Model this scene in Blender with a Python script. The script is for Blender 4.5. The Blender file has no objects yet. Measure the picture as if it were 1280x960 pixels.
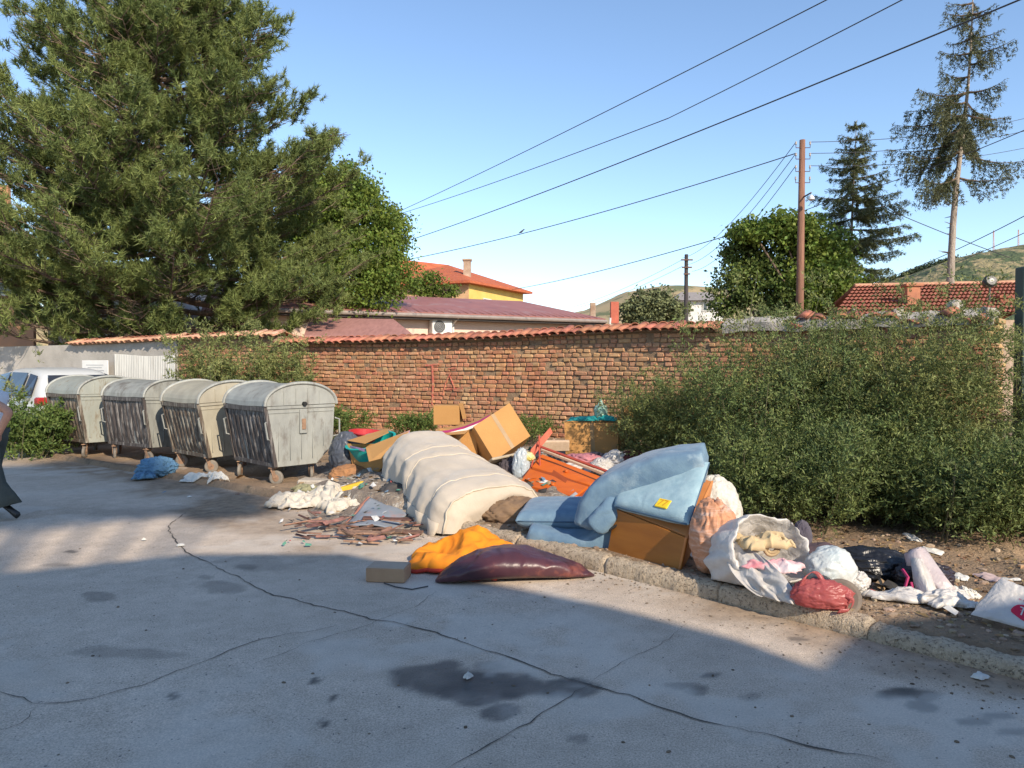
import bpy, math, random
import numpy as np
from mathutils import Vector, Matrix, noise as mnoise
R = math.radians
rnd = random.Random(7)
rng = np.random.default_rng(7)
SC = bpy.context.scene
COL = SC.collection

# ------------------------------------------------------------------ camera, sky, sun, exposure
F_PX, CAM_H, PITCH = 924.0, 1.65, math.atan(25 / 924)
cam_d = bpy.data.cameras.new('camera'); cam = bpy.data.objects.new('camera', cam_d); COL.objects.link(cam)
cam.location = (0, 0, CAM_H); cam.rotation_euler = (math.pi / 2 - PITCH, 0, 0)
cam_d.sensor_width = 36; cam_d.lens = 36 * F_PX / 1280
cam_d.clip_start = 0.05; cam_d.clip_end = 6000
SC.camera = cam
SUN_AZ = math.atan2(0.53, -0.848)      # clockwise from +Y
SUN_EL = R(30)
w = bpy.data.worlds.new('World'); SC.world = w; w.use_nodes = True
nt = w.node_tree; nt.nodes.clear()
sky = nt.nodes.new('ShaderNodeTexSky'); sky.sky_type = 'NISHITA'; sky.sun_disc = False
sky.sun_elevation = SUN_EL; sky.sun_rotation = SUN_AZ
sky.air_density = 1.0; sky.dust_density = 0.3; sky.ozone_density = 2.4; sky.altitude = 400
bg = nt.nodes.new('ShaderNodeBackground'); bg.inputs[1].default_value = 0.118
out = nt.nodes.new('ShaderNodeOutputWorld')
hsv = nt.nodes.new('ShaderNodeHueSaturation'); hsv.inputs['Saturation'].default_value = 1.0; nt.links.new(sky.outputs[0], hsv.inputs['Color']); nt.links.new(hsv.outputs[0], bg.inputs[0]); nt.links.new(bg.outputs[0], out.inputs[0])
sl = bpy.data.lights.new('sun', 'SUN'); sl.energy = 3.1; sl.angle = R(0.6); sl.color = (1.0, 0.87, 0.70)
so = bpy.data.objects.new('sun', sl); COL.objects.link(so)
SUNV = Vector((math.sin(SUN_AZ) * math.cos(SUN_EL), math.cos(SUN_AZ) * math.cos(SUN_EL), math.sin(SUN_EL)))
so.rotation_euler = SUNV.to_track_quat('Z', 'Y').to_euler(); so.location = (10, -10, 20)
SC.view_settings.view_transform = 'Standard'; SC.view_settings.look = 'None'
SC.view_settings.exposure = 1.0; SC.view_settings.gamma = 1.0

# ------------------------------------------------------------------ measuring helpers
def ray(u, v):
    a = (u - 640) / F_PX; b = (480 - v) / F_PX
    return Vector((a, math.cos(PITCH) + b * math.sin(PITCH), -math.sin(PITCH) + b * math.cos(PITCH)))
def G(u, v, z=0.0):
    d = ray(u, v); t = (z - CAM_H) / d.z
    return Vector((d.x * t, d.y * t, z))
def P(u, v, Y):
    d = ray(u, v); t = Y / d.y
    return Vector((d.x * t, Y, CAM_H + d.z * t))

# ------------------------------------------------------------------ noise (numpy)
def _h(ix, iy, s):
    n = (ix * 374761393 + iy * 668265263 + s * 2147483647) & 0xffffffff
    n = ((n ^ (n >> 13)) * 1274126177) & 0xffffffff
    return ((n ^ (n >> 16)) & 0xffff) / 65535.0
def vn(x, y, s=0):
    x = np.asarray(x, float); y = np.asarray(y, float)
    ix = np.floor(x).astype(np.int64); iy = np.floor(y).astype(np.int64)
    fx = x - ix; fy = y - iy; fx = fx * fx * (3 - 2 * fx); fy = fy * fy * (3 - 2 * fy)
    a = _h(ix, iy, s); b = _h(ix + 1, iy, s); c = _h(ix, iy + 1, s); d = _h(ix + 1, iy + 1, s)
    return (a * (1 - fx) + b * fx) * (1 - fy) + (c * (1 - fx) + d * fx) * fy
def fbm(x, y, s=0, o=4):
    t = 0; a = 1; w_ = 0
    for i in range(o):
        t = t + a * vn(x * 2 ** i, y * 2 ** i, s + i); w_ += a; a *= .5
    return t / w_
def sstep(a, b, x):
    t = np.clip((x - a) / (b - a), 0, 1); return t * t * (3 - 2 * t)

# ------------------------------------------------------------------ materials
def _nodes(name):
    m = bpy.data.materials.new(name); m.use_nodes = True
    n = m.node_tree; b = n.nodes['Principled BSDF']; return m, n, b
def c4(c): return (c[0], c[1], c[2], 1)
def mat(name, col, col2=None, scale=4.0, rough=.8, bump=0.0, bscale=40.0, metal=0.0, rand=0.0, dirt=None, dscale=2.0,
        dlow=.5, dhigh=.7, spec=.4, stretch=None, transl=0.0, sheen=0.0, alpha=1.0, hue=0.0, sss=0.0, bdist=.02, b2=None):
    """two-tone noise colour, optional dirt layer, per-piece brightness, bump"""
    m, n, b = _nodes(name); N = n.nodes; L = n.links
    tc = N.new('ShaderNodeTexCoord'); co = tc.outputs['Object']
    if stretch:
        mp = N.new('ShaderNodeMapping'); mp.inputs['Scale'].default_value = stretch; L.new(co, mp.inputs[0]); cs = mp.outputs[0]
    else: cs = co
    no = N.new('ShaderNodeTexNoise'); no.inputs['Scale'].default_value = scale; no.inputs['Detail'].default_value = 6
    no.inputs['Roughness'].default_value = .62
    L.new(cs, no.inputs['Vector'])
    rp = N.new('ShaderNodeValToRGB'); rp.color_ramp.elements[0].position = .32; rp.color_ramp.elements[1].position = .68
    col2 = col2 or tuple(x * .72 for x in col)
    rp.color_ramp.elements[0].color = c4(col2); rp.color_ramp.elements[1].color = c4(col)
    L.new(no.outputs['Fac'], rp.inputs[0]); cur = rp.outputs[0]
    if dirt:
        n2 = N.new('ShaderNodeTexNoise'); n2.inputs['Scale'].default_value = dscale; n2.inputs['Detail'].default_value = 8
        n2.inputs['Roughness'].default_value = .7
        L.new(cs, n2.inputs['Vector'])
        mr = N.new('ShaderNodeMapRange'); mr.inputs[1].default_value = dlow; mr.inputs[2].default_value = dhigh
        L.new(n2.outputs['Fac'], mr.inputs[0])
        mx = N.new('ShaderNodeMix'); mx.data_type = 'RGBA'; L.new(mr.outputs[0], mx.inputs[0]); L.new(cur, mx.inputs[6])
        mx.inputs[7].default_value = c4(dirt); cur = mx.outputs[2]
    if rand or hue:
        ge = N.new('ShaderNodeNewGeometry'); oi = N.new('ShaderNodeObjectInfo')
        ad = N.new('ShaderNodeMath'); ad.operation = 'ADD'; L.new(ge.outputs['Random Per Island'], ad.inputs[0]); L.new(oi.outputs['Random'], ad.inputs[1])
        fr = N.new('ShaderNodeMath'); fr.operation = 'FRACT'; L.new(ad.outputs[0], fr.inputs[0])
        mr = N.new('ShaderNodeMapRange'); mr.inputs[3].default_value = 1 - rand; mr.inputs[4].default_value = 1 + rand; L.new(fr.outputs[0], mr.inputs[0])
        hs = N.new('ShaderNodeHueSaturation'); L.new(mr.outputs[0], hs.inputs['Value']); L.new(cur, hs.inputs['Color'])
        if hue:
            m3 = N.new('ShaderNodeMath'); m3.operation = 'MULTIPLY'; m3.inputs[1].default_value = 7.31; L.new(fr.outputs[0], m3.inputs[0])
            f3 = N.new('ShaderNodeMath'); f3.operation = 'FRACT'; L.new(m3.outputs[0], f3.inputs[0])
            m4 = N.new('ShaderNodeMapRange'); m4.inputs[3].default_value = .5 - hue; m4.inputs[4].default_value = .5 + hue
            L.new(f3.outputs[0], m4.inputs[0]); L.new(m4.outputs[0], hs.inputs['Hue'])
        cur = hs.outputs[0]
    L.new(cur, b.inputs['Base Color'])
    b.inputs['Roughness'].default_value = rough; b.inputs['Metallic'].default_value = metal
    b.inputs['Specular IOR Level'].default_value = spec
    if sheen: b.inputs['Sheen Weight'].default_value = sheen
    if alpha < 1: b.inputs['Alpha'].default_value = alpha
    if bump:
        n3 = N.new('ShaderNodeTexNoise'); n3.inputs['Scale'].default_value = bscale; n3.inputs['Detail'].default_value = 5; n3.inputs['Distortion'].default_value = .8
        L.new(cs, n3.inputs['Vector'])
        bp = N.new('ShaderNodeBump'); bp.inputs['Strength'].default_value = bump; bp.inputs['Distance'].default_value = bdist
        L.new(n3.outputs['Fac'], bp.inputs['Height']); L.new(bp.outputs[0], b.inputs['Normal'])
        if b2:
            n4 = N.new('ShaderNodeTexNoise'); n4.noise_type = 'RIDGED_MULTIFRACTAL'; n4.inputs['Scale'].default_value = b2[1]; n4.inputs['Detail'].default_value = 4; n4.inputs['Distortion'].default_value = 1.2
            L.new(cs, n4.inputs['Vector']); bq = N.new('ShaderNodeBump'); bq.inputs['Strength'].default_value = b2[0]; bq.inputs['Distance'].default_value = b2[2]
            L.new(n4.outputs['Fac'], bq.inputs['Height']); L.new(bp.outputs[0], bq.inputs['Normal']); L.new(bq.outputs[0], b.inputs['Normal'])
    if transl:
        tr = N.new('ShaderNodeBsdfTranslucent'); L.new(cur, tr.inputs[0]); ms = N.new('ShaderNodeMixShader'); ms.inputs[0].default_value = transl
        o = N['Material Output']; L.new(b.outputs[0], ms.inputs[1]); L.new(tr.outputs[0], ms.inputs[2]); L.new(ms.outputs[0], o.inputs[0])
    return m

# ------------------------------------------------------------------ mesh builder
class MB:
    def __init__(s): s.v = []; s.f = []; s.mi = []; s.cur = 0
    def add(s, vs, fs):
        o = len(s.v); s.v += [tuple(v) for v in vs]
        s.f += [tuple(i + o for i in f) for f in fs]; s.mi += [s.cur] * len(fs)
        return s
    def box(s, c, d, M=None, taper=1.0):
        x, y, z = d[0] / 2, d[1] / 2, d[2] / 2; c = Vector(c)
        vs = [Vector((i * x * (taper if k > 0 else 1), j * y * (taper if k > 0 else 1), k * z)) for k in (-1, 1) for j in (-1, 1) for i in (-1, 1)]
        if M is not None: vs = [M @ v for v in vs]
        return s.add([v + c for v in vs], [(0, 2, 3, 1), (4, 5, 7, 6), (0, 1, 5, 4), (2, 6, 7, 3), (0, 4, 6, 2), (1, 3, 7, 5)])
    def bevbox(s, c, d, M=None, b=.02):
        """box with chamfered edges"""
        c = Vector(c); h = [x / 2 for x in d]; b = min(b, min(h) * .9); vs = []; idx = {}
        for sx in (-1, 1):
            for sy in (-1, 1):
                for sz in (-1, 1):
                    for a in range(3):
                        p = [sx * (h[0] - b), sy * (h[1] - b), sz * (h[2] - b)]; p[a] = (sx, sy, sz)[a] * h[a]
                        idx[(sx, sy, sz, a)] = len(vs); vs.append(Vector(p))
        if M is not None: vs = [M @ v for v in vs]
        fs = []
        for a in range(3):
            o = [i for i in range(3) if i != a]
            for sg in (-1, 1):
                def key(p, q):
                    k = [0, 0, 0]; k[a] = sg; k[o[0]] = p; k[o[1]] = q; return idx[(k[0], k[1], k[2], a)]
                q = [key(-1, -1), key(1, -1), key(1, 1), key(-1, 1)]
                if (sg > 0) == (a == 1): q.reverse()
                fs.append(tuple(q))
        for a in range(3):
            o = [i for i in range(3) if i != a]
            for p in (-1, 1):
                for q in (-1, 1):
                    def key(t, which):
                        k = [0, 0, 0]; k[a] = t; k[o[0]] = p; k[o[1]] = q; return idx[(k[0], k[1], k[2], which)]
                    fs.append((key(-1, o[0]), key(1, o[0]), key(1, o[1]), key(-1, o[1])))
        for sx in (-1, 1):
            for sy in (-1, 1):
                for sz in (-1, 1): fs.append(tuple(idx[(sx, sy, sz, a)] for a in range(3)))
        return s.add([v + c for v in vs], fs)
    def tube(s, pts, r, n=8, caps=True):
        pts = [Vector(p) for p in pts]; k = len(pts)
        rr = r if isinstance(r, (list, tuple)) else [r] * k
        vs = []; prev = None
        for i, p in enumerate(pts):
            t = (pts[min(i + 1, k - 1)] - pts[max(i - 1, 0)])
            t = t.normalized() if t.length > 1e-9 else Vector((0, 0, 1))
            if prev is None:
                a = Vector((0, 0, 1)) if abs(t.z) < .9 else Vector((1, 0, 0)); x = t.cross(a).normalized()
            else: x = (prev - t * prev.dot(t)).normalized()
            prev = x; y = t.cross(x)
            for j in range(n):
                an = 2 * math.pi * j / n; vs.append(p + (x * math.cos(an) + y * math.sin(an)) * rr[i])
        fs = [(i * n + j, i * n + (j + 1) % n, (i + 1) * n + (j + 1) % n, (i + 1) * n + j) for i in range(k - 1) for j in range(n)]
        if caps: fs += [tuple(range(n - 1, -1, -1)), tuple((k - 1) * n + j for j in range(n))]
        return s.add(vs, fs)
    def rings(s, rings, closed=True, cap=True):
        n = len(rings[0]); k = len(rings); vs = [p for r in rings for p in r]; m = n if closed else n - 1
        fs = [(i * n + j, i * n + (j + 1) % n, (i + 1) * n + (j + 1) % n, (i + 1) * n + j) for i in range(k - 1) for j in range(m)]
        if cap and closed: fs += [tuple(range(n - 1, -1, -1)), tuple((k - 1) * n + j for j in range(n))]
        return s.add(vs, fs)
    def lathe(s, c, prof, n=20, M=None, cap=True):
        c = Vector(c); rr = []
        for (r_, z) in prof:
            ring = [Vector((r_ * math.cos(2 * math.pi * j / n), r_ * math.sin(2 * math.pi * j / n), z)) for j in range(n)]
            if M is not None: ring = [M @ p for p in ring]
            rr.append([p + c for p in ring])
        return s.rings(rr, True, cap)
    def prism(s, poly, a, b_, flip=False):
        """poly: list of 3D points, extruded by vector b_ from offset a"""
        a = Vector(a); e = Vector(b_); n = len(poly); P0 = [Vector(p) + a for p in poly]; P1 = [p + e for p in P0]
        fs = [tuple(range(n - 1, -1, -1)), tuple(range(n, 2 * n))] + [(i, (i + 1) % n, n + (i + 1) % n, n + i) for i in range(n)]
        return s.add(P0 + P1, fs)
    def grid(s, fn, nu, nv, closed_u=False):
        vs = [fn(i / nu, j / nv) for j in range(nv + 1) for i in range(nu + (0 if closed_u else 1))]
        W = nu + (0 if closed_u else 1)
        fs = [(j * W + i, j * W + (i + 1) % W, (j + 1) * W + (i + 1) % W, (j + 1) * W + i) for j in range(nv) for i in range(nu)]
        return s.add(vs, fs)
def smooth(me, on=True):
    me.polygons.foreach_set('use_smooth', [on] * len(me.polygons))
def root_world(o):
    p = Vector((0, 0, 0))
    while o is not None: p = p + o.location; o = o.parent
    return p
def tag(o, label=None, cat=None, group=None, kind=None):
    if label: o['label'] = label
    if cat: o['category'] = cat
    if group: o['group'] = group
    if kind: o['kind'] = kind
    return o
def T(name, label, cat, loc, group=None, kind=None):
    o = bpy.data.objects.new(name, None); COL.objects.link(o); o.location = Vector(loc); o.empty_display_size = .2
    return tag(o, label, cat, group, kind)
def obj(name, mb, mats, parent=None, org=None, sm=False, label=None, cat=None, group=None, kind=None, bevel=0, fix=True, solid=0, subd=0):
    """world-coordinate mesh builder -> object whose origin is its own base (or the parent's)"""
    base = root_world(parent) if parent is not None else Vector((0, 0, 0))
    if org is None:
        if parent is not None: org = base
        else:
            xs = [v[0] for v in mb.v]; ys = [v[1] for v in mb.v]; zs = [v[2] for v in mb.v]
            org = Vector(((min(xs) + max(xs)) / 2, (min(ys) + max(ys)) / 2, min(zs)))
    org = Vector(org)
    me = bpy.data.meshes.new(name)
    me.from_pydata([(v[0] - org.x, v[1] - org.y, v[2] - org.z) for v in mb.v], [], mb.f)
    if not isinstance(mats, (list, tuple)): mats = [mats]
    for m in mats: me.materials.append(m)
    if len(mats) > 1: me.polygons.foreach_set('material_index', mb.mi)
    if fix:
        import bmesh
        bm = bmesh.new(); bm.from_mesh(me); bmesh.ops.recalc_face_normals(bm, faces=bm.faces); bm.to_mesh(me); bm.free()
    if sm: smooth(me)
    me.update()
    o = bpy.data.objects.new(name, me); COL.objects.link(o)
    o.location = org - base
    if parent is not None: o.parent = parent
    if solid:
        md = o.modifiers.new('solid', 'SOLIDIFY'); md.thickness = solid; md.offset = 0
    if subd:
        md = o.modifiers.new('sub', 'SUBSURF'); md.levels = subd; md.render_levels = subd
    if bevel:
        md = o.modifiers.new('bevel', 'BEVEL'); md.width = bevel; md.segments = 2; md.limit_method = 'ANGLE'; md.angle_limit = R(40)
    return tag(o, label, cat, group, kind)
def npobj(name, V, Fc, m, parent=None, org=(0, 0, 0), sm=False, **kw):
    """fast mesh from numpy arrays"""
    k = Fc.shape[1]; me = bpy.data.meshes.new(name)
    base = root_world(parent) if parent is not None else Vector((0, 0, 0))
    if parent is not None: org = base
    org = Vector(org)
    V = V - np.array(org)
    me.vertices.add(len(V)); me.vertices.foreach_set('co', V.astype(np.float32).ravel())
    me.loops.add(Fc.size); me.loops.foreach_set('vertex_index', Fc.astype(np.int32).ravel())
    me.polygons.add(len(Fc)); me.polygons.foreach_set('loop_start', np.arange(0, Fc.size, k, dtype=np.int32))
    me.polygons.foreach_set('use_smooth', np.full(len(Fc), sm))
    me.update(calc_edges=True); me.materials.append(m)
    o = bpy.data.objects.new(name, me); COL.objects.link(o); o.location = org - base
    if parent is not None: o.parent = parent
    return tag(o, **kw)
def ngrid(xs, ys, zf):
    X, Y = np.meshgrid(xs, ys); Z = zf(X, Y); V = np.stack([X.ravel(), Y.ravel(), Z.ravel()], 1)
    nx, ny = len(xs), len(ys); i = (np.arange(ny - 1)[:, None] * nx + np.arange(nx - 1)[None, :]).ravel()
    return V, np.stack([i, i + 1, i + nx + 1, i + nx], 1)
def rotz(a): return Matrix.Rotation(a, 3, 'Z')
def eul(x, y, z): 
    from mathutils import Euler
    return Euler((x, y, z)).to_matrix()
# ------------------------------------------------------------------ ground
KA, KB = G(725, 705), G(1080, 795)
KD = (KB - KA).normalized(); KN = Vector((-KD.y, KD.x, 0))          # KN points away from the camera side
if KN.y < 0: KN = -KN
WALL = [(-19, 21.6), (-15.2, 20.0), (-10.9, 18.2), (-7.6, 16.6), (-4.7, 15.0), (-2.12, 13.95), (.82, 12.6), (3.1, 11.0), (4.5, 9.9), (5.76, 8.85)]
WS = [0]
for a, b in zip(WALL[:-1], WALL[1:]): WS.append(WS[-1] + math.hypot(b[0] - a[0], b[1] - a[1]))
# smooth the polyline (Catmull-Rom through the stations)
def wall_pos(s):
    s = max(0, min(WS[-1] - 1e-6, s)); i = max(k for k in range(len(WS) - 1) if WS[k] <= s)
    t = (s - WS[i]) / (WS[i + 1] - WS[i]); p = [Vector((*WALL[max(0, min(len(WALL) - 1, k))], 0)) for k in (i - 1, i, i + 1, i + 2)]
    return .5 * ((2 * p[1]) + (p[2] - p[0]) * t + (2 * p[0] - 5 * p[1] + 4 * p[2] - p[3]) * t * t + (3 * p[1] - p[0] - 3 * p[2] + p[3]) * t ** 3)
def wall_dir(s):
    d = wall_pos(s + .05) - wall_pos(s - .05); return d.normalized()
def wall_nrm(s):                                                    # towards the street
    d = wall_dir(s); return Vector((d.y, -d.x, 0))
_wp = [wall_pos(WS[-1] * i / 120) for i in range(121)]
WX = np.array([p.x for p in _wp]); WY = np.array([p.y for p in _wp])
def kerb_sd(x, y): return (x - KA.x) * KN.x + (y - KA.y) * KN.y
def left_shift(x, y):
    """the verge edge bends away towards the containers"""
    along = (x - KA.x) * KD.x + (y - KA.y) * KD.y
    return np.where(along < -2, (-(along + 2)) * .16, 0.0)
def H(x, y):
    sd = kerb_sd(x, y) + left_shift(x, y) * 1.0
    wy = np.interp(x, WX, WY); dw = (wy - y) * .85
    h = -0.09 + .185 * sstep(-.05, .12, sd)
    h = h + sstep(.1, .8, sd) * (fbm(x * 2.2, y * 2.2, 3) - .5) * .12
    h = h + .30 * sstep(3.6, .4, dw) * sstep(.3, 1.5, sd) * sstep(-6, -3, x)
    leftz = sstep(-1.2, -3.5, x)                                     # by the containers the verge is flush with the road
    h = h - .085 * leftz * sstep(.0, .4, sd) * (1 - sstep(1.5, 3.5, sd))
    return h
def Hs(x, y): return max(0.0, float(H(np.array(x), np.array(y))))
def dense(a, b, n, lo, hi, m=40, p=2.2):
    mid = np.linspace(a, b, n)
    l = a - (a - lo) * np.linspace(1, 1 / m, m) ** p; r = b + (hi - b) * np.linspace(1 / m, 1, m) ** p
    return np.concatenate([l, mid, r])
dirt_m = mat('dirt', (.36, .25, .155), (.20, .135, .085), scale=1.6, rough=.95, bump=.9, bscale=28, dirt=(.13, .10, .065), dscale=3.2, dlow=.52, dhigh=.66, bdist=.03)
xs = dense(-9, 7, 330, -1500, 1500); ys = dense(3, 16, 280, -600, 3000)
V, Fc = ngrid(xs, ys, lambda x, y: H(x, y) * np.where(np.hypot(x, y) < 60, 1, 1))
npobj('ground', V, Fc, dirt_m, sm=True, kind='structure')

def road_mat():
    m, n, b = _nodes('road_surface'); N = n.nodes; L = n.links
    tc = N.new('ShaderNodeTexCoord')
    def noise(s, d=6, r=.6):
        q = N.new('ShaderNodeTexNoise'); q.inputs['Scale'].default_value = s; q.inputs['Detail'].default_value = d; q.inputs['Roughness'].default_value = r
        L.new(tc.outputs['Object'], q.inputs['Vector']); return q.outputs['Fac']
    def ramp(f, p0, c0, p1, c1):
        q = N.new('ShaderNodeValToRGB'); e = q.color_ramp.elements; e[0].position = p0; e[1].position = p1; e[0].color = c4(c0); e[1].color = c4(c1)
        L.new(f, q.inputs[0]); return q.outputs[0]
    def mix(a, b_, f, t='MIX'):
        q = N.new('ShaderNodeMix'); q.data_type = 'RGBA'; q.blend_type = t
        L.new(a, q.inputs[6])
        if isinstance(b_, tuple): q.inputs[7].default_value = c4(b_)
        else: L.new(b_, q.inputs[7])
        if isinstance(f, float): q.inputs[0].default_value = f
        else: L.new(f, q.inputs[0])
        return q.outputs[2]
    big = ramp(noise(.7, 8, .65), .3, (.46, .38, .30), .7, (.64, .53, .425))
    gr = ramp(noise(110, 4, .8), .36, (.45, .45, .45), .64, (1.45, 1.43, 1.4))
    cur = mix(big, gr, .7, 'MULTIPLY')
    mid = ramp(noise(6, 7, .7), .35, (.84, .83, .81), .65, (1.12, 1.12, 1.12)); cur = mix(cur, mid, .7, 'MULTIPLY')
    spk = ramp(noise(38, 2, .5), .69, (0, 0, 0), .73, (1, 1, 1)); cur = mix(cur, (.10, .095, .09), spk)
    at = N.new('ShaderNodeAttribute'); at.attribute_name = 'marks'; sp = N.new('ShaderNodeSeparateColor'); L.new(at.outputs['Color'], sp.inputs[0])
    dn = ramp(noise(9, 8, .7), .3, (.17, .12, .08), .7, (.42, .30, .195))
    cur = mix(cur, dn, sp.outputs[1])                               # sand and soil washed over the edge
    cur = mix(cur, (.075, .068, .060), sp.outputs[0])               # damp oily stains
    wf = N.new('ShaderNodeMath'); wf.operation = 'MULTIPLY'; wf.inputs[1].default_value = .45; L.new(sp.outputs[2], wf.inputs[0]); cur = mix(cur, (.62, .56, .48), wf.outputs[0])
    L.new(cur, b.inputs['Base Color'])
    rr = N.new('ShaderNodeMapRange'); rr.inputs[3].default_value = .84; rr.inputs[4].default_value = .5; L.new(sp.outputs[0], rr.inputs[0]); L.new(rr.outputs[0], b.inputs['Roughness'])
    b.inputs['Specular IOR Level'].default_value = .35
    bp = N.new('ShaderNodeBump'); bp.inputs['Strength'].default_value = .5; bp.inputs['Distance'].default_value = .006
    L.new(noise(120, 4, .7), bp.inputs['Height'])
    b2 = N.new('ShaderNodeBump'); b2.inputs['Strength'].default_value = .35; b2.inputs['Distance'].default_value = .05
    L.new(noise(3, 6, .6), b2.inputs['Height']); L.new(bp.outputs[0], b2.inputs['Normal']); L.new(b2.outputs[0], b.inputs['Normal'])
    return m
xs = dense(-7.5, 4.5, 400, -900, 60, 36); ys = dense(2.3, 12.5, 340, -500, 900, 36)
X, Y = np.meshgrid(xs, ys)
sd = kerb_sd(X, Y) + left_shift(X, Y)
Z = (fbm(X * .6, Y * .6, 11) - .5) * .012
Z = np.where(sd > -.06, Z - .22 * sstep(-.02, .25, sd) * sstep(-3.4, -2.6, X) , Z)      # the road dives under kerb and verge
Z = np.where((sd > 1.6 + (fbm(X * 2, Y * 2, 5) - .5) * 1.5), Z - .3, Z)
V = np.stack([X.ravel(), Y.ravel(), Z.ravel()], 1)
nx, ny = len(xs), len(ys); i = (np.arange(ny - 1)[:, None] * nx + np.arange(nx - 1)[None, :]).ravel()
Fc = np.stack([i, i + 1, i + nx + 1, i + nx], 1)
road = npobj('road', V, Fc, road_mat(), sm=True, kind='structure')
# worn marks: each an ellipse on the real ground with a ragged edge
def ell(u, v, ru, rv, s):
    c = G(u, v); a = G(u, v - rv); b_ = G(u, v + rv); return (c.x, c.y, ru / F_PX * c.y, max(.04, (a.y - b_.y) / 2), s, (a.x - b_.x) / max(.01, (a.y - b_.y)))
stains = [(150, 815, 80, 8, .35), (590, 850, 75, 19, 1.), (535, 838, 55, 17, .9), (700, 860, 50, 10, 1.), (625, 888, 28, 13, .8), (118, 748, 24, 7, .5),
          (272, 735, 30, 7, .4), (308, 708, 16, 4, .6), (255, 722, 12, 3, .4), (1145, 868, 44, 10, .9), (1160, 884, 24, 7, .9), (1220, 902, 22, 7, .9), (1248, 893, 20, 6, .8),
          (850, 856, 26, 5, .6), (875, 862, 14, 7, .6), (887, 843, 12, 4, .7), (612, 832, 20, 6, .4), (70, 705, 20, 3, .4), (90, 690, 9, 2, .8), (190, 640, 120, 8, .22), (330, 700, 60, 10, .25),
          (1000, 800, 14, 3, .6), (1040, 782, 12, 3, .5), (395, 851, 7, 2, 1.), (418, 874, 6, 2, 1.), (405, 905, 6, 2, 1.), (218, 872, 7, 2, 1.), (720, 922, 14, 4, .5), (1265, 915, 20, 6, .8), (940, 870, 16, 4, .4)]
A = np.zeros(X.shape)
wx = (fbm(X * 3.1, Y * 3.1, 21, 5) - .5); wy_ = (fbm(X * 3.1, Y * 3.1, 33, 5) - .5)
for q in stains:
    cx, cy, rx, ry, s, sh = ell(*q)
    yy = Y - cy; xx = X - cx - sh * yy
    k = min(rx, ry * 1.5)
    d = np.sqrt(((xx + wx * 1.6 * k) / rx) ** 2 + ((yy + wy_ * 1.6 * k) / ry) ** 2)
    A = np.maximum(A, s * sstep(1.12, .78, d))
A = A * (.72 + .4 * fbm(X * 7, Y * 7, 41))
fbn = fbm(X * 2.3, Y * 2.3, 51, 5)
along = (X - KA.x) * KD.x + (Y - KA.y) * KD.y
B = sstep(-.55, .0, sd + (fbn - .5) * .7) * .85 * (.6 + .4 * sstep(-1, 1.5, along + fbn))
B = np.maximum(B, sstep(-3.2, -4.3, X) * sstep(-.9, -.2, sd + (fbn - .5) * .9) * .95)
for q in [(300, 632, 70, 20, 1.), (360, 655, 60, 18, .6), (430, 690, 90, 14, .45)]:
    cx, cy, rx, ry, s, sh = ell(*q); yy = Y - cy; xx = X - cx - sh * yy
    B = np.maximum(B, s * sstep(1.25, .6, np.sqrt((xx / rx) ** 2 + (yy / ry) ** 2) + (fbn - .5) * 1.2))
B = np.clip(B * (.55 + .9 * fbm(X * 5, Y * 5, 61)), 0, 1)
Cw = sstep(.52, .66, fbm(X * .55 + 3, Y * .9, 71, 6)) * sstep(.40, .60, fbm(X * 4, Y * 4, 81, 4))
ca = road.data.color_attributes.new('marks', 'FLOAT_COLOR', 'POINT')
ca.data.foreach_set('color', np.stack([np.clip(A, 0, 1).ravel(), B.ravel(), Cw.ravel(), 1 + 0 * A.ravel()], 1).astype(np.float32).ravel())

crack_m = mat('crack_grit', (.13, .11, .09), (.05, .045, .04), scale=20, rough=1)
def crack(pts, w0):
    q = [G(*p) for p in pts]; mb = MB(); L_ = []
    for a, b in zip(q[:-1], q[1:]):
        n = max(2, int((b - a).length / .05))
        L_ += [a + (b - a) * (k / n) for k in range(n)]
    L_.append(q[-1]); n = len(L_); L2 = []
    for k, p in enumerate(L_):
        t = (L_[min(k + 1, n - 1)] - L_[max(k - 1, 0)]).normalized(); nn = Vector((-t.y, t.x, 0))
        off = (float(fbm(k * .13, w0 * 900, 7)) - .5) * .12 + rnd.uniform(-.010, .010)
        ww = w0 * .40 * (.15 + 1.5 * float(vn(k * .4, 3.3, 9))) * min(1, (k + 1) / 6, (n - k) / 6)
        L2.append([p + nn * (off + ww), p + nn * (off - ww)])
    vs = []
    for a, b in L2:
        for p in (a, b):
            z = (float(fbm(p.x * .6, p.y * .6, 11)) - .5) * .012 + .005; vs.append((p.x, p.y, z))
    mb.add(vs, [(2 * k, 2 * k + 1, 2 * k + 3, 2 * k + 2) for k in range(n - 1)])
    obj('road_crack', mb, crack_m, kind='structure')
crack([(232, 640), (212, 655), (215, 675), (235, 690), (290, 718), (340, 742), (450, 770), (550, 795), (640, 820), (735, 855), (800, 872), (880, 900), (1000, 930), (1110, 958)], .011)
crack([(-20, 862), (0, 867), (45, 885), (100, 878), (180, 860), (255, 828), (330, 800), (400, 787), (422, 782)], .006)
crack([(45, 885), (22, 905), (-10, 915)], .006)
crack([(560, 962), (650, 910), (700, 882), (738, 856)], .007)
crack([(305, 838), (380, 805), (470, 776), (520, 760), (548, 738)], .003)
crack([(738, 856), (770, 832), (815, 808), (860, 780)], .003)

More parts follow.
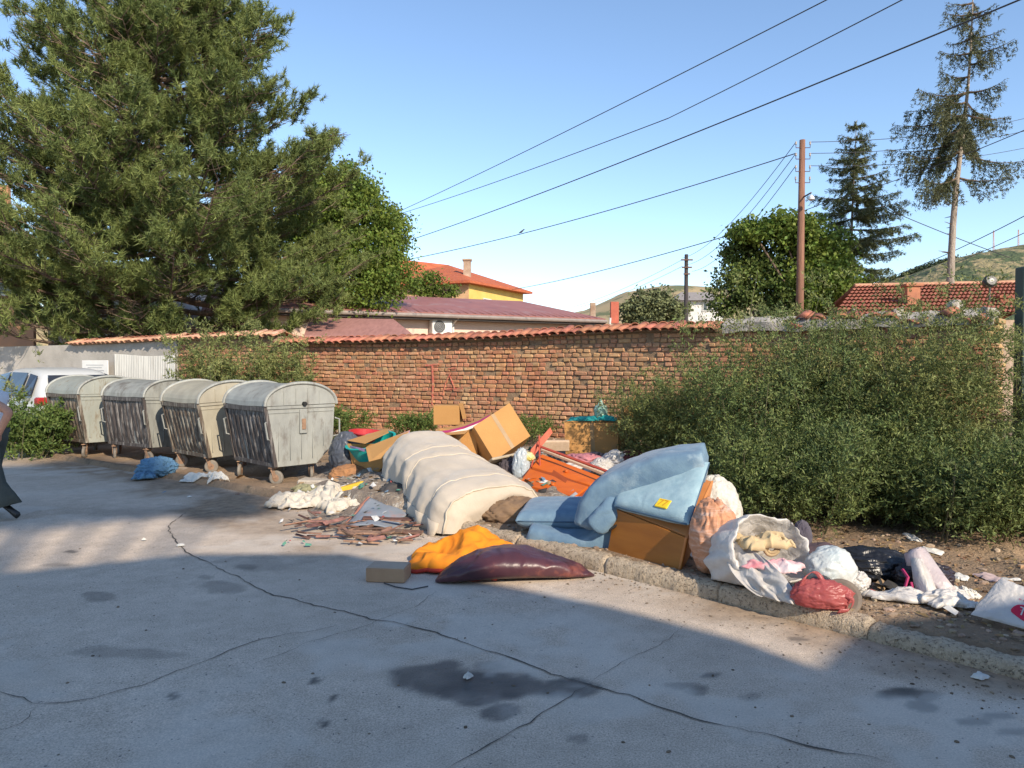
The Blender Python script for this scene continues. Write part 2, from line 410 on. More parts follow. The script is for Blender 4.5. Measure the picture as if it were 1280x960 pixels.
# kerb of rough exposed-aggregate stones, laid along the verge
kerb_m = mat('aggregate_kerb', (.62, .50, .36), (.42, .33, .23), scale=30, rough=.95, bump=1.0, bscale=90, dirt=(.20, .155, .11), dscale=48, dlow=.54, dhigh=.60, bdist=.02)
kerb = T('kerb', None, None, KA, kind='structure')
J0 = G(1085, 800, .0)
s0 = (J0 - KA).dot(KD)
for k in range(-6, 3):
    a = s0 + k * 1.0 + .0; b = a + .996
    if b < -2.4: continue
    mb = MB(); n = 44; prof = [(-.012, -.06), (.0, .03), (.006, .085), (.028, .110), (.08, .118), (.13, .114), (.16, .08), (.165, .0)]
    lowr = .72 if k >= 0 else 1.0
    rr = []
    for i_ in range(n + 1):
        t = i_ / n; p0 = KA + KD * (a + (b - a) * t); ring = []
        e = min(1, min(t, 1 - t) * 60 + .85)
        for (o, z) in prof:
            q = p0 + KN * (o - .06); jn = mnoise.noise(Vector((q.x * 14, q.y * 14, z * 30))) * .016 + mnoise.noise(Vector((q.x * 48, q.y * 48, z * 60))) * .013
            ring.append(q + KN * ((.09 - o) * (1 - e) * .6 + jn * .7) + Vector((0, 0, max(-.06, z * lowr * e + jn + rnd.uniform(-.003, .003)))))
        rr.append(ring)
    mb.rings(rr, True, True)
    obj('kerb_stone', mb, kerb_m, kerb, sm=True)

# ------------------------------------------------------------------ the long brick wall
brick_m = mat('old_brick', (.52, .24, .125), (.33, .15, .08), scale=9, rough=.95, bump=.7, bscale=60, rand=.22, hue=.012,
              dirt=(.42, .27, .15), dscale=3.5, dlow=.46, dhigh=.66, bdist=.012)
mortar_m = mat('mud_mortar', (.34, .23, .14), (.20, .135, .085), scale=7, rough=1, bump=.8, bscale=40, bdist=.02)
tile_m = mat('clay_tile', (.50, .195, .11), (.33, .13, .08), scale=7, rough=.85, bump=.3, bscale=60, rand=.24, hue=.012, dirt=(.36, .27, .19), dscale=3.5, dlow=.58, dhigh=.72)
tile_pale_m = mat('sun_bleached_tile', (.62, .36, .22), (.47, .23, .14), scale=7, rough=.85, bump=.3, bscale=60, rand=.2, hue=.012, dirt=(.62, .52, .40), dscale=3.5, dlow=.55, dhigh=.7)
def s_of_x(x):
    lo, hi = 0, WS[-1]
    for _ in range(40):
        m = (lo + hi) / 2
        if wall_pos(m).x < x: lo = m
        else: hi = m
    return lo
S215, S350 = s_of_x(-7.5), s_of_x(-4.75); S87 = s_of_x(-10.75); S905 = s_of_x(3.12); SEND = WS[-1]
def eave(s):
    pts = [(0, 2.05), (S87, 2.13), (S215, 2.20), (S350 - .05, 2.22), (S350 + .05, 2.06), (s_of_x(-2.1), 2.08), (s_of_x(-.6), 2.10), (s_of_x(.8), 2.16), (s_of_x(2.2), 2.19), (S905, 2.16), (SEND, 2.16)]
    return float(np.interp(s, [p[0] for p in pts], [p[1] for p in pts]))
wall = T('brick_wall', 'long weathered red brick boundary wall with clay tile capping behind the rubbish', 'wall', wall_pos(s_of_x(.8)))
def wall_sheet(s0_, s1_, th, ztop, z0=-.1, off=0.0, n=60):
    mb = MB(); rr = []
    for i_ in range(n + 1):
        s = s0_ + (s1_ - s0_) * i_ / n; p = wall_pos(s); nn = wall_nrm(s); zt = ztop(s)
        rr.append([p + nn * off + Vector((0, 0, z0)), p + nn * off + Vector((0, 0, zt)), p - nn * th + Vector((0, 0, zt)), p - nn * th + Vector((0, 0, z0))])
    return mb.rings(rr, True, True)
obj('mortar_core', wall_sheet(S215 + .02, SEND - .03, .36, lambda s: eave(s) - .01, off=-.020), mortar_m, wall)
def brick_mesh(seed):
    r_ = random.Random(seed); mb = MB(); mb.bevbox((0, 0, 0), (.112, .12, .060), None, .010)
    mb.v = [(x + r_.uniform(-.008, .008), y + r_.uniform(-.006, .006), z + r_.uniform(-.005, .005)) for x, y, z in mb.v]
    return mb
bvars = [brick_mesh(i_) for i_ in range(10)]
bmesh_data = []
for i_, b_ in enumerate(bvars):
    me = bpy.data.meshes.new('brick'); me.from_pydata(b_.v, [], b_.f); me.materials.append(brick_m); me.update(); bmesh_data.append(me)
def proj(p):
    d = p - Vector((0, 0, CAM_H)); f = Vector((0, math.cos(PITCH), -math.sin(PITCH))); up = Vector((0, math.sin(PITCH), math.cos(PITCH)))
    z = d.dot(f); return 640 + F_PX * d.x / z, 480 - F_PX * d.dot(up) / z
cands = []
row_h = .0755
for row in range(28):
    z = .02 + row * row_h + .03; s = S215 + .05 + (row % 2) * .06 + rnd.uniform(-.03, .03)
    while s < SEND - .2:
        L_ = .1245 * rnd.choice([1, 1, 1, 1, 1, 1.9]); ss = s + L_ / 2; s += L_
        if z > eave(ss) - .045: continue
        if rnd.random() < .012: continue
        p = wall_pos(ss); nn = wall_nrm(ss)
        deep = rnd.gauss(0, .006) + .012 * (float(vn(ss * 1.3, z * 2.2, 5)) - .6) + (-.03 if rnd.random() < .05 else 0)
        zz = z + math.sin(ss * .9) * .012 + (float(vn(ss * .8, z * 1.1, 15)) - .5) * .02 + rnd.gauss(0, .003)
        pos = p + nn * (-.055 + deep) + Vector((0, 0, zz))
        yaw = math.atan2(wall_dir(ss).y, wall_dir(ss).x) + rnd.uniform(-.05, .05)
        tilt = rnd.gauss(0, .035); sx = L_ / .1245 * rnd.uniform(.92, 1.02)
        u, v = proj(pos)
        ok = 395 < u < 905 and v < 528 and not (u > 800 and v > 470 + (860 - u) * .5)
        cands.append((not ok, pos.length, pos, yaw, tilt, sx, rnd.randrange(10)))
# end face of the wall, seen from the street: short bricks stacked across the thickness
cands.sort(key=lambda q: (q[0], q[1]))
near, rest = cands[:300], cands[300:]
wb = root_world(wall)
for (_, _, pos, yaw, tilt, sx, k) in near:
    o = bpy.data.objects.new('brick', bmesh_data[k]); COL.objects.link(o); o.parent = wall; o.location = pos - wb
    o.rotation_euler = (0, tilt, yaw); o.scale = (sx, 1, 1)
mb = MB()
for (_, _, pos, yaw, tilt, sx, k) in rest:
    M = rotz(yaw) @ Matrix.Rotation(tilt, 3, 'Y'); q = bvars[k]
    mb.add([M @ Vector((v[0] * sx, v[1], v[2])) + pos for v in q.v], q.f)
obj('bricks', mb, brick_m, wall, kind='stuff', fix=False)
endbrick_m = mat('pale_brick', (.56, .38, .18), (.42, .24, .12), scale=9, rough=.95, bump=.7, bscale=60, rand=.3, hue=.02, dirt=(.52, .44, .30), dscale=6, bdist=.012)
ed, en = wall_dir(SEND - .1), wall_nrm(SEND - .1); pe = wall_pos(SEND - .02)
for row in range(29):
    for half in ([0, 1] if row % 2 else [0]):
        wdt = .17 if row % 2 else .35
        mb = MB(); c = pe - en * (.175 if not row % 2 else .09 + .175 * half) + Vector((0, 0, .05 + row * row_h)) + ed * rnd.uniform(-.02, .02)
        mb.bevbox(c, (.16, wdt, .062), rotz(math.atan2(ed.y, ed.x) + rnd.uniform(-.06, .06)), .012)
        obj('end_brick', mb, endbrick_m, wall)
# clay tile capping, each tile its own piece
def tile_mesh():
    mb = MB(); n = 7; L_ = .40; rr0 = []
    for yy, sc_ in ((0, 1.0), (L_, .93)):
        out_ = []; inn = []
        for j in range(n + 1):
            a = math.pi * j / n; out_.append(Vector((math.cos(a) * .076 * sc_, yy, math.sin(a) * .040 * sc_))); inn.append(Vector((math.cos(a) * .062 * sc_, yy, math.sin(a) * .027 * sc_)))
        rr0.append(out_ + inn[::-1])
    mb.rings(rr0, True, True)
    # flat pan between two rolls
    mb.add([Vector((.065, 0, .004)), Vector((.10, 0, -.004)), Vector((.10, L_, -.004)), Vector((.065, L_, .004)), Vector((.065, 0, -.012)), Vector((.10, 0, -.018)), Vector((.10, L_, -.018)), Vector((.065, L_, -.012))],
           [(0, 1, 2, 3), (7, 6, 5, 4), (0, 4, 5, 1), (1, 5, 6, 2), (2, 6, 7, 3), (3, 7, 4, 0)])
    return mb
tm = tile_mesh(); tms = []
for m_ in (tile_m, tile_pale_m):
    me = bpy.data.meshes.new('roof_tile'); me.from_pydata(tm.v, [], tm.f); me.materials.append(m_); smooth(me); me.update(); tms.append(me)
s = S87; back = MB()
while s < S905 - .05:
    pale = s < S350; p = wall_pos(s); nn = wall_nrm(s); yaw = math.atan2(wall_dir(s).y, wall_dir(s).x)
    pitch = R(15) + rnd.gauss(0, .035)
    o = bpy.data.objects.new('roof_tile', tms[1 if pale else 0]); COL.objects.link(o); o.parent = wall
    o.location = p + nn * (.19 + rnd.gauss(0, .015)) + Vector((0, 0, eave(s) + rnd.uniform(-.008, .008))) - wb
    Mt = (rotz(yaw + rnd.uniform(-.04, .04)) @ Matrix.Rotation(pitch, 3, 'X')); o.rotation_euler = Mt.to_euler()
    Mb = rotz(yaw + math.pi) @ Matrix.Rotation(R(15), 3, 'X'); pb = p - nn * .50 + Vector((0, 0, eave(s)))
    back.add([Mb @ Vector(v) + pb for v in tm.v], tm.f)
    s += .16
obj('rear_tiles', back, tile_m, wall, kind='stuff', fix=False)
obj('timber_plate', wall_sheet(S87 + .1, S905, .36, lambda s: eave(s) + .02, z0=2.0, off=.03), mat('dark_timber', (.16, .10, .06), (.08, .05, .03), scale=5, stretch=(1, 1, 12), rough=.9, bump=.5), wall) if False else None
bed = MB(); rr = []
for i_ in range(61):
    s = S87 + .02 + (S905 - S87) * i_ / 60; p = wall_pos(s); nn = wall_nrm(s); z = eave(s)
    rr.append([p + nn * .07 + Vector((0, 0, z - .03)), p + nn * .07 + Vector((0, 0, z + .0)), p - nn * .18 + Vector((0, 0, z + .085)), p - nn * .42 + Vector((0, 0, z)), p - nn * .42 + Vector((0, 0, z - .03))])
bed.rings(rr, True, True); obj('mortar_bed', bed, mortar_m, wall)
# rough capping over the right-hand stretch with stubs and broken tiles
cap_m = mat('weathered_concrete', (.47, .43, .37), (.29, .26, .22), scale=6, rough=.95, bump=.8, bscale=30, dirt=(.16, .14, .11), dscale=5, dlow=.56, dhigh=.66, bdist=.03)
mb = MB(); rr = []
for i_ in range(71):
    s = S905 + .02 + (SEND - S905) * i_ / 70; p = wall_pos(s); nn = wall_nrm(s); z = 2.15 + .07 * float(fbm(s * 3, 1, 4)) ; w_ = .05 + .05 * float(vn(s * 5, 3, 2))
    rr.append([p + nn * w_ + Vector((0, 0, z - .07)), p + nn * (w_ + .01) + Vector((0, 0, z + .05)), p - nn * .1 + Vector((0, 0, z + .11 + .05 * float(vn(s * 6, 9, 3)))), p - nn * .38 + Vector((0, 0, z + .05)), p - nn * .38 + Vector((0, 0, z - .07))])
mb.rings(rr, True, True); obj('coping', mb, cap_m, wall, sm=False)
for (u, hgt, ww) in [(1065, .13, .10), (1118, .15, .09), (1185, .20, .13), (932, .09, .09), (1232, .10, .18), (985, .07, .14)]:
    d = ray(u, 400); s = s_of_x(min(5.7, d.x / d.y * np.interp(d.x / d.y, [a[0] / a[1] for a in WALL], [a[1] for a in WALL])))
    p = wall_pos(s) - wall_nrm(s) * .1; mb = MB(); mb.bevbox(p + Vector((0, 0, 2.2 + hgt / 2)), (ww, ww * 1.1, hgt + .06), rotz(rnd.uniform(0, 1)) @ eul(rnd.uniform(-.25, .25), rnd.uniform(-.25, .25), 0), .035); mb.v = [tuple(Vector(q_) + Vector((mnoise.noise(Vector(q_) * 9), mnoise.noise(Vector(q_) * 9 + Vector((5, 5, 5))), mnoise.noise(Vector(q_) * 8))) * .07) for q_ in mb.v]
    obj('concrete_stub', mb, cap_m, wall)
for k in range(20):
    s = S905 + .1 + (SEND - S905 - .4) * rnd.random(); p = wall_pos(s); nn = wall_nrm(s)
    o = bpy.data.objects.new('roof_tile', tms[0]); COL.objects.link(o); o.parent = wall; o.scale = (1.2, .5, 1.2)
    o.location = p + nn * rnd.uniform(.02, .12) + Vector((0, 0, 2.20 + rnd.uniform(-.05, .08))) - wb
    o.rotation_euler = (rnd.uniform(-.1, .6), rnd.uniform(-.3, .3), math.atan2(wall_dir(s).y, wall_dir(s).x) + rnd.uniform(-.6, .6))
# red sprayed strokes on the bricks
paint_m = mat('red_paint', (.52, .09, .08), (.46, .16, .10), scale=14, rough=.9, dirt=(.50, .24, .14), dscale=16, dlow=.48, dhigh=.56)
def stroke(pts, w0=.02):
    w0 = w0 * .75
    mb = MB(); q = []
    for (u, v) in pts:
        d = ray(u, v); s = s_of_x(d.x / d.y * float(np.interp(d.x / d.y, [a[0] / a[1] for a in WALL], [a[1] for a in WALL])))
        pw = wall_pos(s); nn = wall_nrm(s); o_ = Vector((0, 0, CAM_H)); t = (pw + nn * .012 - o_).dot(nn) / d.dot(nn); q.append(o_ + d * t)
    nn = wall_nrm(s); rr = []
    for k, p in enumerate(q):
        t = (q[min(k + 1, len(q) - 1)] - q[max(0, k - 1)]).normalized(); sd_ = t.cross(nn).normalized() * w0
        rr.append([p + sd_ - nn * .02, p + sd_ + nn * .004, p - sd_ + nn * .004, p - sd_ - nn * .02])
    mb.rings(rr, True, True); obj('painted_stroke', mb, paint_m, wall)
stroke([(540, 455), (541, 480), (540, 506)], .018); stroke([(531, 457), (548, 455)], .02); stroke([(553, 494), (557, 478), (562, 468)], .009); stroke([(562, 470), (569, 488)], .009)
stroke([(556, 487), (578, 485)], .010); stroke([(560, 461), (570, 460)], .012)

# pale rendered stretch on the left with corrugated sheet and board
white = T('rendered_wall', 'grey white rendered wall stretch behind the parked car and containers', 'wall', wall_pos(S87))
plas_m = mat('dirty_shaded_render', (.46, .43, .39), (.32, .30, .27), scale=1.5, rough=.9, bump=.3, bscale=25, dirt=(.30, .27, .23), dscale=2.2, dlow=.55, dhigh=.75)  # base grey darkened in place of the pine's shadow; blotches are dirt
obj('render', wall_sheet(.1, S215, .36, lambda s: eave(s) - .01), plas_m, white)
mb = MB(); n = 50
zinc_m = mat('zinc_sheet', (.55, .55, .52), (.42, .42, .40), scale=3, stretch=(4, 4, .5), rough=.6, metal=.2, dirt=(.33, .30, .26), dscale=2, dlow=.55, dhigh=.75)
sa, sb = s_of_x(-9.35), S215
rr = []
for i_ in range(n * 4 + 1):
    s = sa + (sb - sa) * i_ / (n * 4); p = wall_pos(s) + wall_nrm(s) * (.045 + .012 * math.sin(i_ * 1.1)); rr.append([p + Vector((0, 0, .1)), p + Vector((0, 0, 1.86 + .03 * math.sin(s * 2)))])
mb.rings(rr, False, False); obj('corrugated_sheet', mb, zinc_m, white, solid=.004)
sg = T('notice_board', 'plain white notice board on the grey wall above the leftmost containers', 'sign', wall_pos(s_of_x(-9.9)))
mb = MB(); c = P(119, 461, 17.45); M = rotz(math.atan2(wall_dir(s_of_x(-9.9)).y, wall_dir(s_of_x(-9.9)).x)); mb.bevbox(c, (.92, .02, .40), M, .005)
obj('board', mb, mat('board_white', (.78, .77, .73), (.68, .67, .63), scale=3), sg)
mb = MB()
for k, (w_, dz) in enumerate([(.62, .09), (.5, .03), (.66, -.04)]): mb.box(c + M @ Vector((0, -.0125, dz)), (w_, .004, .018), M)
obj('faded_lines', mb, mat('faded_print', (.50, .50, .50)), sg)

# rubble and soil lumps at the foot of the wall and on the verge: uncountable
stone_m = mat('rubble', (.40, .31, .22), (.22, .16, .11), scale=5, rough=.95, rand=.35, hue=.02, bump=.5, bscale=30)
def scatter_stones(name, pts, smin, smax, m, sub=1, flat=.6):
    ico = [Vector(v).normalized() for v in [(0, 0, 1), (.89, 0, .45), (.28, .85, .45), (-.72, .53, .45), (-.72, -.53, .45), (.28, -.85, .45), (.72, .53, -.45), (-.28, .85, -.45), (-.89, 0, -.45), (-.28, -.85, -.45), (.72, -.53, -.45), (0, 0, -1)]]
    F_ = [(0, 1, 2), (0, 2, 3), (0, 3, 4), (0, 4, 5), (0, 5, 1), (1, 6, 2), (2, 7, 3), (3, 8, 4), (4, 9, 5), (5, 10, 1), (2, 6, 7), (3, 7, 8), (4, 8, 9), (5, 9, 10), (1, 10, 6), (11, 7, 6), (11, 8, 7), (11, 9, 8), (11, 10, 9), (11, 6, 10)]
    mb = MB()
    for (x, y) in pts:
        s = smin + (smax - smin) * rnd.random() ** 3; M = rotz(rnd.uniform(0, 6.3)); z = Hs(x, y)
        a, b_, c_ = s * rnd.uniform(.7, 1.3), s * rnd.uniform(.5, 1), s * flat * rnd.uniform(.5, 1.1)
        mb.add([M @ Vector((v.x * a * rnd.uniform(.8, 1.2), v.y * b_, v.z * c_)) + Vector((x, y, z + c_ * .3)) for v in ico], F_)
    return obj(name, mb, m, kind='stuff', label='scattered stones and lumps of soil lying on the verge', cat='rubble', org=(0, 0, 0), fix=False)
pts = []
for k in range(1500):
    s = rnd.uniform(S350 - 1, SEND - .5); p = wall_pos(s) + wall_nrm(s) * (abs(rnd.gauss(0, .45)) + .08); pts.append((p.x, p.y))
for k in range(2600):
    a = rnd.uniform(-3, 4.5); b_ = rnd.uniform(.1, 4) * rnd.random() + .12; p = KA + KD * a + KN * b_; pts.append((p.x, p.y))
for k in range(260):
    p = G(rnd.uniform(60, 460), 0 + rnd.uniform(590, 660)); 
    if kerb_sd(p.x, p.y) > -.7: pts.append((p.x, p.y))
scatter_stones('rubble', pts, .006, .042, stone_m)
pts = []
for k in range(1400):
    a = rnd.uniform(-3.5, 3.2); p = KA + KD * a - KN * (abs(rnd.gauss(0, .22)) + .07); pts.append((p.x, p.y))
for k in range(260):
    p = G(rnd.uniform(-50, 1300), rnd.uniform(640, 950))
    if kerb_sd(p.x, p.y) < -.1: pts.append((p.x, p.y))
scatter_stones('grit', pts, .003, .013, mat('grit', (.26, .2, .14), (.12, .09, .06), scale=9, rand=.4, rough=.95))
pts = []
for k in range(900):
    a = rnd.uniform(1.2, 4.5); b_ = rnd.uniform(.2, 2.4); p = KA + KD * a + KN * b_; pts.append((p.x, p.y))
lf = MB()
for (x, y) in pts:
    z = Hs(x, y) + .006; s = rnd.uniform(.012, .035); M = eul(rnd.uniform(-.5, .5), rnd.uniform(-.5, .5), rnd.uniform(0, 6.3))
    lf.add([M @ Vector(v) * s + Vector((x, y, z)) for v in ((-1, 0, 0), (0, -.5, .2), (1, 0, 0), (0, .5, .2))], [(0, 1, 2, 3)])
obj('dry_leaves', lf, mat('dry_leaf', (.42, .28, .13), (.24, .14, .07), rand=.4, hue=.03), kind='stuff', org=(0, 0, 0), fix=False, label='dry leaves and chaff strewn over the bare soil', cat='leaves')
# ------------------------------------------------------------------ vegetation (numpy)
def unit(v): return v / np.maximum(1e-9, np.linalg.norm(v, axis=1, keepdims=True))
def rdir(n, up=0.0):
    v = rng.normal(size=(n, 3)); v[:, 2] += up; return unit(v)
def blades(base, d, length, width, wdir=None):
    """thin rhombic leaves: (n,3) base, direction, (n,) length and width"""
    n = len(base)
    if wdir is None: wdir = unit(np.cross(d, rdir(n)))
    L_ = length[:, None]; W_ = width[:, None]
    a = base; b = base + d * L_ * .45 + wdir * W_ * .5; c = base + d * L_; e = base + d * L_ * .45 - wdir * W_ * .5
    V = np.stack([a, b, c, e], 1).reshape(-1, 3); i = np.arange(n)[:, None] * 4
    return V, np.concatenate([i, i + 1, i + 2, i + 3], 1)
def tri_blades(base, d, length, width):
    n = len(base); wdir = unit(np.cross(d, rdir(n))) * width[:, None] * .5
    V = np.stack([base - wdir, base + wdir, base + d * length[:, None]], 1).reshape(-1, 3); i = np.arange(n)[:, None] * 3
    return V, np.concatenate([i, i + 1, i + 2], 1)
def leafmat(name, col, col2, rand=.35, hue=.02, transl=.3, rough=.6):
    return mat(name, col, col2, scale=1.3, rough=rough, rand=rand, hue=hue, transl=transl, spec=.3)
bark_m = mat('bark', (.20, .14, .10), (.10, .07, .05), scale=6, stretch=(1, 1, .25), rough=.95, bump=1, bscale=20, bdist=.04)
palebark_m = mat('pale_bark', (.42, .36, .29), (.25, .20, .16), scale=6, stretch=(1, 1, .35), rough=.95, bump=1, bscale=20, bdist=.04)
pine_m = leafmat('pine_needles', (.225, .26, .078), (.105, .145, .046), rand=.5, hue=.012, transl=.28)
spruce_m = leafmat('spruce_needles', (.13, .145, .055), (.07, .085, .035), rand=.35, hue=.015, transl=.15)
drys_m = leafmat('thin_spruce_needles', (.125, .13, .06), (.065, .075, .032), rand=.4, hue=.02, transl=.2)
shrub_m = leafmat('shrub_leaf', (.18, .215, .066), (.08, .118, .04), rand=.55, hue=.02, transl=.2)
shrub2_m = leafmat('pale_shrub_leaf', (.27, .285, .10), (.14, .17, .055), rand=.45, hue=.02, transl=.32)
dec_m = leafmat('broad_leaf', (.21, .27, .05), (.10, .16, .03), rand=.4, hue=.02, transl=.4)
decd_m = leafmat('dark_broad_leaf', (.16, .205, .05), (.075, .115, .03), rand=.5, hue=.015, transl=.3)
weed_m = leafmat('weed_leaf', (.17, .23, .06), (.09, .14, .035), rand=.35, transl=.35)
stem_m = mat('green_stem', (.15, .14, .07), (.09, .08, .045), rough=.8)

def shrub(name, label, cat, cx, cy, rx, ry, z0, hfn, n, m, group=None, lean=(0, 0), dens=1.0, leaf=.042, twig=.34, spread=.35, seed=1, z_start=-.02, stems=True, thin=.30):
    """many upright stems, each with side sprays of small narrow leaves"""
    g = np.random.default_rng(seed)
    ncl = max(5, n // 9); ca_ = g.uniform(0, 2 * np.pi, ncl); cr_ = np.sqrt(g.uniform(0, 1, ncl)); cl = g.integers(0, ncl, n); chf = g.uniform(.74, 1.06, ncl)[cl]
    px_ = np.cos(ca_[cl]) * cr_[cl] + g.normal(0, .09, n); py_ = np.sin(ca_[cl]) * cr_[cl] + g.normal(0, .09, n); a = np.arctan2(py_, px_); r = np.minimum(1.1, np.hypot(px_, py_))
    bx = cx + np.cos(a) * r * rx; by = cy + np.sin(a) * r * ry
    hh = np.array([hfn(x, y) for x, y in zip(bx, by)]) * g.uniform(.62, 1.05, n) * chf * 1.04
    ox = np.cos(a) * r; oy = np.sin(a) * r
    top = np.stack([bx + ox * spread * hh + lean[0] * hh + g.normal(0, .17, n) * hh, by + oy * spread * hh + lean[1] * hh + g.normal(0, .15, n) * hh, z0 + hh], 1)
    base = np.stack([bx, by, np.full(n, z0)], 1)
    mid = base * .45 + top * .55; mid[:, 0] += ox * .16 * hh; mid[:, 1] += oy * .16 * hh; mid[:, 2] -= .08 * hh
    def curve(k, t): t = t[:, None]; return base[k] * (1 - t) ** 2 + 2 * mid[k] * t * (1 - t) + top[k] * t * t
    nb = max(4, int(9 * dens)); kb = np.repeat(np.arange(n), nb); tb = z_start + (1 - z_start) * g.uniform(0, 1, n * nb) ** .85
    pb = curve(kb, tb); az = g.uniform(0, 2 * np.pi, len(kb)); db = np.stack([np.cos(az), np.sin(az), g.uniform(.3, 1.2, len(kb))], 1); db /= np.linalg.norm(db, axis=1, keepdims=True)
    bl = 1.25 * twig * (1.12 - tb) ** .6 * g.uniform(.6, 1.15, len(kb)) + .04
    tw = 5; k = np.repeat(np.arange(len(kb)), tw); ub = np.tile(np.linspace(.25, 1.0, tw), len(kb)) + g.uniform(-.06, .06, len(k)); t = tb[k]
    p = pb[k] + db[k] * (bl[k] * ub)[:, None]; p[:, 2] -= (bl[k] * ub) ** 2 * .2
    d = db[k] * .9 + g.normal(0, .55, p.shape); d[:, 2] += .25; d = d / np.linalg.norm(d, axis=1, keepdims=True)
    tl = (.13 + .06 * twig) * (1.15 - .35 * ub) * g.uniform(.6, 1.2, len(k))
    lv = 9; kk = np.repeat(np.arange(len(k)), lv); u = np.tile(np.linspace(.12, 1, lv), len(k)) + g.uniform(-.05, .05, len(kk))
    q = p[kk] + d[kk] * (tl[kk] * u)[:, None]; q[:, 2] -= (tl[kk] * u) ** 2 * .3
    q += g.normal(0, .007, q.shape)
    ld = d[kk] * .9 + g.normal(0, .75, q.shape); ld /= np.linalg.norm(ld, axis=1, keepdims=True)
    V, Fc = blades(q, ld, leaf * g.uniform(.6, 1.35, len(kk)), leaf * thin * g.uniform(.7, 1.3, len(kk)))
    root = T(name, label, cat, (cx, cy, z0), group)
    npobj('foliage', V, Fc, m, root)
    if stems:
        mb = MB()
        for i_ in range(0, n, 7 if n > 60 else 2):
            pts_ = [Vector((base[i_] * (1 - t_) ** 2 + 2 * mid[i_] * t_ * (1 - t_) + top[i_] * t_ * t_).tolist()) for t_ in (0, .3, .6, .85, 1)]
            mb.tube(pts_, [.010, .008, .006, .004, .002], 4, False)
        obj('stems', mb, stem_m, root, fix=False, kind='stuff')
    return root
g_sh = 'feathery shrubs growing along the wall'
# big thicket, split where the crowns part
shrub('shrub', 'dark green feathery shrub in the middle of the thicket behind the open white sack', 'shrub', 3.12, 8.2, .80, .85, .12, lambda x, y: 1.35 + .85 * float(sstep(7.2, 8.5, y)), 150, shrub_m, g_sh, dens=1.1, seed=11, spread=.16)
shrub('shrub', 'tall dense green shrub behind the printed bag, right part of the thicket', 'shrub', 4.35, 7.35, 1.1, .85, .12, lambda x, y: (1.2 + .95 * float(sstep(6.5, 8.2, y))) * (1 - .62 * float(sstep(3.95, 4.35, x))), 165, shrub_m, g_sh, dens=1.1, seed=12, spread=.22)
shrub('shrub', 'tall olive shrub reaching the wall top beside the bare trunk', 'shrub', 4.0, 8.6, .95, .6, .15, lambda x, y: 2.35, 190, shrub2_m, g_sh, dens=1.0, seed=13, spread=.12)
shrub('shrub', 'tall pale green shrub against the wall beside its pale brick end', 'shrub', 4.3, 7.9, .34, .5, .12, lambda x, y: 2.05, 70, shrub2_m, g_sh, dens=1.0, seed=14, spread=.14)
shrub('shrub', 'round light green shrub against the bricks between cardboard flap and big thicket', 'shrub', 1.98, 9.2, .42, .40, .25, lambda x, y: 1.30 - .6 * abs(x - 1.98), 110, shrub2_m, g_sh, dens=1.2, seed=15, spread=.30)
shrub('shrub', 'narrow dark shrub at the right edge of the picture past the wall end', 'shrub', 6.45, 7.9, .60, .9, .1, lambda x, y: 1.95, 110, shrub_m, g_sh, dens=.8, seed=16, spread=.12)
shrub('shrub', 'low dark feathery shrub in front of the thicket behind the black bags', 'shrub', 2.95, 7.15, .75, .5, .1, lambda x, y: .95, 110, shrub_m, g_sh, dens=1.0, seed=18, spread=.3)
shrub('shrub', 'low dark green shrub in front of the thicket above the torn white film', 'shrub', 3.95, 6.75, .8, .45, .1, lambda x, y: .85, 120, shrub_m, g_sh, dens=1.0, seed=19, spread=.3)
shrub('shrub', 'low leafy shrub at the right edge behind the printed bag', 'shrub', 5.1, 6.6, .8, .5, .1, lambda x, y: .62, 120, shrub_m, g_sh, dens=1.0, seed=20, spread=.3)
# weeds by the containers and the car
g_w = 'tall weeds along the verge'
shrub('tall_weed', 'bushy green weeds rising behind the containers against the tiled wall', 'weed', -4.85, 13.4, .62, .42, .1, lambda x, y: 2.15 - .35 * abs(x + 4.85), 120, shrub2_m, g_w, dens=1.0, leaf=.06, seed=21, spread=.2)
shrub('tall_weed', 'bright green leafy weed in front of the white car', 'weed', -8.45, 12.75, .30, .25, .0, lambda x, y: .95, 34, weed_m, g_w, dens=.8, leaf=.07, seed=22, thin=.4)
shrub('tall_weed', 'thin wispy weed standing beside the white notice board', 'weed', -9.45, 14.6, .28, .2, .0, lambda x, y: 1.72, 16, shrub2_m, g_w, dens=.55, leaf=.07, seed=23, spread=.25)
shrub('tall_weed', 'low weed growing at the wall foot right of the largest container', 'weed', -2.6, 12.7, .45, .3, .3, lambda x, y: .55, 18, weed_m, g_w, dens=.6, leaf=.06, seed=24)
shrub('tall_weed', 'low weed at the wall foot behind the teal tub', 'weed', -1.75, 12.6, .4, .3, .35, lambda x, y: .32, 14, weed_m, g_w, dens=.6, leaf=.06, seed=25)
shrub('tall_weed', 'small weed at the wall foot behind the tilted carton', 'weed', .25, 11.9, .4, .2, .38, lambda x, y: .25, 12, weed_m, g_w, dens=.6, leaf=.05, seed=26)
shrub('tall_weed', 'pale dry weeds standing up above the wall coping by the wooden pole', 'weed', 4.1, 11.2, 1.0, .25, 1.2, lambda x, y: 1.35, 40, shrub2_m, g_w, dens=.35, leaf=.06, seed=27, spread=.1, twig=.22)
shrub('tall_weed', 'yellow green weeds growing over the wall coping below the smaller spruce', 'weed', 5.4, 10.6, .5, .2, 1.2, lambda x, y: 1.15, 24, shrub2_m, g_w, dens=.4, leaf=.06, seed=28, spread=.1, twig=.22)

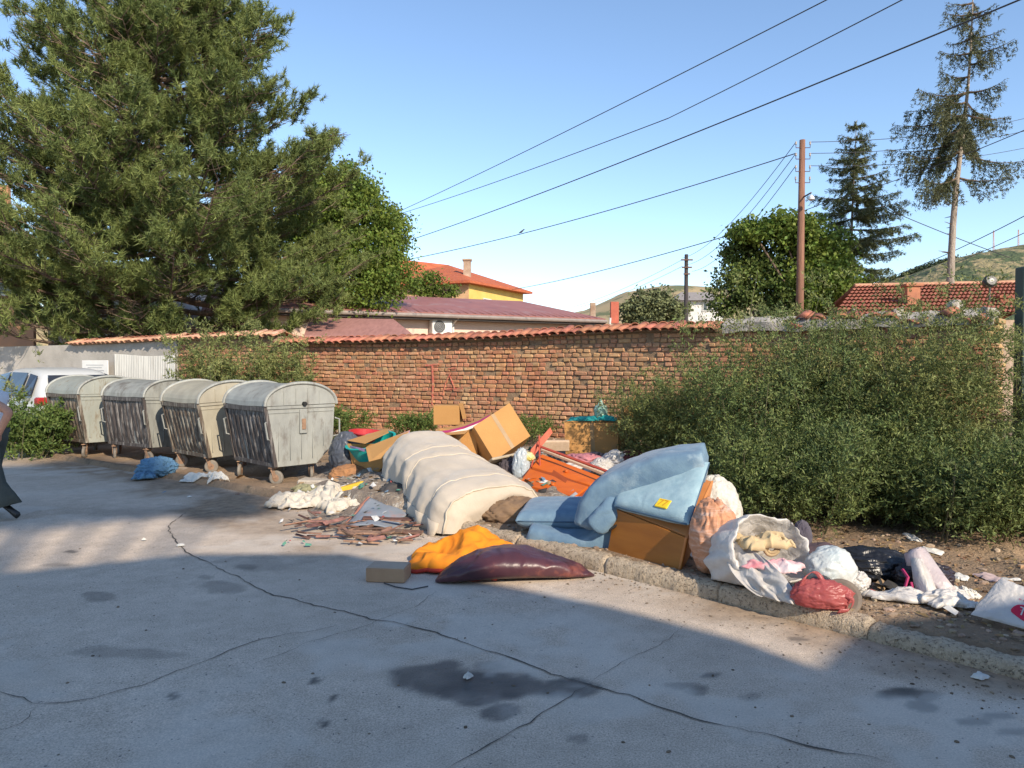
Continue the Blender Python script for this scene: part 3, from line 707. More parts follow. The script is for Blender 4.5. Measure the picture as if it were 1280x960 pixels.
# big black pine behind the wall
def pine():
    X0, Y0 = -10.2, 21.0; s = F_PX / Y0; h = 15.0
    root = T('pine_tree', 'huge dark green pine filling the upper left behind the wall', 'tree', (X0, Y0, 0))
    top = Vector((X0 + .6, Y0, h)); mb = MB()
    ax = lambda z: Vector((X0 + .25 * math.sin(z * .5) + .6 * z / h, Y0, z))
    mb.tube([ax(z) for z in np.linspace(0, h, 14)], [.25 - .225 * i_ / 13 for i_ in range(14)], 10); 
    # reach on the right-hand and left-hand side (metres from the trunk axis), by height
    def zpx(v): return CAM_H + (455 - v) / s
    rt = [(zpx(430), 5.5), (zpx(395), 6.4), (zpx(350), 7.3), (zpx(310), 6.9), (zpx(270), 6.3), (zpx(215), 5.4), (zpx(180), 4.5), (zpx(150), 4.9), (zpx(110), 4.5), (zpx(80), 3.3), (zpx(40), 2.7), (zpx(0), 2.5), (zpx(-60), 1.7), (zpx(-150), .3)]
    lt = [(zpx(430), 10), (zpx(350), 9.5), (zpx(270), 7.4), (zpx(200), 5.4), (zpx(110), 4.0), (zpx(60), 2.8), (zpx(10), 2.0), (zpx(-60), 1.1), (zpx(-150), .3)]
    RT = lambda z: np.interp(z, [p[0] for p in rt], [p[1] for p in rt]); LT = lambda z: np.interp(z, [p[0] for p in lt], [p[1] for p in lt])
    tips = []; tdir = []
    z = 2.4; lim = MB()
    while z < h - .2:
        nb = rnd.randint(5, 7); a0 = rnd.uniform(0, 6.28)
        for b in range(nb):
            a = a0 + b * 6.28 / nb + rnd.uniform(-.3, .3); ca_, sa_ = math.cos(a), math.sin(a)
            reach = (RT(z) if ca_ > 0 else LT(z)); reach = .90 * reach * (.72 + .28 * abs(ca_)) * (1 - .14 * z / h) * rnd.choice([.68, .85, .95, 1.0, 1.03])
            if z < 4.2 and sa_ < -.2: reach *= .8
            base = ax(z); rise = rnd.uniform(-.04, .12) + .20 * (z / h)
            def bp(t, reach=reach, base=base, rise=rise, ca_=ca_, sa_=sa_):
                return base + Vector((ca_ * reach * t, sa_ * reach * t, reach * (rise * t - .10 * math.sin(t * 3.0) + .16 * t * t * t)))
            nP = 6; lim.tube([bp(t) for t in np.linspace(0, .96, nP)], [max(.012, .075 * (1 - t) * min(1, reach / 3)) for t in np.linspace(0, 1, nP)], 5, False)
            ns = int(8 + reach * 5.0)
            for q in range(ns):
                t = .22 + .78 * (q + rnd.random()) / ns; p = bp(t); side = rnd.choice((-1, 1)); a2 = a + side * rnd.uniform(.4, 1.25)
                ln = (.35 + .9 * (1 - t * .75)) * min(1.15, .35 + reach / 5) * rnd.uniform(.6, 1.1)
                d = Vector((math.cos(a2), math.sin(a2), rnd.uniform(.05, .5))).normalized()
                lim.tube([p, p + d * ln * .5, p + d * ln + Vector((0, 0, ln * .12))], [.014, .010, .006], 3, False)
                nt_ = max(5, int(ln / .075)); pe_ = p + d * ln + Vector((0, 0, ln * .12))
                for r_ in range(nt_):
                    uu = 1.1 * (1 - rnd.random() ** 2 * .8); c = p + (pe_ - p) * uu + Vector((rnd.gauss(0, .12), rnd.gauss(0, .12), rnd.gauss(.05, .10)))
                    tips.append(c); td = (d * .55 + Vector((rnd.gauss(0, .25), rnd.gauss(0, .25), rnd.uniform(.3, .95)))).normalized(); tdir.append(td)
            tips.append(bp(1.0)); tdir.append((bp(1) - bp(.9)).normalized())
        z += rnd.uniform(.34, .5) * (.75 if z > 9 else 1)
    msk = [i_ for i_, t in enumerate(tips) if mnoise.noise(t * 1.15) + .8 * mnoise.noise(t * 2.5) > -.07]; C = np.array([list(tips[i_]) for i_ in msk]); D = np.array([list(tdir[i_]) for i_ in msk]); n = len(C)
    K = 38
    k = np.repeat(np.arange(n), K); t = rng.uniform(0, 1, n * K); b = C[k] + D[k] * (t * .22)[:, None]
    d = unit(D[k] * rng.uniform(.25, 1.0, n * K)[:, None] + rng.normal(0, .62, (n * K, 3)))
    V, Fc = tri_blades(b, d, rng.uniform(.11, .22, n * K), rng.uniform(.015, .028, n * K))
    obj('trunk', mb, bark_m, root, sm=True); obj('limbs', lim, bark_m, root, fix=False, kind='stuff')
    npobj('crown', V, Fc, pine_m, root)
    print('pine tufts', n, 'tris', len(Fc))
pine()

def spruce(label, u0, v0, u1, v1, Y0, wfn, m, zlow, trunk_r, trunk_m, droop=.35, den=1.0, seed=3, steps=.32, group='spruce trees beyond the wall', nl=(.5, .8), tuft=.05, sag=0.0, side=None):
    """wfn(height fraction 0..1 of the leafy part) -> reach in metres"""
    r_ = random.Random(seed); g = np.random.default_rng(seed)
    a_, b_ = P(u0, v0, Y0), P(u1, v1, Y0); a_ = a_ + (a_ - b_) * (a_.z / (b_.z - a_.z))
    root = T('spruce_tree', label, 'tree', (a_.x, a_.y, 0), group)
    ax = lambda z: a_ + (b_ - a_) * (z / b_.z) + Vector((.06 * math.sin(z * .8), 0, 0)); h = b_.z
    mb = MB(); mb.tube([ax(z) for z in np.linspace(0, h, 14)], [trunk_r * (1 - .93 * (i_ / 13) ** .8) for i_ in range(14)], 10); obj('trunk', mb, trunk_m, root, sm=True)
    lim = MB(); B_ = []; D_ = []; L_ = []
    z = zlow
    while z < h - .1:
        f = (z - zlow) / (h - zlow); nb = r_.randint(4, 6) if den < 2 else 7; a0 = r_.uniform(0, 6.28)
        for b in range(nb):
            if r_.random() > den: continue
            a = a0 + 6.28 * b / nb + r_.uniform(-.35, .35); ca_, sa_ = math.cos(a), math.sin(a)
            reach = wfn(f) * r_.uniform(.6, 1.08)
            if side: reach *= side(ca_, f)
            base = ax(z)
            def bp(t, reach=reach, base=base, ca_=ca_, sa_=sa_): return base + Vector((ca_ * reach * t, sa_ * reach * t, reach * (-droop * t + (droop * .55 + .08) * t * t + (.25 * f) * t)))
            lim.tube([bp(t) for t in np.linspace(0, 1, 6)], [max(.006, .035 * (1 - t)) for t in np.linspace(0, 1, 6)], 4, False)
            ns = max(6, int(reach * 16))
            for q in range(ns):
                t = .12 + .88 * (q + r_.random()) / ns; p = bp(t); sd_ = r_.choice((-1, 1)); a2 = a + sd_ * r_.uniform(.5, 1.2)
                ln = r_.uniform(*nl) * (.35 + .65 * (1 - t)) * min(1, reach / 1.6)
                d = Vector((math.cos(a2), math.sin(a2), r_.uniform(-.35, .1) - sag)).normalized()
                nt_ = max(2, int(ln / tuft)); 
                for w_ in range(nt_):
                    uu = (w_ + r_.random()) / nt_; B_.append(p + d * ln * uu + Vector((0, 0, -sag * .3 * uu * uu))); D_.append(d); L_.append(1)
        z += steps * r_.uniform(.75, 1.25)
    for q in range(14):                                              # dead snags on the bare stem
        z = r_.uniform(zlow * .45, zlow); a = r_.uniform(0, 6.28); p = ax(z); lim.tube([p, p + Vector((math.cos(a), math.sin(a), r_.uniform(-.2, .2))) * r_.uniform(.15, .4)], [.018, .006], 4, False)
    obj('limbs', lim, bark_m, root, fix=False, kind='stuff')
    C = np.array([list(x) for x in B_]); D = np.array([list(x) for x in D_]); n = len(C); K = 9
    k = np.repeat(np.arange(n), K); b = C[k] + g.normal(0, .025, (n * K, 3)); d = unit(D[k] * .7 + g.normal(0, .6, (n * K, 3)))
    V, Fc = tri_blades(b, d, g.uniform(.05, .12, n * K), g.uniform(.016, .03, n * K))
    npobj('crown', V, Fc, m, root); print('spruce', n * K)
spruce('smaller dark spruce with tiered level branches right of the wooden pole', 1066, 378, 1068, 150, 25, lambda f: .2 + 2.1 * (1 - f) ** .8 * (1 if f > .12 else .8), spruce_m, 4.5, .11, palebark_m, droop=.16, den=.92, seed=5, steps=.36, sag=.25)
spruce('tall thin spruce with drooping ragged branches and a long bare pale trunk', 1186, 380, 1217, -12, 21, lambda f: (1.95 - .3 * f if f < .3 else 1.75 * (1 - (f - .3) / .95) ** 1.15 + .22), drys_m, 6.9, .17, palebark_m, droop=.5, den=.52, seed=8, steps=.36, nl=(.4, .85), sag=.9)

def broadleaf(name, label, blobs, m, trunk, n_leaf=26000, size=.14, group=None, Y0=None, seed=4, cat='tree', clump=.35):
    """crown from many small clumps on the shells of a few irregular lobes; each blob: centre, radii"""
    g = np.random.default_rng(seed)
    bx = sum(b[0][0] for b in blobs) / len(blobs); by = sum(b[0][1] for b in blobs) / len(blobs)
    root = T(name, label, cat, trunk[0] if trunk else (bx, by, 0), group)
    vol = np.array([b[1][0] * b[1][1] * b[1][2] for b in blobs]) ** .67; cnt = (vol / vol.sum() * n_leaf / 45).astype(int) + 4
    C = []
    for (c, r), k in zip(blobs, cnt):
        d = g.normal(size=(k, 3)); d /= np.linalg.norm(d, axis=1, keepdims=True)
        rad = g.uniform(.3, 1.22, (k, 1)) ** .7; C.append(np.array(c) + d * rad * np.array(r))
    C = np.concatenate(C); k = np.repeat(np.arange(len(C)), 45)
    cs = g.uniform(.5, 1.3, len(C)) * clump
    q = C[k] + g.normal(0, .5, (len(k), 3)) * cs[k][:, None] * np.array([1, 1, .7])
    d = g.normal(size=q.shape); d[:, 2] -= .3; d /= np.linalg.norm(d, axis=1, keepdims=True)
    V, Fc = blades(q, d, size * g.uniform(.6, 1.3, len(q)), size * .62 * g.uniform(.6, 1.3, len(q)))
    npobj('crown', V, Fc, m, root)
    if trunk:
        mb = MB(); base = Vector(trunk[0]); mb.tube([base, base + Vector((.05, 0, trunk[1] * .5)), base + Vector((0, 0, trunk[1]))], [trunk[2], trunk[2] * .8, trunk[2] * .6], 10)
        fork = base + Vector((0, 0, trunk[1]))
        for (c, r) in blobs: mb.tube([fork - Vector((0, 0, .3)), (fork + Vector(c)) / 2 + Vector((0, 0, -.2)), Vector(c)], [trunk[2] * .55, trunk[2] * .3, .03], 6, False)
        for i_ in range(0, len(C), max(1, len(C) // 70)):
            c = Vector(C[i_].tolist()); bc = min(blobs, key=lambda b: (Vector(b[0]) - c).length)
            mb.tube([Vector(bc[0]), (Vector(bc[0]) + c) / 2 + Vector((0, 0, .1)), c], [.035, .02, .008], 4, False)
        obj('trunk', mb, bark_m, root, sm=True)
    return root
def B3(u, v, Y, r): return (tuple(P(u, v, Y)), r)
broadleaf('broadleaf_tree', 'bright green leafy tree behind the right side of the pine', [B3(410, 260, 27, (1.7, 1.5, 1.5)), B3(450, 300, 27, (1.5, 1.5, 1.6)), B3(440, 350, 26.5, (1.6, 1.3, 1.4)), B3(485, 290, 27.5, (.8, .9, .9)), B3(490, 345, 27, (.9, .9, .8)), B3(370, 330, 27, (1.9, 1.4, 2.4)), B3(385, 245, 27.5, (1.2, 1.2, 1.0)), B3(425, 240, 27.5, (1.2, 1.2, .8))], dec_m, ((-6.2, 27, 0), 3.5, .22), 64000, .135, seed=31, clump=.45)
broadleaf('broadleaf_tree', 'rounded dark green tree left of the wooden pole', [B3(932, 296, 24, (.5, .5, .38)), B3(916, 316, 24, (.38, .4, .3)), B3(950, 326, 24, (.7, .7, .6)), B3(925, 345, 24, (.7, .7, .5)), B3(912, 372, 24, (.6, .6, .5)), B3(980, 294, 24.2, (.45, .5, .38)), B3(985, 330, 24, (.7, .7, .7)), B3(965, 368, 24, (1.0, .9, .6)), B3(995, 362, 24, (.8, .8, .6))], decd_m, ((8.2, 24, 0), 2.6, .09), 17000, .13, seed=32, clump=.3)
broadleaf('broadleaf_tree', 'yellow green tree with sunlit tops coloured in, between wooden pole and smaller spruce', [B3(1000, 292, 23.4, (.8, .7, .6)), B3(1030, 325, 23.4, (.8, .8, .9)), B3(1045, 358, 23.3, (.8, .8, .7)), B3(1012, 355, 23.2, (.8, .7, .8)), B3(975, 282, 23.3, (.55, .6, .4)), B3(940, 288, 23.2, (.5, .5, .35))], dec_m, ((9.9, 23.4, 0), 2.6, .14), 20000, .14, seed=33)  # leftmost lobes: lit tops of the dark tree, put into lighter leaves
broadleaf('broadleaf_tree', 'small hazy green tree far off at the foot of the brown hill', [B3(815, 382, 60, (1.7, 1.6, 1.3)), B3(835, 390, 60, (1.4, 1.3, 1.0)), B3(795, 392, 60, (1.3, 1.3, .9))], mat('far_leaf', (.16, .17, .07), (.09, .11, .05), scale=1, rand=.3), ((11.6, 60, 0), 4.5, .2), 9000, .3, seed=34, clump=.6)
broadleaf('broadleaf_tree', 'small pale green saplings in front of the yellow house', [B3(540, 356, 34, (.5, .5, .6)), B3(525, 362, 34, (.6, .5, .5)), B3(556, 364, 34, (.6, .5, .3))], dec_m, ((-3.7, 34, 0), 4.6, .07), 2400, .14, seed=35, clump=.3)

# ------------------------------------------------------------------ houses beyond the wall
def quadwall(mb, a, b, z0, z1): return mb.add([(a.x, a.y, z0), (b.x, b.y, z0), (b.x, b.y, z1), (a.x, a.y, z1)], [(0, 1, 2, 3)])
yel_m = mat('yellow_render', (.72, .52, .16), (.60, .40, .10), scale=.6, rough=.9, dirt=(.44, .33, .20), dscale=.8, dlow=.58, dhigh=.7)
pch_m = mat('shaded_peach_render', (.62, .38, .20), (.46, .27, .15), scale=.8, rough=.9, dirt=(.62, .50, .34), dscale=1.2, dlow=.55, dhigh=.66)  # left wall of the yellow house: its shade put into the colour
redroof_m = mat('red_roof_tiles', (.55, .15, .06), (.40, .10, .045), scale=1.2, rough=.85, bump=1, bscale=9, stretch=(1, 3, 1), bdist=.05)
glass_m = mat('dark_glass', (.03, .035, .04), (.02, .02, .025), rough=.08, spec=.8)
frame_m = mat('white_frame', (.7, .68, .62))
def window(parent, c, wdt, hgt, yaw, m_fr=frame_m):
    M = rotz(yaw); mb = MB()
    for (dx, dz, sx, sz) in [(0, hgt / 2, wdt + .12, .07), (0, -hgt / 2, wdt + .16, .08), (-wdt / 2, 0, .07, hgt), (wdt / 2, 0, .07, hgt), (0, 0, .05, hgt)]: mb.box(Vector(c) + M @ Vector((dx, -.03 - .003 * (sz > sx), dz)), (sx, .07, sz), M)
    w_ = obj('window', mb, m_fr, parent); g_ = MB(); g_.box(Vector(c) + M @ Vector((0, -.01, 0)), (wdt, .03, hgt), M); obj('pane', g_, glass_m, w_)
hy = T('yellow_house', 'yellow two storey house, peach on its shaded side, with red tiled hip roof beyond the long low building', 'house', (-4, 52, 0))
c0, c1, c2 = P(500, 346, 50), P(586, 350, 48), P(654, 356, 55)
zE = c1.z - .1; back_ = c0 + (c2 - c1); mb = MB(); mb.cur = 1; quadwall(mb, Vector((c0.x - 2, c0.y, 0)), c1, 0, zE); mb.cur = 0; quadwall(mb, c1, c2, 0, zE); quadwall(mb, c2, back_, 0, zE); quadwall(mb, back_, Vector((c0.x - 2, c0.y, 0)), 0, zE)
obj('wall', mb, [yel_m, pch_m], hy)
mb = MB(); e0, e1, e2, e3 = [Vector((p.x, p.y, zE)) for p in (c0 + Vector((-2.6, -.4, 0)), c1 + Vector((.1, -.8, 0)), c2 + Vector((.7, -.1, 0)), back_ + Vector((-2, .8, 0)))]
r0 = P(508, 322, 53); r0.x -= 1.5; r1 = P(560, 331, 54)
r1b = P(592, 343, 54)
mb.add([e0, e1, e2, e3, r0, r1, e0 - Vector((0, 0, .15)), e1 - Vector((0, 0, .15)), e2 - Vector((0, 0, .15)), e3 - Vector((0, 0, .15))], [(0, 1, 5, 4), (1, 2, 5), (2, 3, 4, 5), (3, 0, 4), (0, 1, 7, 6), (1, 2, 8, 7), (2, 3, 9, 8), (3, 0, 6, 9), (6, 7, 8, 9)])
rf = obj('roof', mb, redroof_m, hy)
chim_m = mat('chimney_render', (.45, .34, .25), (.28, .18, .12), scale=2, rough=.9)
mb = MB(); c = P(584, 340, 50); mb.box((c.x, c.y, c.z + .1), (.5, .5, 1.3)); mb.box((c.x, c.y, c.z + .8), (.62, .62, .12)); obj('chimney', mb, chim_m, hy)
yw = math.atan2((c2 - c1).y, (c2 - c1).x)
for t in (.3, .68): q = c1 + (c2 - c1) * t; window(hy, (q.x, q.y, zE - 1.55), 1.0, 1.2, yw)
yw = math.atan2((c1 - c0).y, (c1 - c0).x)
for t in (.1, .62): q = c0 + (c1 - c0) * t; window(hy, (q.x, q.y, zE - 1.5), 1.0, 1.2, yw)

lb = T('low_building', 'long single storey pink building with maroon metal roof just over the wall', 'building', (-1.2, 28, 0))
pk_m = mat('pink_render', (.72, .53, .42), (.62, .45, .35), scale=1, rough=.9)
mar_m = mat('maroon_metal_roof', (.33, .135, .105), (.26, .10, .08), scale=1.5, rough=.5, metal=.0, dirt=(.33, .22, .20), dscale=1.2, dlow=.55, dhigh=.7)
gl, gr = P(400, 386, 25.2), P(757, 398, 31.0); zg = gl.z * .5 + gr.z * .5
gl.z = gr.z = zg
d_ = (gr - gl).normalized(); n_ = Vector((-d_.y, d_.x, 0)); gl = gl - d_ * 3
rl = gl + n_ * 4 + Vector((0, 0, .92)); rr_ = gr + n_ * 3.6 - d_ * 2.0 + Vector((0, 0, .92))
bl, br = gl + n_ * 8, gr + n_ * 7.2
i0 = n_ * .55
mb = MB(); quadwall(mb, gl + i0, gr + i0 - d_ * .4, 0, zg); quadwall(mb, gr + i0 - d_ * .4, br - d_ * .4, 0, zg); quadwall(mb, br - d_ * .4, bl, 0, zg); quadwall(mb, bl, gl + i0, 0, zg); obj('wall', mb, pk_m, lb)
mb = MB(); lw = Vector((0, 0, -.10)); mb.add([gl, gr, br, bl, rl, rr_, gl + lw, gr + lw, br + lw, bl + lw], [(0, 1, 5, 4), (1, 2, 5), (2, 3, 4, 5), (3, 0, 4), (0, 1, 7, 6), (1, 2, 8, 7), (6, 7, 8, 9), (2, 3, 9, 8), (3, 0, 6, 9)]); rf = obj('roof', mb, mar_m, lb)
mb = MB(); Lr = (gr - gl).length
for k in range(int(Lr / .33)):
    a = gl + d_ * (k * .33); t = min(1, (Lr - k * .33) / 2.4); b_ = a + (n_ * 4 + Vector((0, 0, .92))) * t + (d_ * 0)
    mb.tube([a + Vector((0, 0, .01)), b_ + Vector((0, 0, .01))], .016, 4, False)
obj('roof_seams', mb, mar_m, rf, kind='stuff')
mb = MB(); mb.tube([gl + lw * 1.2 - n_ * .07, gr + lw * 1.2 - n_ * .07], .075, 8); obj('gutter', mb, mat('brown_gutter', (.30, .25, .22), rough=.5), lb)
sf = MB(); sf.add([gl + lw * 1.6, gr + lw * 1.6, gr + i0 + lw * 1.6, gl + i0 + lw * 1.6, gl + lw * 2.6, gr + lw * 2.6, gr + i0 + lw * 2.6, gl + i0 + lw * 2.6], [(0, 1, 2, 3), (4, 5, 6, 7), (0, 1, 5, 4)]); obj('soffit', sf, mat('dark_soffit', (.07, .06, .055)), lb)
def on_front(u, v):
    d = ray(u, v); o_ = Vector((0, 0, CAM_H)); t = (gl + i0 - o_).dot(n_) / d.dot(n_); return o_ + d * t
pw_m = mat('white_metal', (.72, .70, .66), (.6, .58, .55), rough=.5)
a = on_front(565, 404); mb = MB(); mb.tube([Vector((a.x, a.y, zg - .2)) - n_ * .1, Vector((a.x, a.y, .3)) - n_ * .1], .045, 8); mb.tube([Vector((a.x, a.y, zg - .15)) - n_ * .6, Vector((a.x, a.y, zg - .35)) - n_ * .1], .045, 8); obj('drainpipe', mb, pw_m, lb)
a = on_front(754, 404); mb = MB(); mb.tube([Vector((a.x, a.y, zg + .05)) - n_ * .5, Vector((a.x, a.y, .3)) - n_ * .1], .05, 8); obj('drainpipe', mb, pw_m, lb)
ac = on_front(548, 409); acr = T('air_conditioner', 'white air conditioner outdoor unit on the pink building wall', 'air conditioner', (ac.x, ac.y, ac.z - .3))
Mf = rotz(math.atan2(d_.y, d_.x)); mb = MB(); mb.bevbox(ac - n_ * .22 + Vector((0, 0, -.02)), (.82, .32, .58), Mf, .03); obj('casing', mb, pw_m, acr)
mb = MB()
for rr0 in (.22, .16, .10, .04): mb.tube([ac - n_ * .395 + Mf @ Vector((-.12 + rr0 * math.cos(q), 0, rr0 * math.sin(q))) for q in np.linspace(0, 6.283, 25)], .010, 4, False)
obj('fan_grille', mb, mat('grille_grey', (.3, .3, .3)), acr)
mb = MB(); mb.lathe(ac - n_ * .385 + Mf @ Vector((-.12, 0, 0)), [(.21, 0), (.2, .008)], 24, Mf @ Matrix.Rotation(R(90), 3, 'X')); obj('fan', mb, mat('fan_dark', (.10, .10, .10)), acr)
# lower lean-to roof left of it
lt_ = T('lean_to', 'small lower lean-to with dusty red roof in front of the pink building', 'shed', tuple(G(470, 560)))
a, b_ = P(380, 420, 21), P(520, 422, 21.6); c, d2 = P(388, 398, 24), P(492, 400, 24)
mb = MB(); mb.add([a, b_, d2, c, a - Vector((0, 0, .1)), b_ - Vector((0, 0, .1))], [(0, 1, 2, 3), (0, 1, 5, 4)]); obj('roof', mb, mat('dusty_red_roof', (.40, .20, .17), (.29, .14, .12), scale=2, stretch=(6, 1, 1), rough=.8), lt_, solid=.06)
mb = MB(); quadwall(mb, a + Vector((.3, .3, 0)), b_ + Vector((-.3, .3, 0)), 0, a.z - .05); obj('wall', mb, pk_m, lt_, solid=.1)

# tiled house on the right
rh = T('red_roofed_house', 'low house with rust red tiled roof behind the bare spruce trunk', 'house', (13, 22, 0))
rt_m = mat('rust_red_tiles', (.33, .105, .065), (.22, .07, .045), scale=2.2, rough=.85, bump=1, bscale=14, bdist=.04, dirt=(.46, .20, .10), dscale=3, dlow=.55, dhigh=.7)
a, b_ = P(1040, 396, 17.5), P(1330, 392, 17.5); c, d2 = P(1068, 358, 21), P(1340, 352, 21)
mb = MB()
e_ = (b_ - a); upv = (c - a); n_r = 9; n_c = 52
def rp(s_, t_): 
    lo = a + (b_ - a) * s_; hi = c + (d2 - c) * s_; return lo + (hi - lo) * t_
for r_ in range(n_r):
    ring0 = []; ring1 = []
    for k in range(n_c * 4 + 1):
        s_ = k / (n_c * 4); wv = .035 * abs(math.sin(k * math.pi / 4)); ring0.append(rp(s_, r_ / n_r) + Vector((0, 0, .05 + wv))); ring1.append(rp(s_, (r_ + 1.1) / n_r) + Vector((0, 0, wv)))
    mb.rings([ring0, ring1], False, False)
rf = obj('roof', mb, rt_m, rh)
mb = MB(); bk = Vector((0, 3.4, -1.0)); mb.add([c, d2, d2 + bk, c + bk], [(0, 1, 2, 3)]); obj('rear_roof', mb, rt_m, rh, solid=.08)
mb = MB(); mb.tube([c, d2], .08, 8); obj('ridge', mb, mat('pale_ridge', (.50, .28, .17), (.4, .2, .12), scale=5), rh)
mb = MB(); zf = a.z - .06; quadwall(mb, a + Vector((.3, .3, 0)), b_ + Vector((-.3, .3, 0)), 0, zf); quadwall(mb, a + Vector((.3, .3, 0)), c + Vector((.3, 3, 0)), 0, zf); obj('wall', mb, chim_m, rh, solid=.1)
for (u, v, hh, ww, m_) in [(1138, 372, .55, .32, mat('orange_chimney', (.50, .20, .10), (.3, .12, .07), scale=3)), (1253, 384, .45, .28, rt_m)]:
    p = P(u, v, 18.6); mb = MB(); mb.box((p.x, p.y, p.z), (ww, ww, hh)); mb.box((p.x, p.y, p.z + hh / 2 + .03), (ww + .1, ww + .1, .06)); obj('chimney', mb, m_, rh)
fl = T('floodlight', 'dark round floodlight on a short arm over the rust red roof', 'lamp', tuple(P(1237, 372, 17)))
p = P(1237, 352, 17); mb = MB(); mb.tube([p + Vector((0, 0, -.45)), p + Vector((0, 0, -.1))], .02, 6); obj('arm', mb, glass_m, fl)
mb = MB(); mb.lathe(p, [(.05, -.14), (.12, -.1), (.15, .02), (.12, .08)], 16, Matrix.Rotation(R(70), 3, 'X')); obj('lamp_head', mb, mat('lamp_black', (.05, .05, .055), rough=.4), fl)
mb = MB(); mb.lathe(p + Vector((0, -.09, 0)), [(.07, -.02), (.05, .0)], 14, Matrix.Rotation(R(90), 3, 'X')); obj('lens', mb, frame_m, fl)

# white far house, red chimneys, left-hand buildings behind the pine
fh = T('far_white_house', 'small white house with grey roof far off beside the dark pole', 'house', tuple(G(870, 470)))
a, b_ = P(846, 396, 70), P(904, 396, 70); zt = P(870, 376, 70).z; mb = MB(); mb.box(((a.x + b_.x) / 2, 72, zt / 2), (b_.x - a.x, 4, zt)); obj('wall', mb, mat('far_white', (.68, .66, .62)), fh)
mb = MB(); cx_ = (a.x + b_.x) / 2; w2 = (b_.x - a.x) / 2 + .5; mb.add([(cx_ - w2, 69.4, zt + .004), (cx_ + w2, 69.4, zt + .004), (cx_ + w2, 74.6, zt + .004), (cx_ - w2, 74.6, zt + .004), (cx_ - w2 * .5, 72, zt + 1.0), (cx_ + w2 * .5, 72, zt + 1.0)], [(0, 1, 5, 4), (1, 2, 5), (2, 3, 4, 5), (3, 0, 4), (0, 1, 2, 3)]); obj('roof', mb, mat('far_grey_roof', (.30, .27, .25)), fh)
for u in (858, 884, 896): p = P(u, 384, 69.9); window(fh, (p.x, 69.97, p.z), .8, .7, 0)
ch = T('far_red_roofed_shed', 'narrow far building with brick red chimneys right of the maroon roof', 'building', tuple(P(768, 400, 40)))
mb = MB(); p = P(768, 392, 40); mb.box((p.x, p.y, p.z / 2 - .2), (2.2, 2, p.z - .8)); obj('wall', mb, chim_m, ch)
mb = MB(); mb.box((p.x, p.y, p.z + .05), (.42, .42, 1.15)); obj('chimney', mb, mat('brick_chimney', (.50, .13, .08), (.38, .10, .06), scale=3), ch)
mb = MB(); p2 = P(741, 383, 42); mb.box((p2.x, p2.y, p2.z - .3), (.3, .3, 1.0)); obj('chimney', mb, chim_m, ch)
gh = T('green_roofed_house', 'house with green metal roof glimpsed through the pine at the left edge', 'house', (-19, 27, 0))
a, b_ = P(-160, 292, 25), P(38, 284, 25); mb = MB(); c, d2 = P(-160, 250, 27), P(8, 256, 27)
mb.add([a, b_, d2, c], [(0, 1, 2, 3)]); obj('roof', mb, mat('green_metal', (.16, .36, .20), (.11, .26, .15), scale=2, rough=.5), gh, solid=.08)
mb = MB(); quadwall(mb, a + Vector((.3, .6, 0)), b_ + Vector((-.3, .6, 0)), 0, a.z); obj('wall', mb, mat('orange_render', (.55, .28, .15), (.4, .22, .14), scale=1), gh, solid=.15)
for u in (-90, -30, 15): p = P(u, 345, 25.5); window(gh, (p.x, 25.5, p.z), 1.1, 1.3, 0)
mb = MB(); a2, b2 = P(-160, 250, 28), P(12, 250, 28); quadwall(mb, a2, b2, a.z, P(0, 232, 28).z); obj('upper_wall', mb, mat('brick_orange', (.5, .25, .13)), gh, solid=.15)
wh = T('white_house', 'whitewashed house mostly hidden by the lower branches of the pine', 'house', (-12, 29, 0))
a, b_ = P(60, 420, 28), P(225, 420, 28); zt = P(100, 352, 28).z; mb = MB(); mb.box(((a.x + b_.x) / 2, 30, zt / 2), (b_.x - a.x, 4, zt)); obj('wall', mb, mat('whitewash', (.74, .72, .70), (.62, .6, .58)), wh)
mb = MB(); x0_, x1_ = a.x - .4, b_.x + .4; mb.add([(x0_, 27.6, zt + .004), (x1_, 27.6, zt + .004), (x1_, 32.4, zt + .004), (x0_, 32.4, zt + .004), (x0_, 30, zt + 1), (x1_, 30, zt + 1)], [(0, 1, 5, 4), (1, 2, 5), (2, 3, 4, 5), (3, 0, 4), (0, 1, 2, 3)]); obj('roof', mb, mat('grey_tin', (.35, .34, .33)), wh)
for u in (95, 150, 195): p = P(u, 395, 28); window(wh, (p.x, 27.99, p.z), .9, 1.1, 0)

# ------------------------------------------------------------------ hills
def hill(name, prof, Y0, Y1, m, base=-1):
    """prof: list of (u, v) crest; a rounded ridge with slopes to both sides"""
    us = np.linspace(prof[0][0], prof[-1][0], 160); vs = np.interp(us, [p[0] for p in prof], [p[1] for p in prof]); D = (Y0 + Y1) / 2
    V = []; nv = 26
    for j in range(nv):
        t = j / (nv - 1); Yj = Y0 + (Y1 - Y0) * t; k = math.sin(math.pi * t) ** .8
        for u, v in zip(us, vs):
            p = P(u, v, D); x = p.x; zc = p.z; n_ = float(fbm(x * .02, Yj * .02, 5)); V.append((x, Yj, base + (zc - base) * k + (n_ - .5) * zc * .18 * (1 - abs(2 * t - 1))))
    V = np.array(V); n = 160; i = (np.arange(nv - 1)[:, None] * n + np.arange(n - 1)[None, :]).ravel()
    return npobj(name, V, np.stack([i, i + 1, i + n + 1, i + n], 1), m, sm=True, kind='structure')
hillL_m = mat('dry_hill', (.42, .31, .17), (.27, .22, .12), scale=.05, rough=1, dirt=(.13, .14, .07), dscale=.09, dlow=.52, dhigh=.58)
hillR_m = mat('green_hill', (.36, .28, .15), (.20, .18, .09), scale=.05, rough=1, dirt=(.075, .10, .045), dscale=.06, dlow=.46, dhigh=.52, bump=1, bscale=.2, bdist=4)
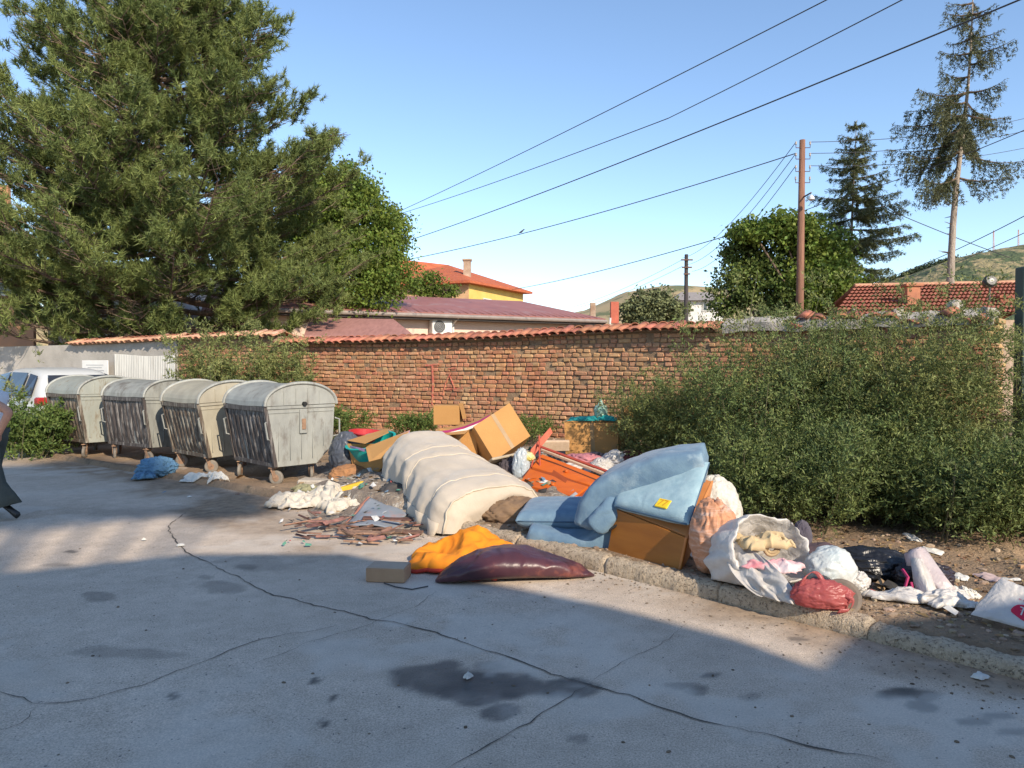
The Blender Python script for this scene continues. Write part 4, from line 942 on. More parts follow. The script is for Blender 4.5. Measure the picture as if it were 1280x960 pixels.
hill('hill', [(640, 405), (730, 388), (780, 366), (830, 359), (880, 362), (960, 372), (1100, 400)], 260, 420, hillL_m)
hill('hill', [(1000, 420), (1075, 370), (1110, 350), (1150, 334), (1190, 322), (1230, 315), (1290, 308), (1400, 300), (1700, 330), (2100, 400)], 380, 700, hillR_m)
hill('hill', [(-1500, 400), (-600, 385), (0, 395), (400, 402), (640, 415)], 700, 900, hillL_m)
wood = []
g = np.random.default_rng(77)
for k in range(420):
    u = g.uniform(1085, 1300); v = np.interp(u, [1085, 1110, 1150, 1190, 1230, 1290, 1310], [362, 350, 334, 322, 315, 308, 306]) 
    if u > 1195 and g.uniform() < .75: continue
    wood.append((P(u, v + abs(g.normal(0, 9)) + 1.0, 535), g.uniform(1.5, 3.2)))
q = np.concatenate([np.array(list(p))[None, :] + g.normal(0, .45, (60, 3)) * r_ for p, r_ in wood]); d = rdir(len(q))
V, Fc = blades(q, d, g.uniform(1.1, 2.2, len(q)), g.uniform(.8, 1.5, len(q)))
npobj('hillside_wood', V, Fc, mat('wood_leaf', (.075, .10, .05), (.05, .07, .035), scale=.05, rand=.3), kind='stuff', label='dark green wood covering the ridge of the right hill', cat='wood')
for u, v0, v1, lb_ in [(1242, 314, 288, 'thin red and white radio mast on the hill crest, left of two'), (1273, 309, 287, 'thin red and white radio mast on the hill crest, right of two')]:
    a, b_ = P(u, v0 + 4, 540), P(u, v1, 540); ms = T('radio_mast', lb_, 'mast', a, 'radio masts on the hill'); mb = MB()
    for dx, dy in ((-.5, -.5), (.5, -.5), (.5, .5), (-.5, .5)): mb.tube([a + Vector((dx, dy, 0)), b_ + Vector((dx * .3, dy * .3, 0))], .13, 4)
    for k in range(12):
        t = k / 12; z = a.z + (b_.z - a.z) * t; w_ = .5 - .35 * t; t2 = (k + 1) / 12; z2 = a.z + (b_.z - a.z) * t2
        for sg in (-1, 1): mb.tube([(a.x - w_ * sg, a.y - w_, z), (a.x + w_ * sg, a.y - w_, z2)], .07, 3)
    obj('lattice', mb, mat('mast_red', (.55, .25, .20), (.6, .5, .48), scale=.15), ms)

# haze-free evening air; poles and wires
wood_m = mat('pole_wood', (.27, .135, .085), (.15, .075, .05), scale=5, stretch=(4, 4, .3), rough=.9, bump=.6, bscale=12)
pl = T('utility_pole', 'tall reddish wooden utility pole in the middle of the right side', 'pole', (P(1001, 300, 20).x, 20, 0))
px = P(1003, 175, 20); mb = MB(); mb.tube([(px.x - .05, 20, 0), (px.x - .02, 20, px.z * .5), (px.x, 20, px.z)], [.115, .10, .075], 12); obj('shaft', mb, wood_m, pl, sm=True)
ins_m = mat('porcelain', (.5, .45, .4), rough=.3); iron_m = mat('rusty_iron', (.16, .09, .06), (.09, .05, .04), scale=12, rough=.9)
pole_pts = []
for k, z in enumerate([px.z - .12, px.z - .42, px.z - .75, px.z - 1.05]):
    for sg in (-1, 1):
        mb = MB(); e = Vector((px.x + sg * .19, 20 - .05, z)); mb.tube([(px.x, 19.95, z - .1), e + Vector((0, 0, -.1)), e], .012, 5); br_ = obj('bracket', mb, iron_m, pl)
        mb = MB(); mb.lathe(e, [(.015, -.02), (.03, .0), (.02, .03), (.028, .05), (.01, .07)], 10); obj('insulator', mb, ins_m, br_); pole_pts.append(e + Vector((0, 0, .05)))
mb = MB(); lp_ = P(1014, 248, 19.6); mb.tube([(px.x, 20, lp_.z + .1), lp_ + Vector((0, 0, .15))], .02, 6); bl_ = obj('lamp_arm', mb, iron_m, pl); mb = MB(); mb.lathe(lp_, [(.03, .09), (.08, .02), (.085, -.03), (.03, -.06)], 14); obj('lamp_shade', mb, mat('lamp_white', (.7, .7, .7), rough=.4), bl_)
p2 = P(858, 318, 45); pd = T('utility_pole', 'dark slender utility pole far off between low building and round tree', 'pole', (p2.x, 45, 0)); mb = MB(); mb.tube([(p2.x, 45, 0), tuple(p2)], [.16, .11], 10); obj('shaft', mb, mat('dark_pole', (.06, .05, .05)), pd)
for dz, w_ in ((.35, .7), (.8, .6), (1.2, .4)): mb = MB(); mb.box((p2.x, 44.85, p2.z - dz), (w_, .08, .08)); obj('crossarm', mb, iron_m, pd)
cable_m = mat('cable', (.055, .055, .06), rough=.6)
def wire(a, b, sag, r, label, group='overhead cables', n=24):
    r = r * .72
    a = Vector(a); b = Vector(b); mb = MB(); mb.tube([a + (b - a) * t - Vector((0, 0, 4 * sag * t * (1 - t))) for t in np.linspace(0, 1, n + 1)], r, 5)
    tag(obj('overhead_cable', mb, cable_m, org=a), label, 'cable', group)
def ext(u0, v0, u1, v1, k=1.25): return u0 + (u1 - u0) * k, v0 + (v1 - v0) * k
e1 = ext(1027, 0, 497, 263, 1.08); wire(P(*e1, 33), P(*ext(497, 263, 1027, 0, 1.35), 10), .12, .014, 'uppermost thin cable rising from behind the pine to the top edge')
wire(P(470, 276, 33), P(835, 148, 15.5), .1, .014, 'middle thin cable, left half, rising from behind the pine to the thick one')
wire(P(835, 148, 15.5), P(*ext(835, 148, 1125, 0, 1.5), 8.5), .02, .012, 'middle thin cable, right half, branching up off the thick one to the top edge')
wire(P(455, 318, 33), P(*ext(512, 290, 1256, 2, 1.25), 8.2), .22, .017, 'thick black cable crossing the whole sky to the upper right corner')
wire(P(480, 330, 34), pole_pts[2], .25, .020, 'lone cable with a bird on it, from the yellow house to the wooden pole')
wire(P(640, 362, 46), P(905, 296, 25), .15, .022, 'lower cable from the yellow house roof to behind the round tree'); 
wire(P(905, 296, 25), P(1040, 250, 22), .05, .016, 'short cable passing behind the wooden pole towards the spruces')
wire(P(1040, 250, 22), P(*ext(1040, 250, 1280, 160, 1.2), 15), .12, .014, 'cable from the smaller spruce rising to the right edge')
for k, (v1, z_) in enumerate([(160, 1), (176, 3), (198, 5)]):
    wire(pole_pts[z_], P(1320, v1 - 22, 26), .25, .012, ['highest of three thin cables leaving the pole for the tall spruce', 'middle of three thin cables leaving the pole for the tall spruce', 'lowest of three thin cables leaving the pole for the tall spruce'][k])
wire(P(1110, 262, 24), P(1262, 322, 24), .04, .018, 'cable slanting down across the bare trunk of the tall spruce')
wire(P(1085, 355, 40), P(1340, 238, 20), .25, .02, 'cable rising from behind the smaller spruce to the lower right sky, upper one')
wire(P(1120, 352, 44), P(1340, 262, 24), .25, .02, 'cable rising to the lower right sky, lower one just over the hill')
for k in range(3): wire(pole_pts[2 * k], Vector((p2.x - .3 + .3 * k, 44.8, p2.z - .35 - .4 * k + .1)), .6, .014, ['uppermost of three thin cables from wooden pole to far dark pole', 'middle of three thin cables from wooden pole to far dark pole', 'lowest of three thin cables from wooden pole to far dark pole'][k])
for k in range(2): wire(Vector((p2.x - .3, 44.8, p2.z - .35 - .4 * k)), P(715 + 8 * k, 384, 60), .25, .016, ['upper faint cable left of the far dark pole', 'lower faint cable left of the far dark pole'][k])
# bird on the cable
aW = P(480, 330, 34); bW = pole_pts[2]; tb = .31
for _ in range(30):
    q_ = aW + (bW - aW) * tb - Vector((0, 0, 4 * .25 * tb * (1 - tb))); tb += (652 - proj(q_)[0]) * .0008
bd = q_ + Vector((0, 0, .02)); mb = MB(); mb.rings([[bd + Vector((x, math.cos(a) * r_, z + math.sin(a) * r_)) for a in np.linspace(0, 5.5, 8)] for x, z, r_ in [(-.11, .0, .008), (-.055, .035, .03), (0, .06, .045), (.05, .10, .036), (.075, .135, .03), (.10, .135, .014), (.125, .13, .004)]], True, True)
tag(obj('bird', mb, mat('bird_dark', (.07, .07, .08)), sm=True, org=q_), 'small dark bird perched on the cable left of centre', 'bird')

# dark green gate panel past the wall end
gt = T('metal_gate', 'dark green metal gate post and slats at the right edge past the wall end', 'gate', (6.45, 9.2, 0)); gm = mat('dark_green_metal', (.035, .06, .05), (.025, .045, .04), rough=.5)
pg = P(1276, 334, 9.2); mb = MB(); mb.bevbox((pg.x + .06, 9.2, pg.z / 2), (.16, .16, pg.z), None, .01); obj('post', mb, gm, gt)
for k in range(11):
    mb = MB(); mb.bevbox((pg.x + 1.1, 9.22, .25 + k * .2), (2.0, .03, .15), None, .006); obj('slat', mb, gm if k % 3 else mat('grey_slat', (.25, .25, .23)), gt)

# ------------------------------------------------------------------ unseen buildings and tree added behind the camera, shaped by their shadows on the street
def az(p_, a_): return Vector((.848 * p_ - .53 * a_, .53 * p_ + .848 * a_, 0))   # p: across the sun's bearing, a: along its light
SH = 1 / math.tan(SUN_EL)
def block(name, label, shadow, front, m):
    """unseen flat-roofed building shaped from its shadow; 'shadow' is where its roof outline falls, 'front' the nearest a of its footprint"""
    h = (max(q[1] for q in shadow) - front) / SH; q = [az(p_, a_ - h * SH) for p_, a_ in shadow]; c_ = sum(q, Vector()) / len(q); n = len(q)
    r_ = T(name, label, 'building', c_); mb = MB()
    mb.add([v for v in q] + [v + Vector((0, 0, h - .12)) for v in q], [(i_, (i_ + 1) % n, n + (i_ + 1) % n, n + i_) for i_ in range(n)]); obj('wall', mb, m, r_)
    mb = MB(); mb.prism(q, (0, 0, h - .12), (0, 0, .12)); obj('roof', mb, redroof_m, r_)
    return r_
block('shade_building', 'unseen plain building added behind the viewpoint, shaped to shade the road', [(-3, 7.3), (1.0, 6.9), (2.15, 6.2), (2.75, 4.9), (3.2, 3.9), (3.47, 3.0), (3.53, 2.2), (3.53, -3), (-3, -3)], -3.6, plas_m)
block('shade_building', 'unseen lower building added beside the viewpoint, shaped to shade the soil at lower right', [(3.50, 2.5), (4.25, 2.75), (5.4, 2.35), (7.5, 2.0), (7.5, -3), (3.50, -3)], -5.0, pch_m)
def shade_tree(label, cx, sh, a0, m=decd_m, n=30000, seed=50, size=.16):
    bl_ = []
    for (p_, a_, rp, rz) in sh:
        q = az(p_, a0); bl_.append(((q.x, q.y, (a_ - a0) / SH), (rp, rp, rz)))
    b_ = az(cx, a0); broadleaf('shade_caster_tree', label, bl_, m, ((b_.x, b_.y, 0), min(b[0][2] for b in bl_) * .7, .16), n, size, group='unseen shade trees added behind the viewpoint', seed=seed, clump=.28)
shade_tree('unseen tall tree added behind the viewpoint, shaped to shade the road by the containers', -1.0, [(-2.8, 12.2, 1.3, 1.2), (-1.4, 11.9, 1.2, 1.1), (-.1, 11.3, 1.1, 1.0), (.7, 10.7, .8, .8), (1.2, 10.3, .55, .65), (1.6, 9.7, .4, .5), (1.7, 9.1, .25, .3), (.2, 12.6, .9, .8), (-2.2, 10.6, .8, .7), (-.9, 10.5, .7, .6), (.1, 10.1, .5, .4)], -13, n=80000, seed=51)
# ------------------------------------------------------------------ rubbish containers
galv_m = mat('galvanised', (.36, .365, .33), (.25, .255, .235), scale=2.5, rough=.6, metal=.05, stretch=(2, 2, .8), dirt=(.15, .13, .11), dscale=3.2, dlow=.52, dhigh=.72, bump=.15, bscale=30)
cream_m = mat('sun_bleached_zinc', (.44, .405, .31), (.32, .29, .225), scale=2.5, rough=.6, metal=.1, stretch=(2, 2, .8), dirt=(.36, .27, .17), dscale=2.6, dlow=.58, dhigh=.78)
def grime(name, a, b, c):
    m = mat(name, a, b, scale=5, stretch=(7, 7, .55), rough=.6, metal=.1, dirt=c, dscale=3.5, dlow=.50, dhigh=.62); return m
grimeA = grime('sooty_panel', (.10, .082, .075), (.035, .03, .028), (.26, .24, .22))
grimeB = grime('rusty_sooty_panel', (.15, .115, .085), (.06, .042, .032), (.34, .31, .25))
rubber_m = mat('grey_rubber', (.24, .21, .17), (.13, .11, .09), scale=9, rough=.8); rust_m = mat('rusty_steel', (.36, .22, .13), (.20, .12, .08), scale=8, rough=.85, bump=.5, bscale=40)
dark_m = mat('black_gap', (.02, .02, .02))
def container(label, cx, cy, yaw, roll=0.0, front=grimeA, side=galv_m, seed=1, sc=1.0, z0=0.0):
    r_ = random.Random(seed); root = T('rubbish_container', label, 'container', (cx, cy, z0), 'steel wheeled rubbish containers in a row')
    M0 = rotz(yaw) @ Matrix.Rotation(roll, 3, 'X')
    def W(x, y, z): return M0 @ Vector((x, y, z)) * sc + Vector((cx, cy, z0))
    Lh = .625; yt, yb = .52, .40
    prof = [(-yb + .03, .25), (-yt, 1.08), (yt, 1.08), (.50, .60), (.46, .46), (.24, .25)]
    def shell(lh): return [[W(x, y, z) for (y, z) in prof] for x in (-lh, lh)]
    mb = MB(); A, B = shell(Lh); k = len(prof); tap = .965
    A = [W(-Lh * (tap + (1 - tap) * (z - .25) / .83), y, z) for y, z in prof]; B = [W(Lh * (tap + (1 - tap) * (z - .25) / .83), y, z) for y, z in prof]
    mb.rings([A, B], True, True)
    body = obj('body', mb, side, root, bevel=.008)
    # front panel: vertical corrugations, dirty
    def fy(z): return -yt + (yt - (yb - .03)) * (1.08 - z) / .83
    mb = MB(); n = 84; rows = []
    for z in (.27, .45, .7, .93, 1.0, 1.05):
        row = []
        for i_ in range(n + 1):
            x = -Lh * .93 + 2 * Lh * .93 * i_ / n; t = (i_ / n * 9) % 1
            rib = .020 * float(sstep(.1, .3, t) * (1 - sstep(.6, .8, t))) if .3 < z < .98 else 0.0
            dent = .02 * mnoise.noise(Vector((x * 2.5, z * 2.5, seed * 3.1)))
            row.append(W(x, fy(z) - .008 - rib - dent, z))
        rows.append(row)
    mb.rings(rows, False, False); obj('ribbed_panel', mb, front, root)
    mb = MB()
    for x in (-Lh * .965, Lh * .965): mb.box((W(x, fy(.67) - .012, .67)), (.045 * sc, .05 * sc, .84 * sc), M0 @ Matrix.Rotation(math.atan2(yt - yb + .03, .83), 3, 'X'))
    mb.box(W(0, fy(1.03) - .012, 1.045), (2 * Lh, .05, .06), M0); mb.box(W(0, fy(.27) - .01, .275), (2 * Lh * .95, .04, .05), M0); obj('front_frame', mb, front, root)
    # grooved ends
    for sgn in (-1, 1):
        mb = MB()
        for j in range(5):
            y = -.34 + j * .17; zt = 1.0; zb = .34 if y < .2 else .5
            mb.box(W(sgn * (Lh + .001) * .985, y, (zt + zb) / 2), (.012, .008, zt - zb), M0 @ Matrix.Rotation(-sgn * .026, 3, 'Y'))
        mb.box(W(sgn * (Lh + .006), 0, 1.06), (.02, 2 * yt * .99, .035), M0); mb.box(W(sgn * (Lh + .001), 0, .99), (.012, 2 * yt * .95, .012), M0)
        ep = obj('end_ribs', mb, side, root, kind='stuff')
        mb = MB(); mb.bevbox(W(sgn * (Lh + .012), .02, .86), (.02, .115, .34), M0, .008); lp = obj('latch_plate', mb, side, root)
        mb = MB(); mb.bevbox(W(sgn * (Lh + .026), .02, .82), (.012, .06, .15), M0, .006); obj('latch', mb, rust_m, lp)
        mb = MB(); mb.tube([W(sgn * (Lh - .02), .03, 1.10), W(sgn * (Lh + .05), .03, 1.10)], .03, 12); obj('pivot', mb, dark_m, root)
        for y in (-.50, .50):
            mb = MB(); z1, z2 = .62, .88
            yy = fy(z2) if y < 0 else .53
            mb.tube([W(sgn * (Lh - .03), yy - .01 * (1 if y < 0 else -1), z2), W(sgn * (Lh + .01), yy - .06 * (1 if y < 0 else -1), z2 - .02), W(sgn * (Lh + .01), (fy(z1) if y < 0 else .52) - .07 * (1 if y < 0 else -1), z1 + .02), W(sgn * (Lh - .03), (fy(z1) if y < 0 else .5) - .01 * (1 if y < 0 else -1), z1)], .012, 6); obj('handle', mb, galv_m, root)
    # half-round lid with flat ends and proud rims
    def arc(k_, r1=1.0, dz=0.0): 
        a = math.pi * k_; yy = -math.cos(a) * (yt + .015) * r1; zz = 1.085 + (.30) * math.sin(a) ** .9 * r1 + dz; return yy, zz
    mb = MB(); rr = []
    for x in (-Lh - .005, -Lh * .5, 0, Lh * .5, Lh + .005):
        rr.append([W(x, *(lambda p: (p[0], p[1] - .012 * (1 - abs(x / Lh)) + .008 * mnoise.noise(Vector((x * 3, p[0] * 3, seed)))))(arc(j / 18))) for j in range(19)])
    mb.rings(rr, True, True); lid = obj('lid', mb, side, root, sm=False)
    for x in (-Lh - .01, Lh + .01):
        mb = MB(); mb.tube([W(x, *arc(j / 22, 1.015)) for j in range(23)], .022, 6); obj('lid_rim', mb, galv_m, lid)
    mb = MB()
    for j in range(4): y = -.27 + j * .18; zt = 1.08 + .24 * math.sqrt(max(0, 1 - (y / .5) ** 2)); mb.box(W(Lh + .008, y, (1.10 + zt) / 2), (.012, .008, zt - 1.10), M0)
    obj('lid_ribs', mb, side, lid, kind='stuff')
    # castors
    for (x, y) in ((-.50, -.36), (.50, -.36), (-.48, .22), (.48, .22)):
        sw = yaw + r_.uniform(-.9, .9); Ms = rotz(sw); c = W(x, y, 0); c.z = z0 + .10; off = Ms @ Vector((.04, 0, 0))
        mb = MB()
        for sg in (-1, 1): mb.box(c + Ms @ Vector((.015, sg * .032, .06)), (.05, .007, .13), Ms @ Matrix.Rotation(-.35, 3, 'Y'))
        mb.box(c + Ms @ Vector((0, 0, .135)), (.11, .09, .012), Ms); mb.tube([c + Vector((0, 0, .13)), c + Vector((0, 0, .17))], .03, 8)
        cs = obj('castor', mb, rust_m, root); mb = MB(); mb.lathe(c + off, [(.03, -.024), (.085, -.024), (.1, -.014), (.1, .014), (.085, .024), (.03, .024)], 20, Ms @ Matrix.Rotation(R(90), 3, 'X')); obj('wheel', mb, rubber_m, cs, sm=False)
        mb = MB(); mb.lathe(c + off, [(.05, -.027), (.02, -.03), (.02, .03), (.05, .027)], 12, Ms @ Matrix.Rotation(R(90), 3, 'X')); obj('hub', mb, rust_m, cs)
    return root
galv2_m = mat('worn_galvanised', (.33, .335, .30), (.20, .20, .185), scale=3.5, rough=.65, metal=.05, stretch=(2, 2, .8), dirt=(.13, .11, .09), dscale=2.4, dlow=.50, dhigh=.68)
galv3_m = mat('greenish_galvanised', (.37, .38, .33), (.26, .27, .235), scale=2, rough=.6, metal=.05, stretch=(2, 2, .8), dirt=(.20, .16, .11), dscale=4, dlow=.52, dhigh=.70)
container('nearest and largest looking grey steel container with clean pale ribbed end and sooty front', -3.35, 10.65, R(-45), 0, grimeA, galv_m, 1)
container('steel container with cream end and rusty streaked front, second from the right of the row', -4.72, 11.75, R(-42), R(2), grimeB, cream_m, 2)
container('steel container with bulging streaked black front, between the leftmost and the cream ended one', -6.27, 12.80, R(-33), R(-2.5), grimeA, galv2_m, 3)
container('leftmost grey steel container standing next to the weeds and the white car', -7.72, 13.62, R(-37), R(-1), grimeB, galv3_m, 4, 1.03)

# ------------------------------------------------------------------ car
car_m = mat('white_car_paint', (.55, .56, .55), (.50, .51, .50), scale=1, rough=.25, spec=.6, dirt=(.45, .42, .37), dscale=2, dlow=.6, dhigh=.85)
def car():
    o = Vector((-9.0, 14.05, 0)); f = Vector((-.80, .60, 0)); l = Vector((-.60, -.80, 0)); c0_ = o - l * .86
    root = T('parked_car', 'white hatchback parked behind the weeds at the left edge', 'car', c0_ + f * 2)
    def W(x, y, z): return c0_ + f * x + l * y + Vector((0, 0, z))
    st = [(0.0, .40, .80, .82, .74, .72), (.04, .28, .98, 1.0, .82, .74), (.16, .24, 1.02, 1.12, .85, .70), (.42, .24, 1.02, 1.50, .87, .62), (.9, .22, 1.0, 1.57, .88, .64), (1.9, .22, .97, 1.58, .88, .65), (2.5, .22, .95, 1.50, .88, .63), (3.15, .22, .93, 1.02, .87, .68), (3.7, .24, .84, .88, .84, .66), (4.0, .30, .68, .72, .74, .6), (4.08, .42, .58, .6, .6, .5)]
    def ring(q):
        x, zb, zm, zt, wb, wr = q; h = [(wb * .9, zb), (wb, zb + .15), (wb * 1.02, (zb + zm) / 2), (wb * .98, zm), (wr + (wb - wr) * .08, zt - .07 if zt > zm + .15 else zt - .01), (wr * .85, zt), (wr * .4, zt + .012)]
        return [W(x, y, z) for y, z in h] + [W(x, -y, z) for y, z in h[::-1]]
    mb = MB(); mb.rings([ring(q) for q in st], True, True); obj('body', mb, car_m, root, sm=True, subd=1)
    def side(x, t):
        i_ = max(k for k in range(len(st) - 1) if st[k][0] <= x); a, b = st[i_], st[i_ + 1]; u = (x - a[0]) / (b[0] - a[0]); q = [a[k] + (b[k] - a[k]) * u for k in range(6)]
        y0, z0_ = q[4] * .985, q[2] + .03; y1, z1 = q[5] + .045, q[3] - .10; return y0 + (y1 - y0) * t + .012, z0_ + (z1 - z0_) * t
    for (xa, xb, xta, xtb, nm) in [(.35, .72, .50, .78, 'quarter_window'), (.86, 1.66, .90, 1.62, 'side_window'), (1.76, 2.85, 1.72, 2.42, 'side_window')]:
        for sg in (1, -1):
            mb = MB(); q = []
            for x, t in [(xa, 0), (xb, 0), (xtb, 1), (xta, 1)]: y, z = side(x, t); q.append(W(x, sg * y, z))
            n_ = (q[1] - q[0]).cross(q[3] - q[0]).normalized() * .02; mb.add(q + [p - n_ for p in q], [(0, 1, 2, 3), (7, 6, 5, 4), (0, 4, 5, 1), (1, 5, 6, 2), (2, 6, 7, 3), (3, 7, 4, 0)]); obj(nm, mb, glass_m, root)
    mb = MB(); q = [W(.10, .66, 1.06), W(.10, -.66, 1.06), W(.375, -.56, 1.43), W(.375, .56, 1.43)]; q = [p - f * .035 for p in q]; n_ = f * .03; mb.add(q + [p + n_ for p in q], [(0, 1, 2, 3), (7, 6, 5, 4), (0, 4, 5, 1), (1, 5, 6, 2), (2, 6, 7, 3), (3, 7, 4, 0)]); obj('rear_window', mb, glass_m, root)
    red_m = mat('tail_red', (.42, .03, .03), rough=.2)
    for sg in (-1, 1): mb = MB(); mb.bevbox(W(.10, sg * .77, .93), (.20, .22, .16), Matrix(((f.x, l.x, 0), (f.y, l.y, 0), (0, 0, 1))), .03); obj('tail_light', mb, red_m, root)
    Mc = Matrix(((f.x, l.x, 0), (f.y, l.y, 0), (0, 0, 1)))
    mb = MB(); mb.bevbox(W(-.02, 0, .45), (.12, 1.5, .2), Mc, .04); obj('rear_bumper', mb, car_m, root); mb = MB(); mb.box(W(-.02, 0, .72), (.02, .5, .11), Mc); obj('number_plate', mb, frame_m, root)
    for sg in (-1, 1):
        for x in (.72, 3.22):
            c = W(x, sg * .83, .31); Mw = Mc @ Matrix.Rotation(R(90), 3, 'X'); mb = MB(); mb.lathe(c, [(.19, -.09), (.29, -.10), (.31, -.06), (.31, .06), (.29, .10), (.19, .09)], 28, Mw); w_ = obj('wheel', mb, mat('tyre', (.03, .03, .03), rough=.9) if 'tyre' not in bpy.data.materials else bpy.data.materials['tyre'], root)
            mb = MB(); mb.lathe(c, [(.195, -.085), (.17, -.06), (.04, -.095), (.04, .095), (.17, .06), (.195, .085)], 20, Mw); obj('rim', mb, galv_m, w_)
        mb = MB(); mb.bevbox(W(2.75, sg * .98, 1.03), (.10, .18, .13), Mc, .03); obj('mirror', mb, car_m, root)
        mb = MB(); 
        for x in (.84, 1.72, 2.62): mb.box(W(x, sg * .893, .62), (.008, .008, .62), Mc)
        obj('door_seams', mb, glass_m, root, kind='stuff')
car()

# ------------------------------------------------------------------ passer-by at the left edge
def skinned(name, pts, edges, m, parent, sub=2, label=None):
    base = root_world(parent); me = bpy.data.meshes.new(name)
    me.from_pydata([tuple(Vector(p[0]) - base) for p in pts], edges, []); o = bpy.data.objects.new(name, me); COL.objects.link(o); o.parent = parent
    me.materials.append(m); md = o.modifiers.new('skin', 'SKIN'); md.use_smooth_shade = True
    if not me.skin_vertices: pass
    for sv, p in zip(me.skin_vertices[0].data, pts):
        r_ = p[1]; sv.radius = (r_, r_) if not isinstance(r_, tuple) else r_
    me.skin_vertices[0].data[0].use_root = True
    s_ = o.modifiers.new('sub', 'SUBSURF'); s_.levels = s_.render_levels = sub
    if label: o['label'] = label
    return o
def person():
    bx, by = -5.55, 7.85; root = T('person', 'person in white top and wide dark green trousers walking out of the left edge', 'person', (bx, by, 0))
    def W(x, y, z): return Vector((bx + x, by + y, z))          # walking towards -x, left side is -y
    skin_m = mat('skin', (.50, .26, .17), (.44, .22, .14), scale=8, rough=.6, sss=.1); shirt_m = mat('white_top', (.66, .67, .70), (.55, .56, .6), scale=5, rough=.9, bump=.4, bscale=12)
    tr_m = mat('dark_green_trousers', (.075, .085, .075), (.05, .058, .052), scale=4, rough=.95, bump=.6, bscale=10); hair_m = mat('dark_hair', (.035, .022, .015), (.02, .014, .01), scale=20, stretch=(1, 1, .2), rough=.6); blk = mat('black_leather', (.02, .02, .02), rough=.4)
    P_ = [(W(0, 0, .90), .135), (W(.0, 0, 1.05), (.125, .12)), (W(-.015, 0, 1.22), .145), (W(-.04, 0, 1.32), .12), (W(-.08, 0, 1.40), .052), (W(-.115, 0, 1.45), .05), (W(-.16, 0, 1.51), (.088, .08)), (W(-.165, 0, 1.57), (.09, .078)), (W(-.16, 0, 1.63), .055),
          (W(-.02, -.17, 1.33), .062), (W(.37, -.24, 1.16), .048), (W(.30, -.26, 1.0), .036), (W(.27, -.265, .92), .028),
          (W(-.02, .17, 1.33), .062), (W(-.10, .21, 1.10), .044), (W(-.22, .20, .96), .032), (W(-.27, .20, .91), .028),
          (W(0, -.09, .86), .10), (W(.04, -.1, .48), .066), (W(.14, -.10, .16), .042), (W(0, .09, .86), .10), (W(-.12, .1, .48), .066), (W(-.16, .10, .09), .044)]
    E = [(0, 1), (1, 2), (2, 3), (3, 4), (4, 5), (5, 6), (6, 7), (7, 8), (3, 9), (9, 10), (10, 11), (11, 12), (3, 13), (13, 14), (14, 15), (15, 16), (0, 17), (17, 18), (18, 19), (0, 20), (20, 21), (21, 22)]
    body = skinned('body', P_, E, skin_m, root)
    for s_, wr, dr in ((-1, W(.27, -.265, .92), Vector((-.35, .02, -1)).normalized()), (1, W(-.27, .20, .91), Vector((-.6, 0, -.8)).normalized())):
        sd_ = Vector((1, 0, -.2)).normalized(); pts = [(wr, .026), (wr + dr * .05, (.036, .022))]; ed_ = [(0, 1)]
        for k, (o_, ln) in enumerate(((-.027, .070), (-.009, .082), (.009, .078), (.026, .062))):
            b_ = wr + dr * .075 + sd_ * o_; i_ = len(pts); pts += [(b_, .010), (b_ + dr * ln * .5 + Vector((-.006, 0, 0)), .009), (b_ + dr * ln + Vector((-.022, .006, 0)), .0075)]; ed_ += [(1, i_), (i_, i_ + 1), (i_ + 1, i_ + 2)]
        i_ = len(pts); b_ = wr + dr * .03 - sd_ * .035; pts += [(b_, .012), (b_ + dr * .035 - sd_ * .015, .010), (b_ + dr * .06 - sd_ * .012, .008)]; ed_ += [(0, i_), (i_, i_ + 1), (i_ + 1, i_ + 2)]
        skinned('hand', pts, ed_, skin_m, root, 1)
    mb = MB(); mb.lathe(W(-.24, 0, 1.545), [(.004, -.03), (.016, -.018), (.012, .0), (.006, .022)], 8); obj('nose', mb, skin_m, body, sm=True)
    for sg in (-1, 1):
        mb = MB(); mb.lathe(W(-.232, sg * .032, 1.57), [(.003, -.01), (.011, -.004), (.011, .004), (.003, .01)], 10); obj('eye', mb, frame_m, body, sm=True)
        mb = MB(); mb.lathe(W(-.155, sg * .082, 1.555), [(.004, -.03), (.016, -.01), (.018, .015), (.006, .03)], 8); obj('ear', mb, skin_m, body, sm=True)
    mb = MB(); mb.tube([W(-.238, -.024, 1.515), W(-.247, 0, 1.513), W(-.238, .024, 1.515)], .006, 6); obj('mouth', mb, mat('lips', (.42, .14, .12)), body)
    skinned('hair', [(W(-.13, 0, 1.625), (.095, .088)), (W(-.09, 0, 1.57), (.085, .092)), (W(-.075, 0, 1.50), (.06, .07)), (W(-.06, 0, 1.44), .04)], [(0, 1), (1, 2), (2, 3)], hair_m, root)
    skinned('top', [(W(0, 0, .90), (.165, .16)), (W(0, 0, 1.06), .148), (W(-.015, 0, 1.22), .165), (W(-.02, 0, 1.32), .135), (W(-.022, 0, 1.375), .075), (W(-.02, -.175, 1.325), .082), (W(.19, -.215, 1.24), .078), (W(-.02, .175, 1.325), .082), (W(-.065, .20, 1.20), .074)], [(0, 1), (1, 2), (2, 3), (3, 4), (3, 5), (5, 6), (3, 7), (7, 8)], shirt_m, root)
    def leg(y, pts):
        mb = MB(); rr = []
        for (x, z, rx, ry) in pts: rr.append([W(x + math.cos(a) * rx * (1 + .10 * math.sin(a * 5 + z * 9)), y + math.sin(a) * ry * (1 + .10 * math.sin(a * 4 + z * 5)), z + (.05 * math.cos(a) if z < .3 else 0)) for a in np.linspace(0, 2 * math.pi, 29)[:-1]])
        mb.rings(rr, True, False); return mb
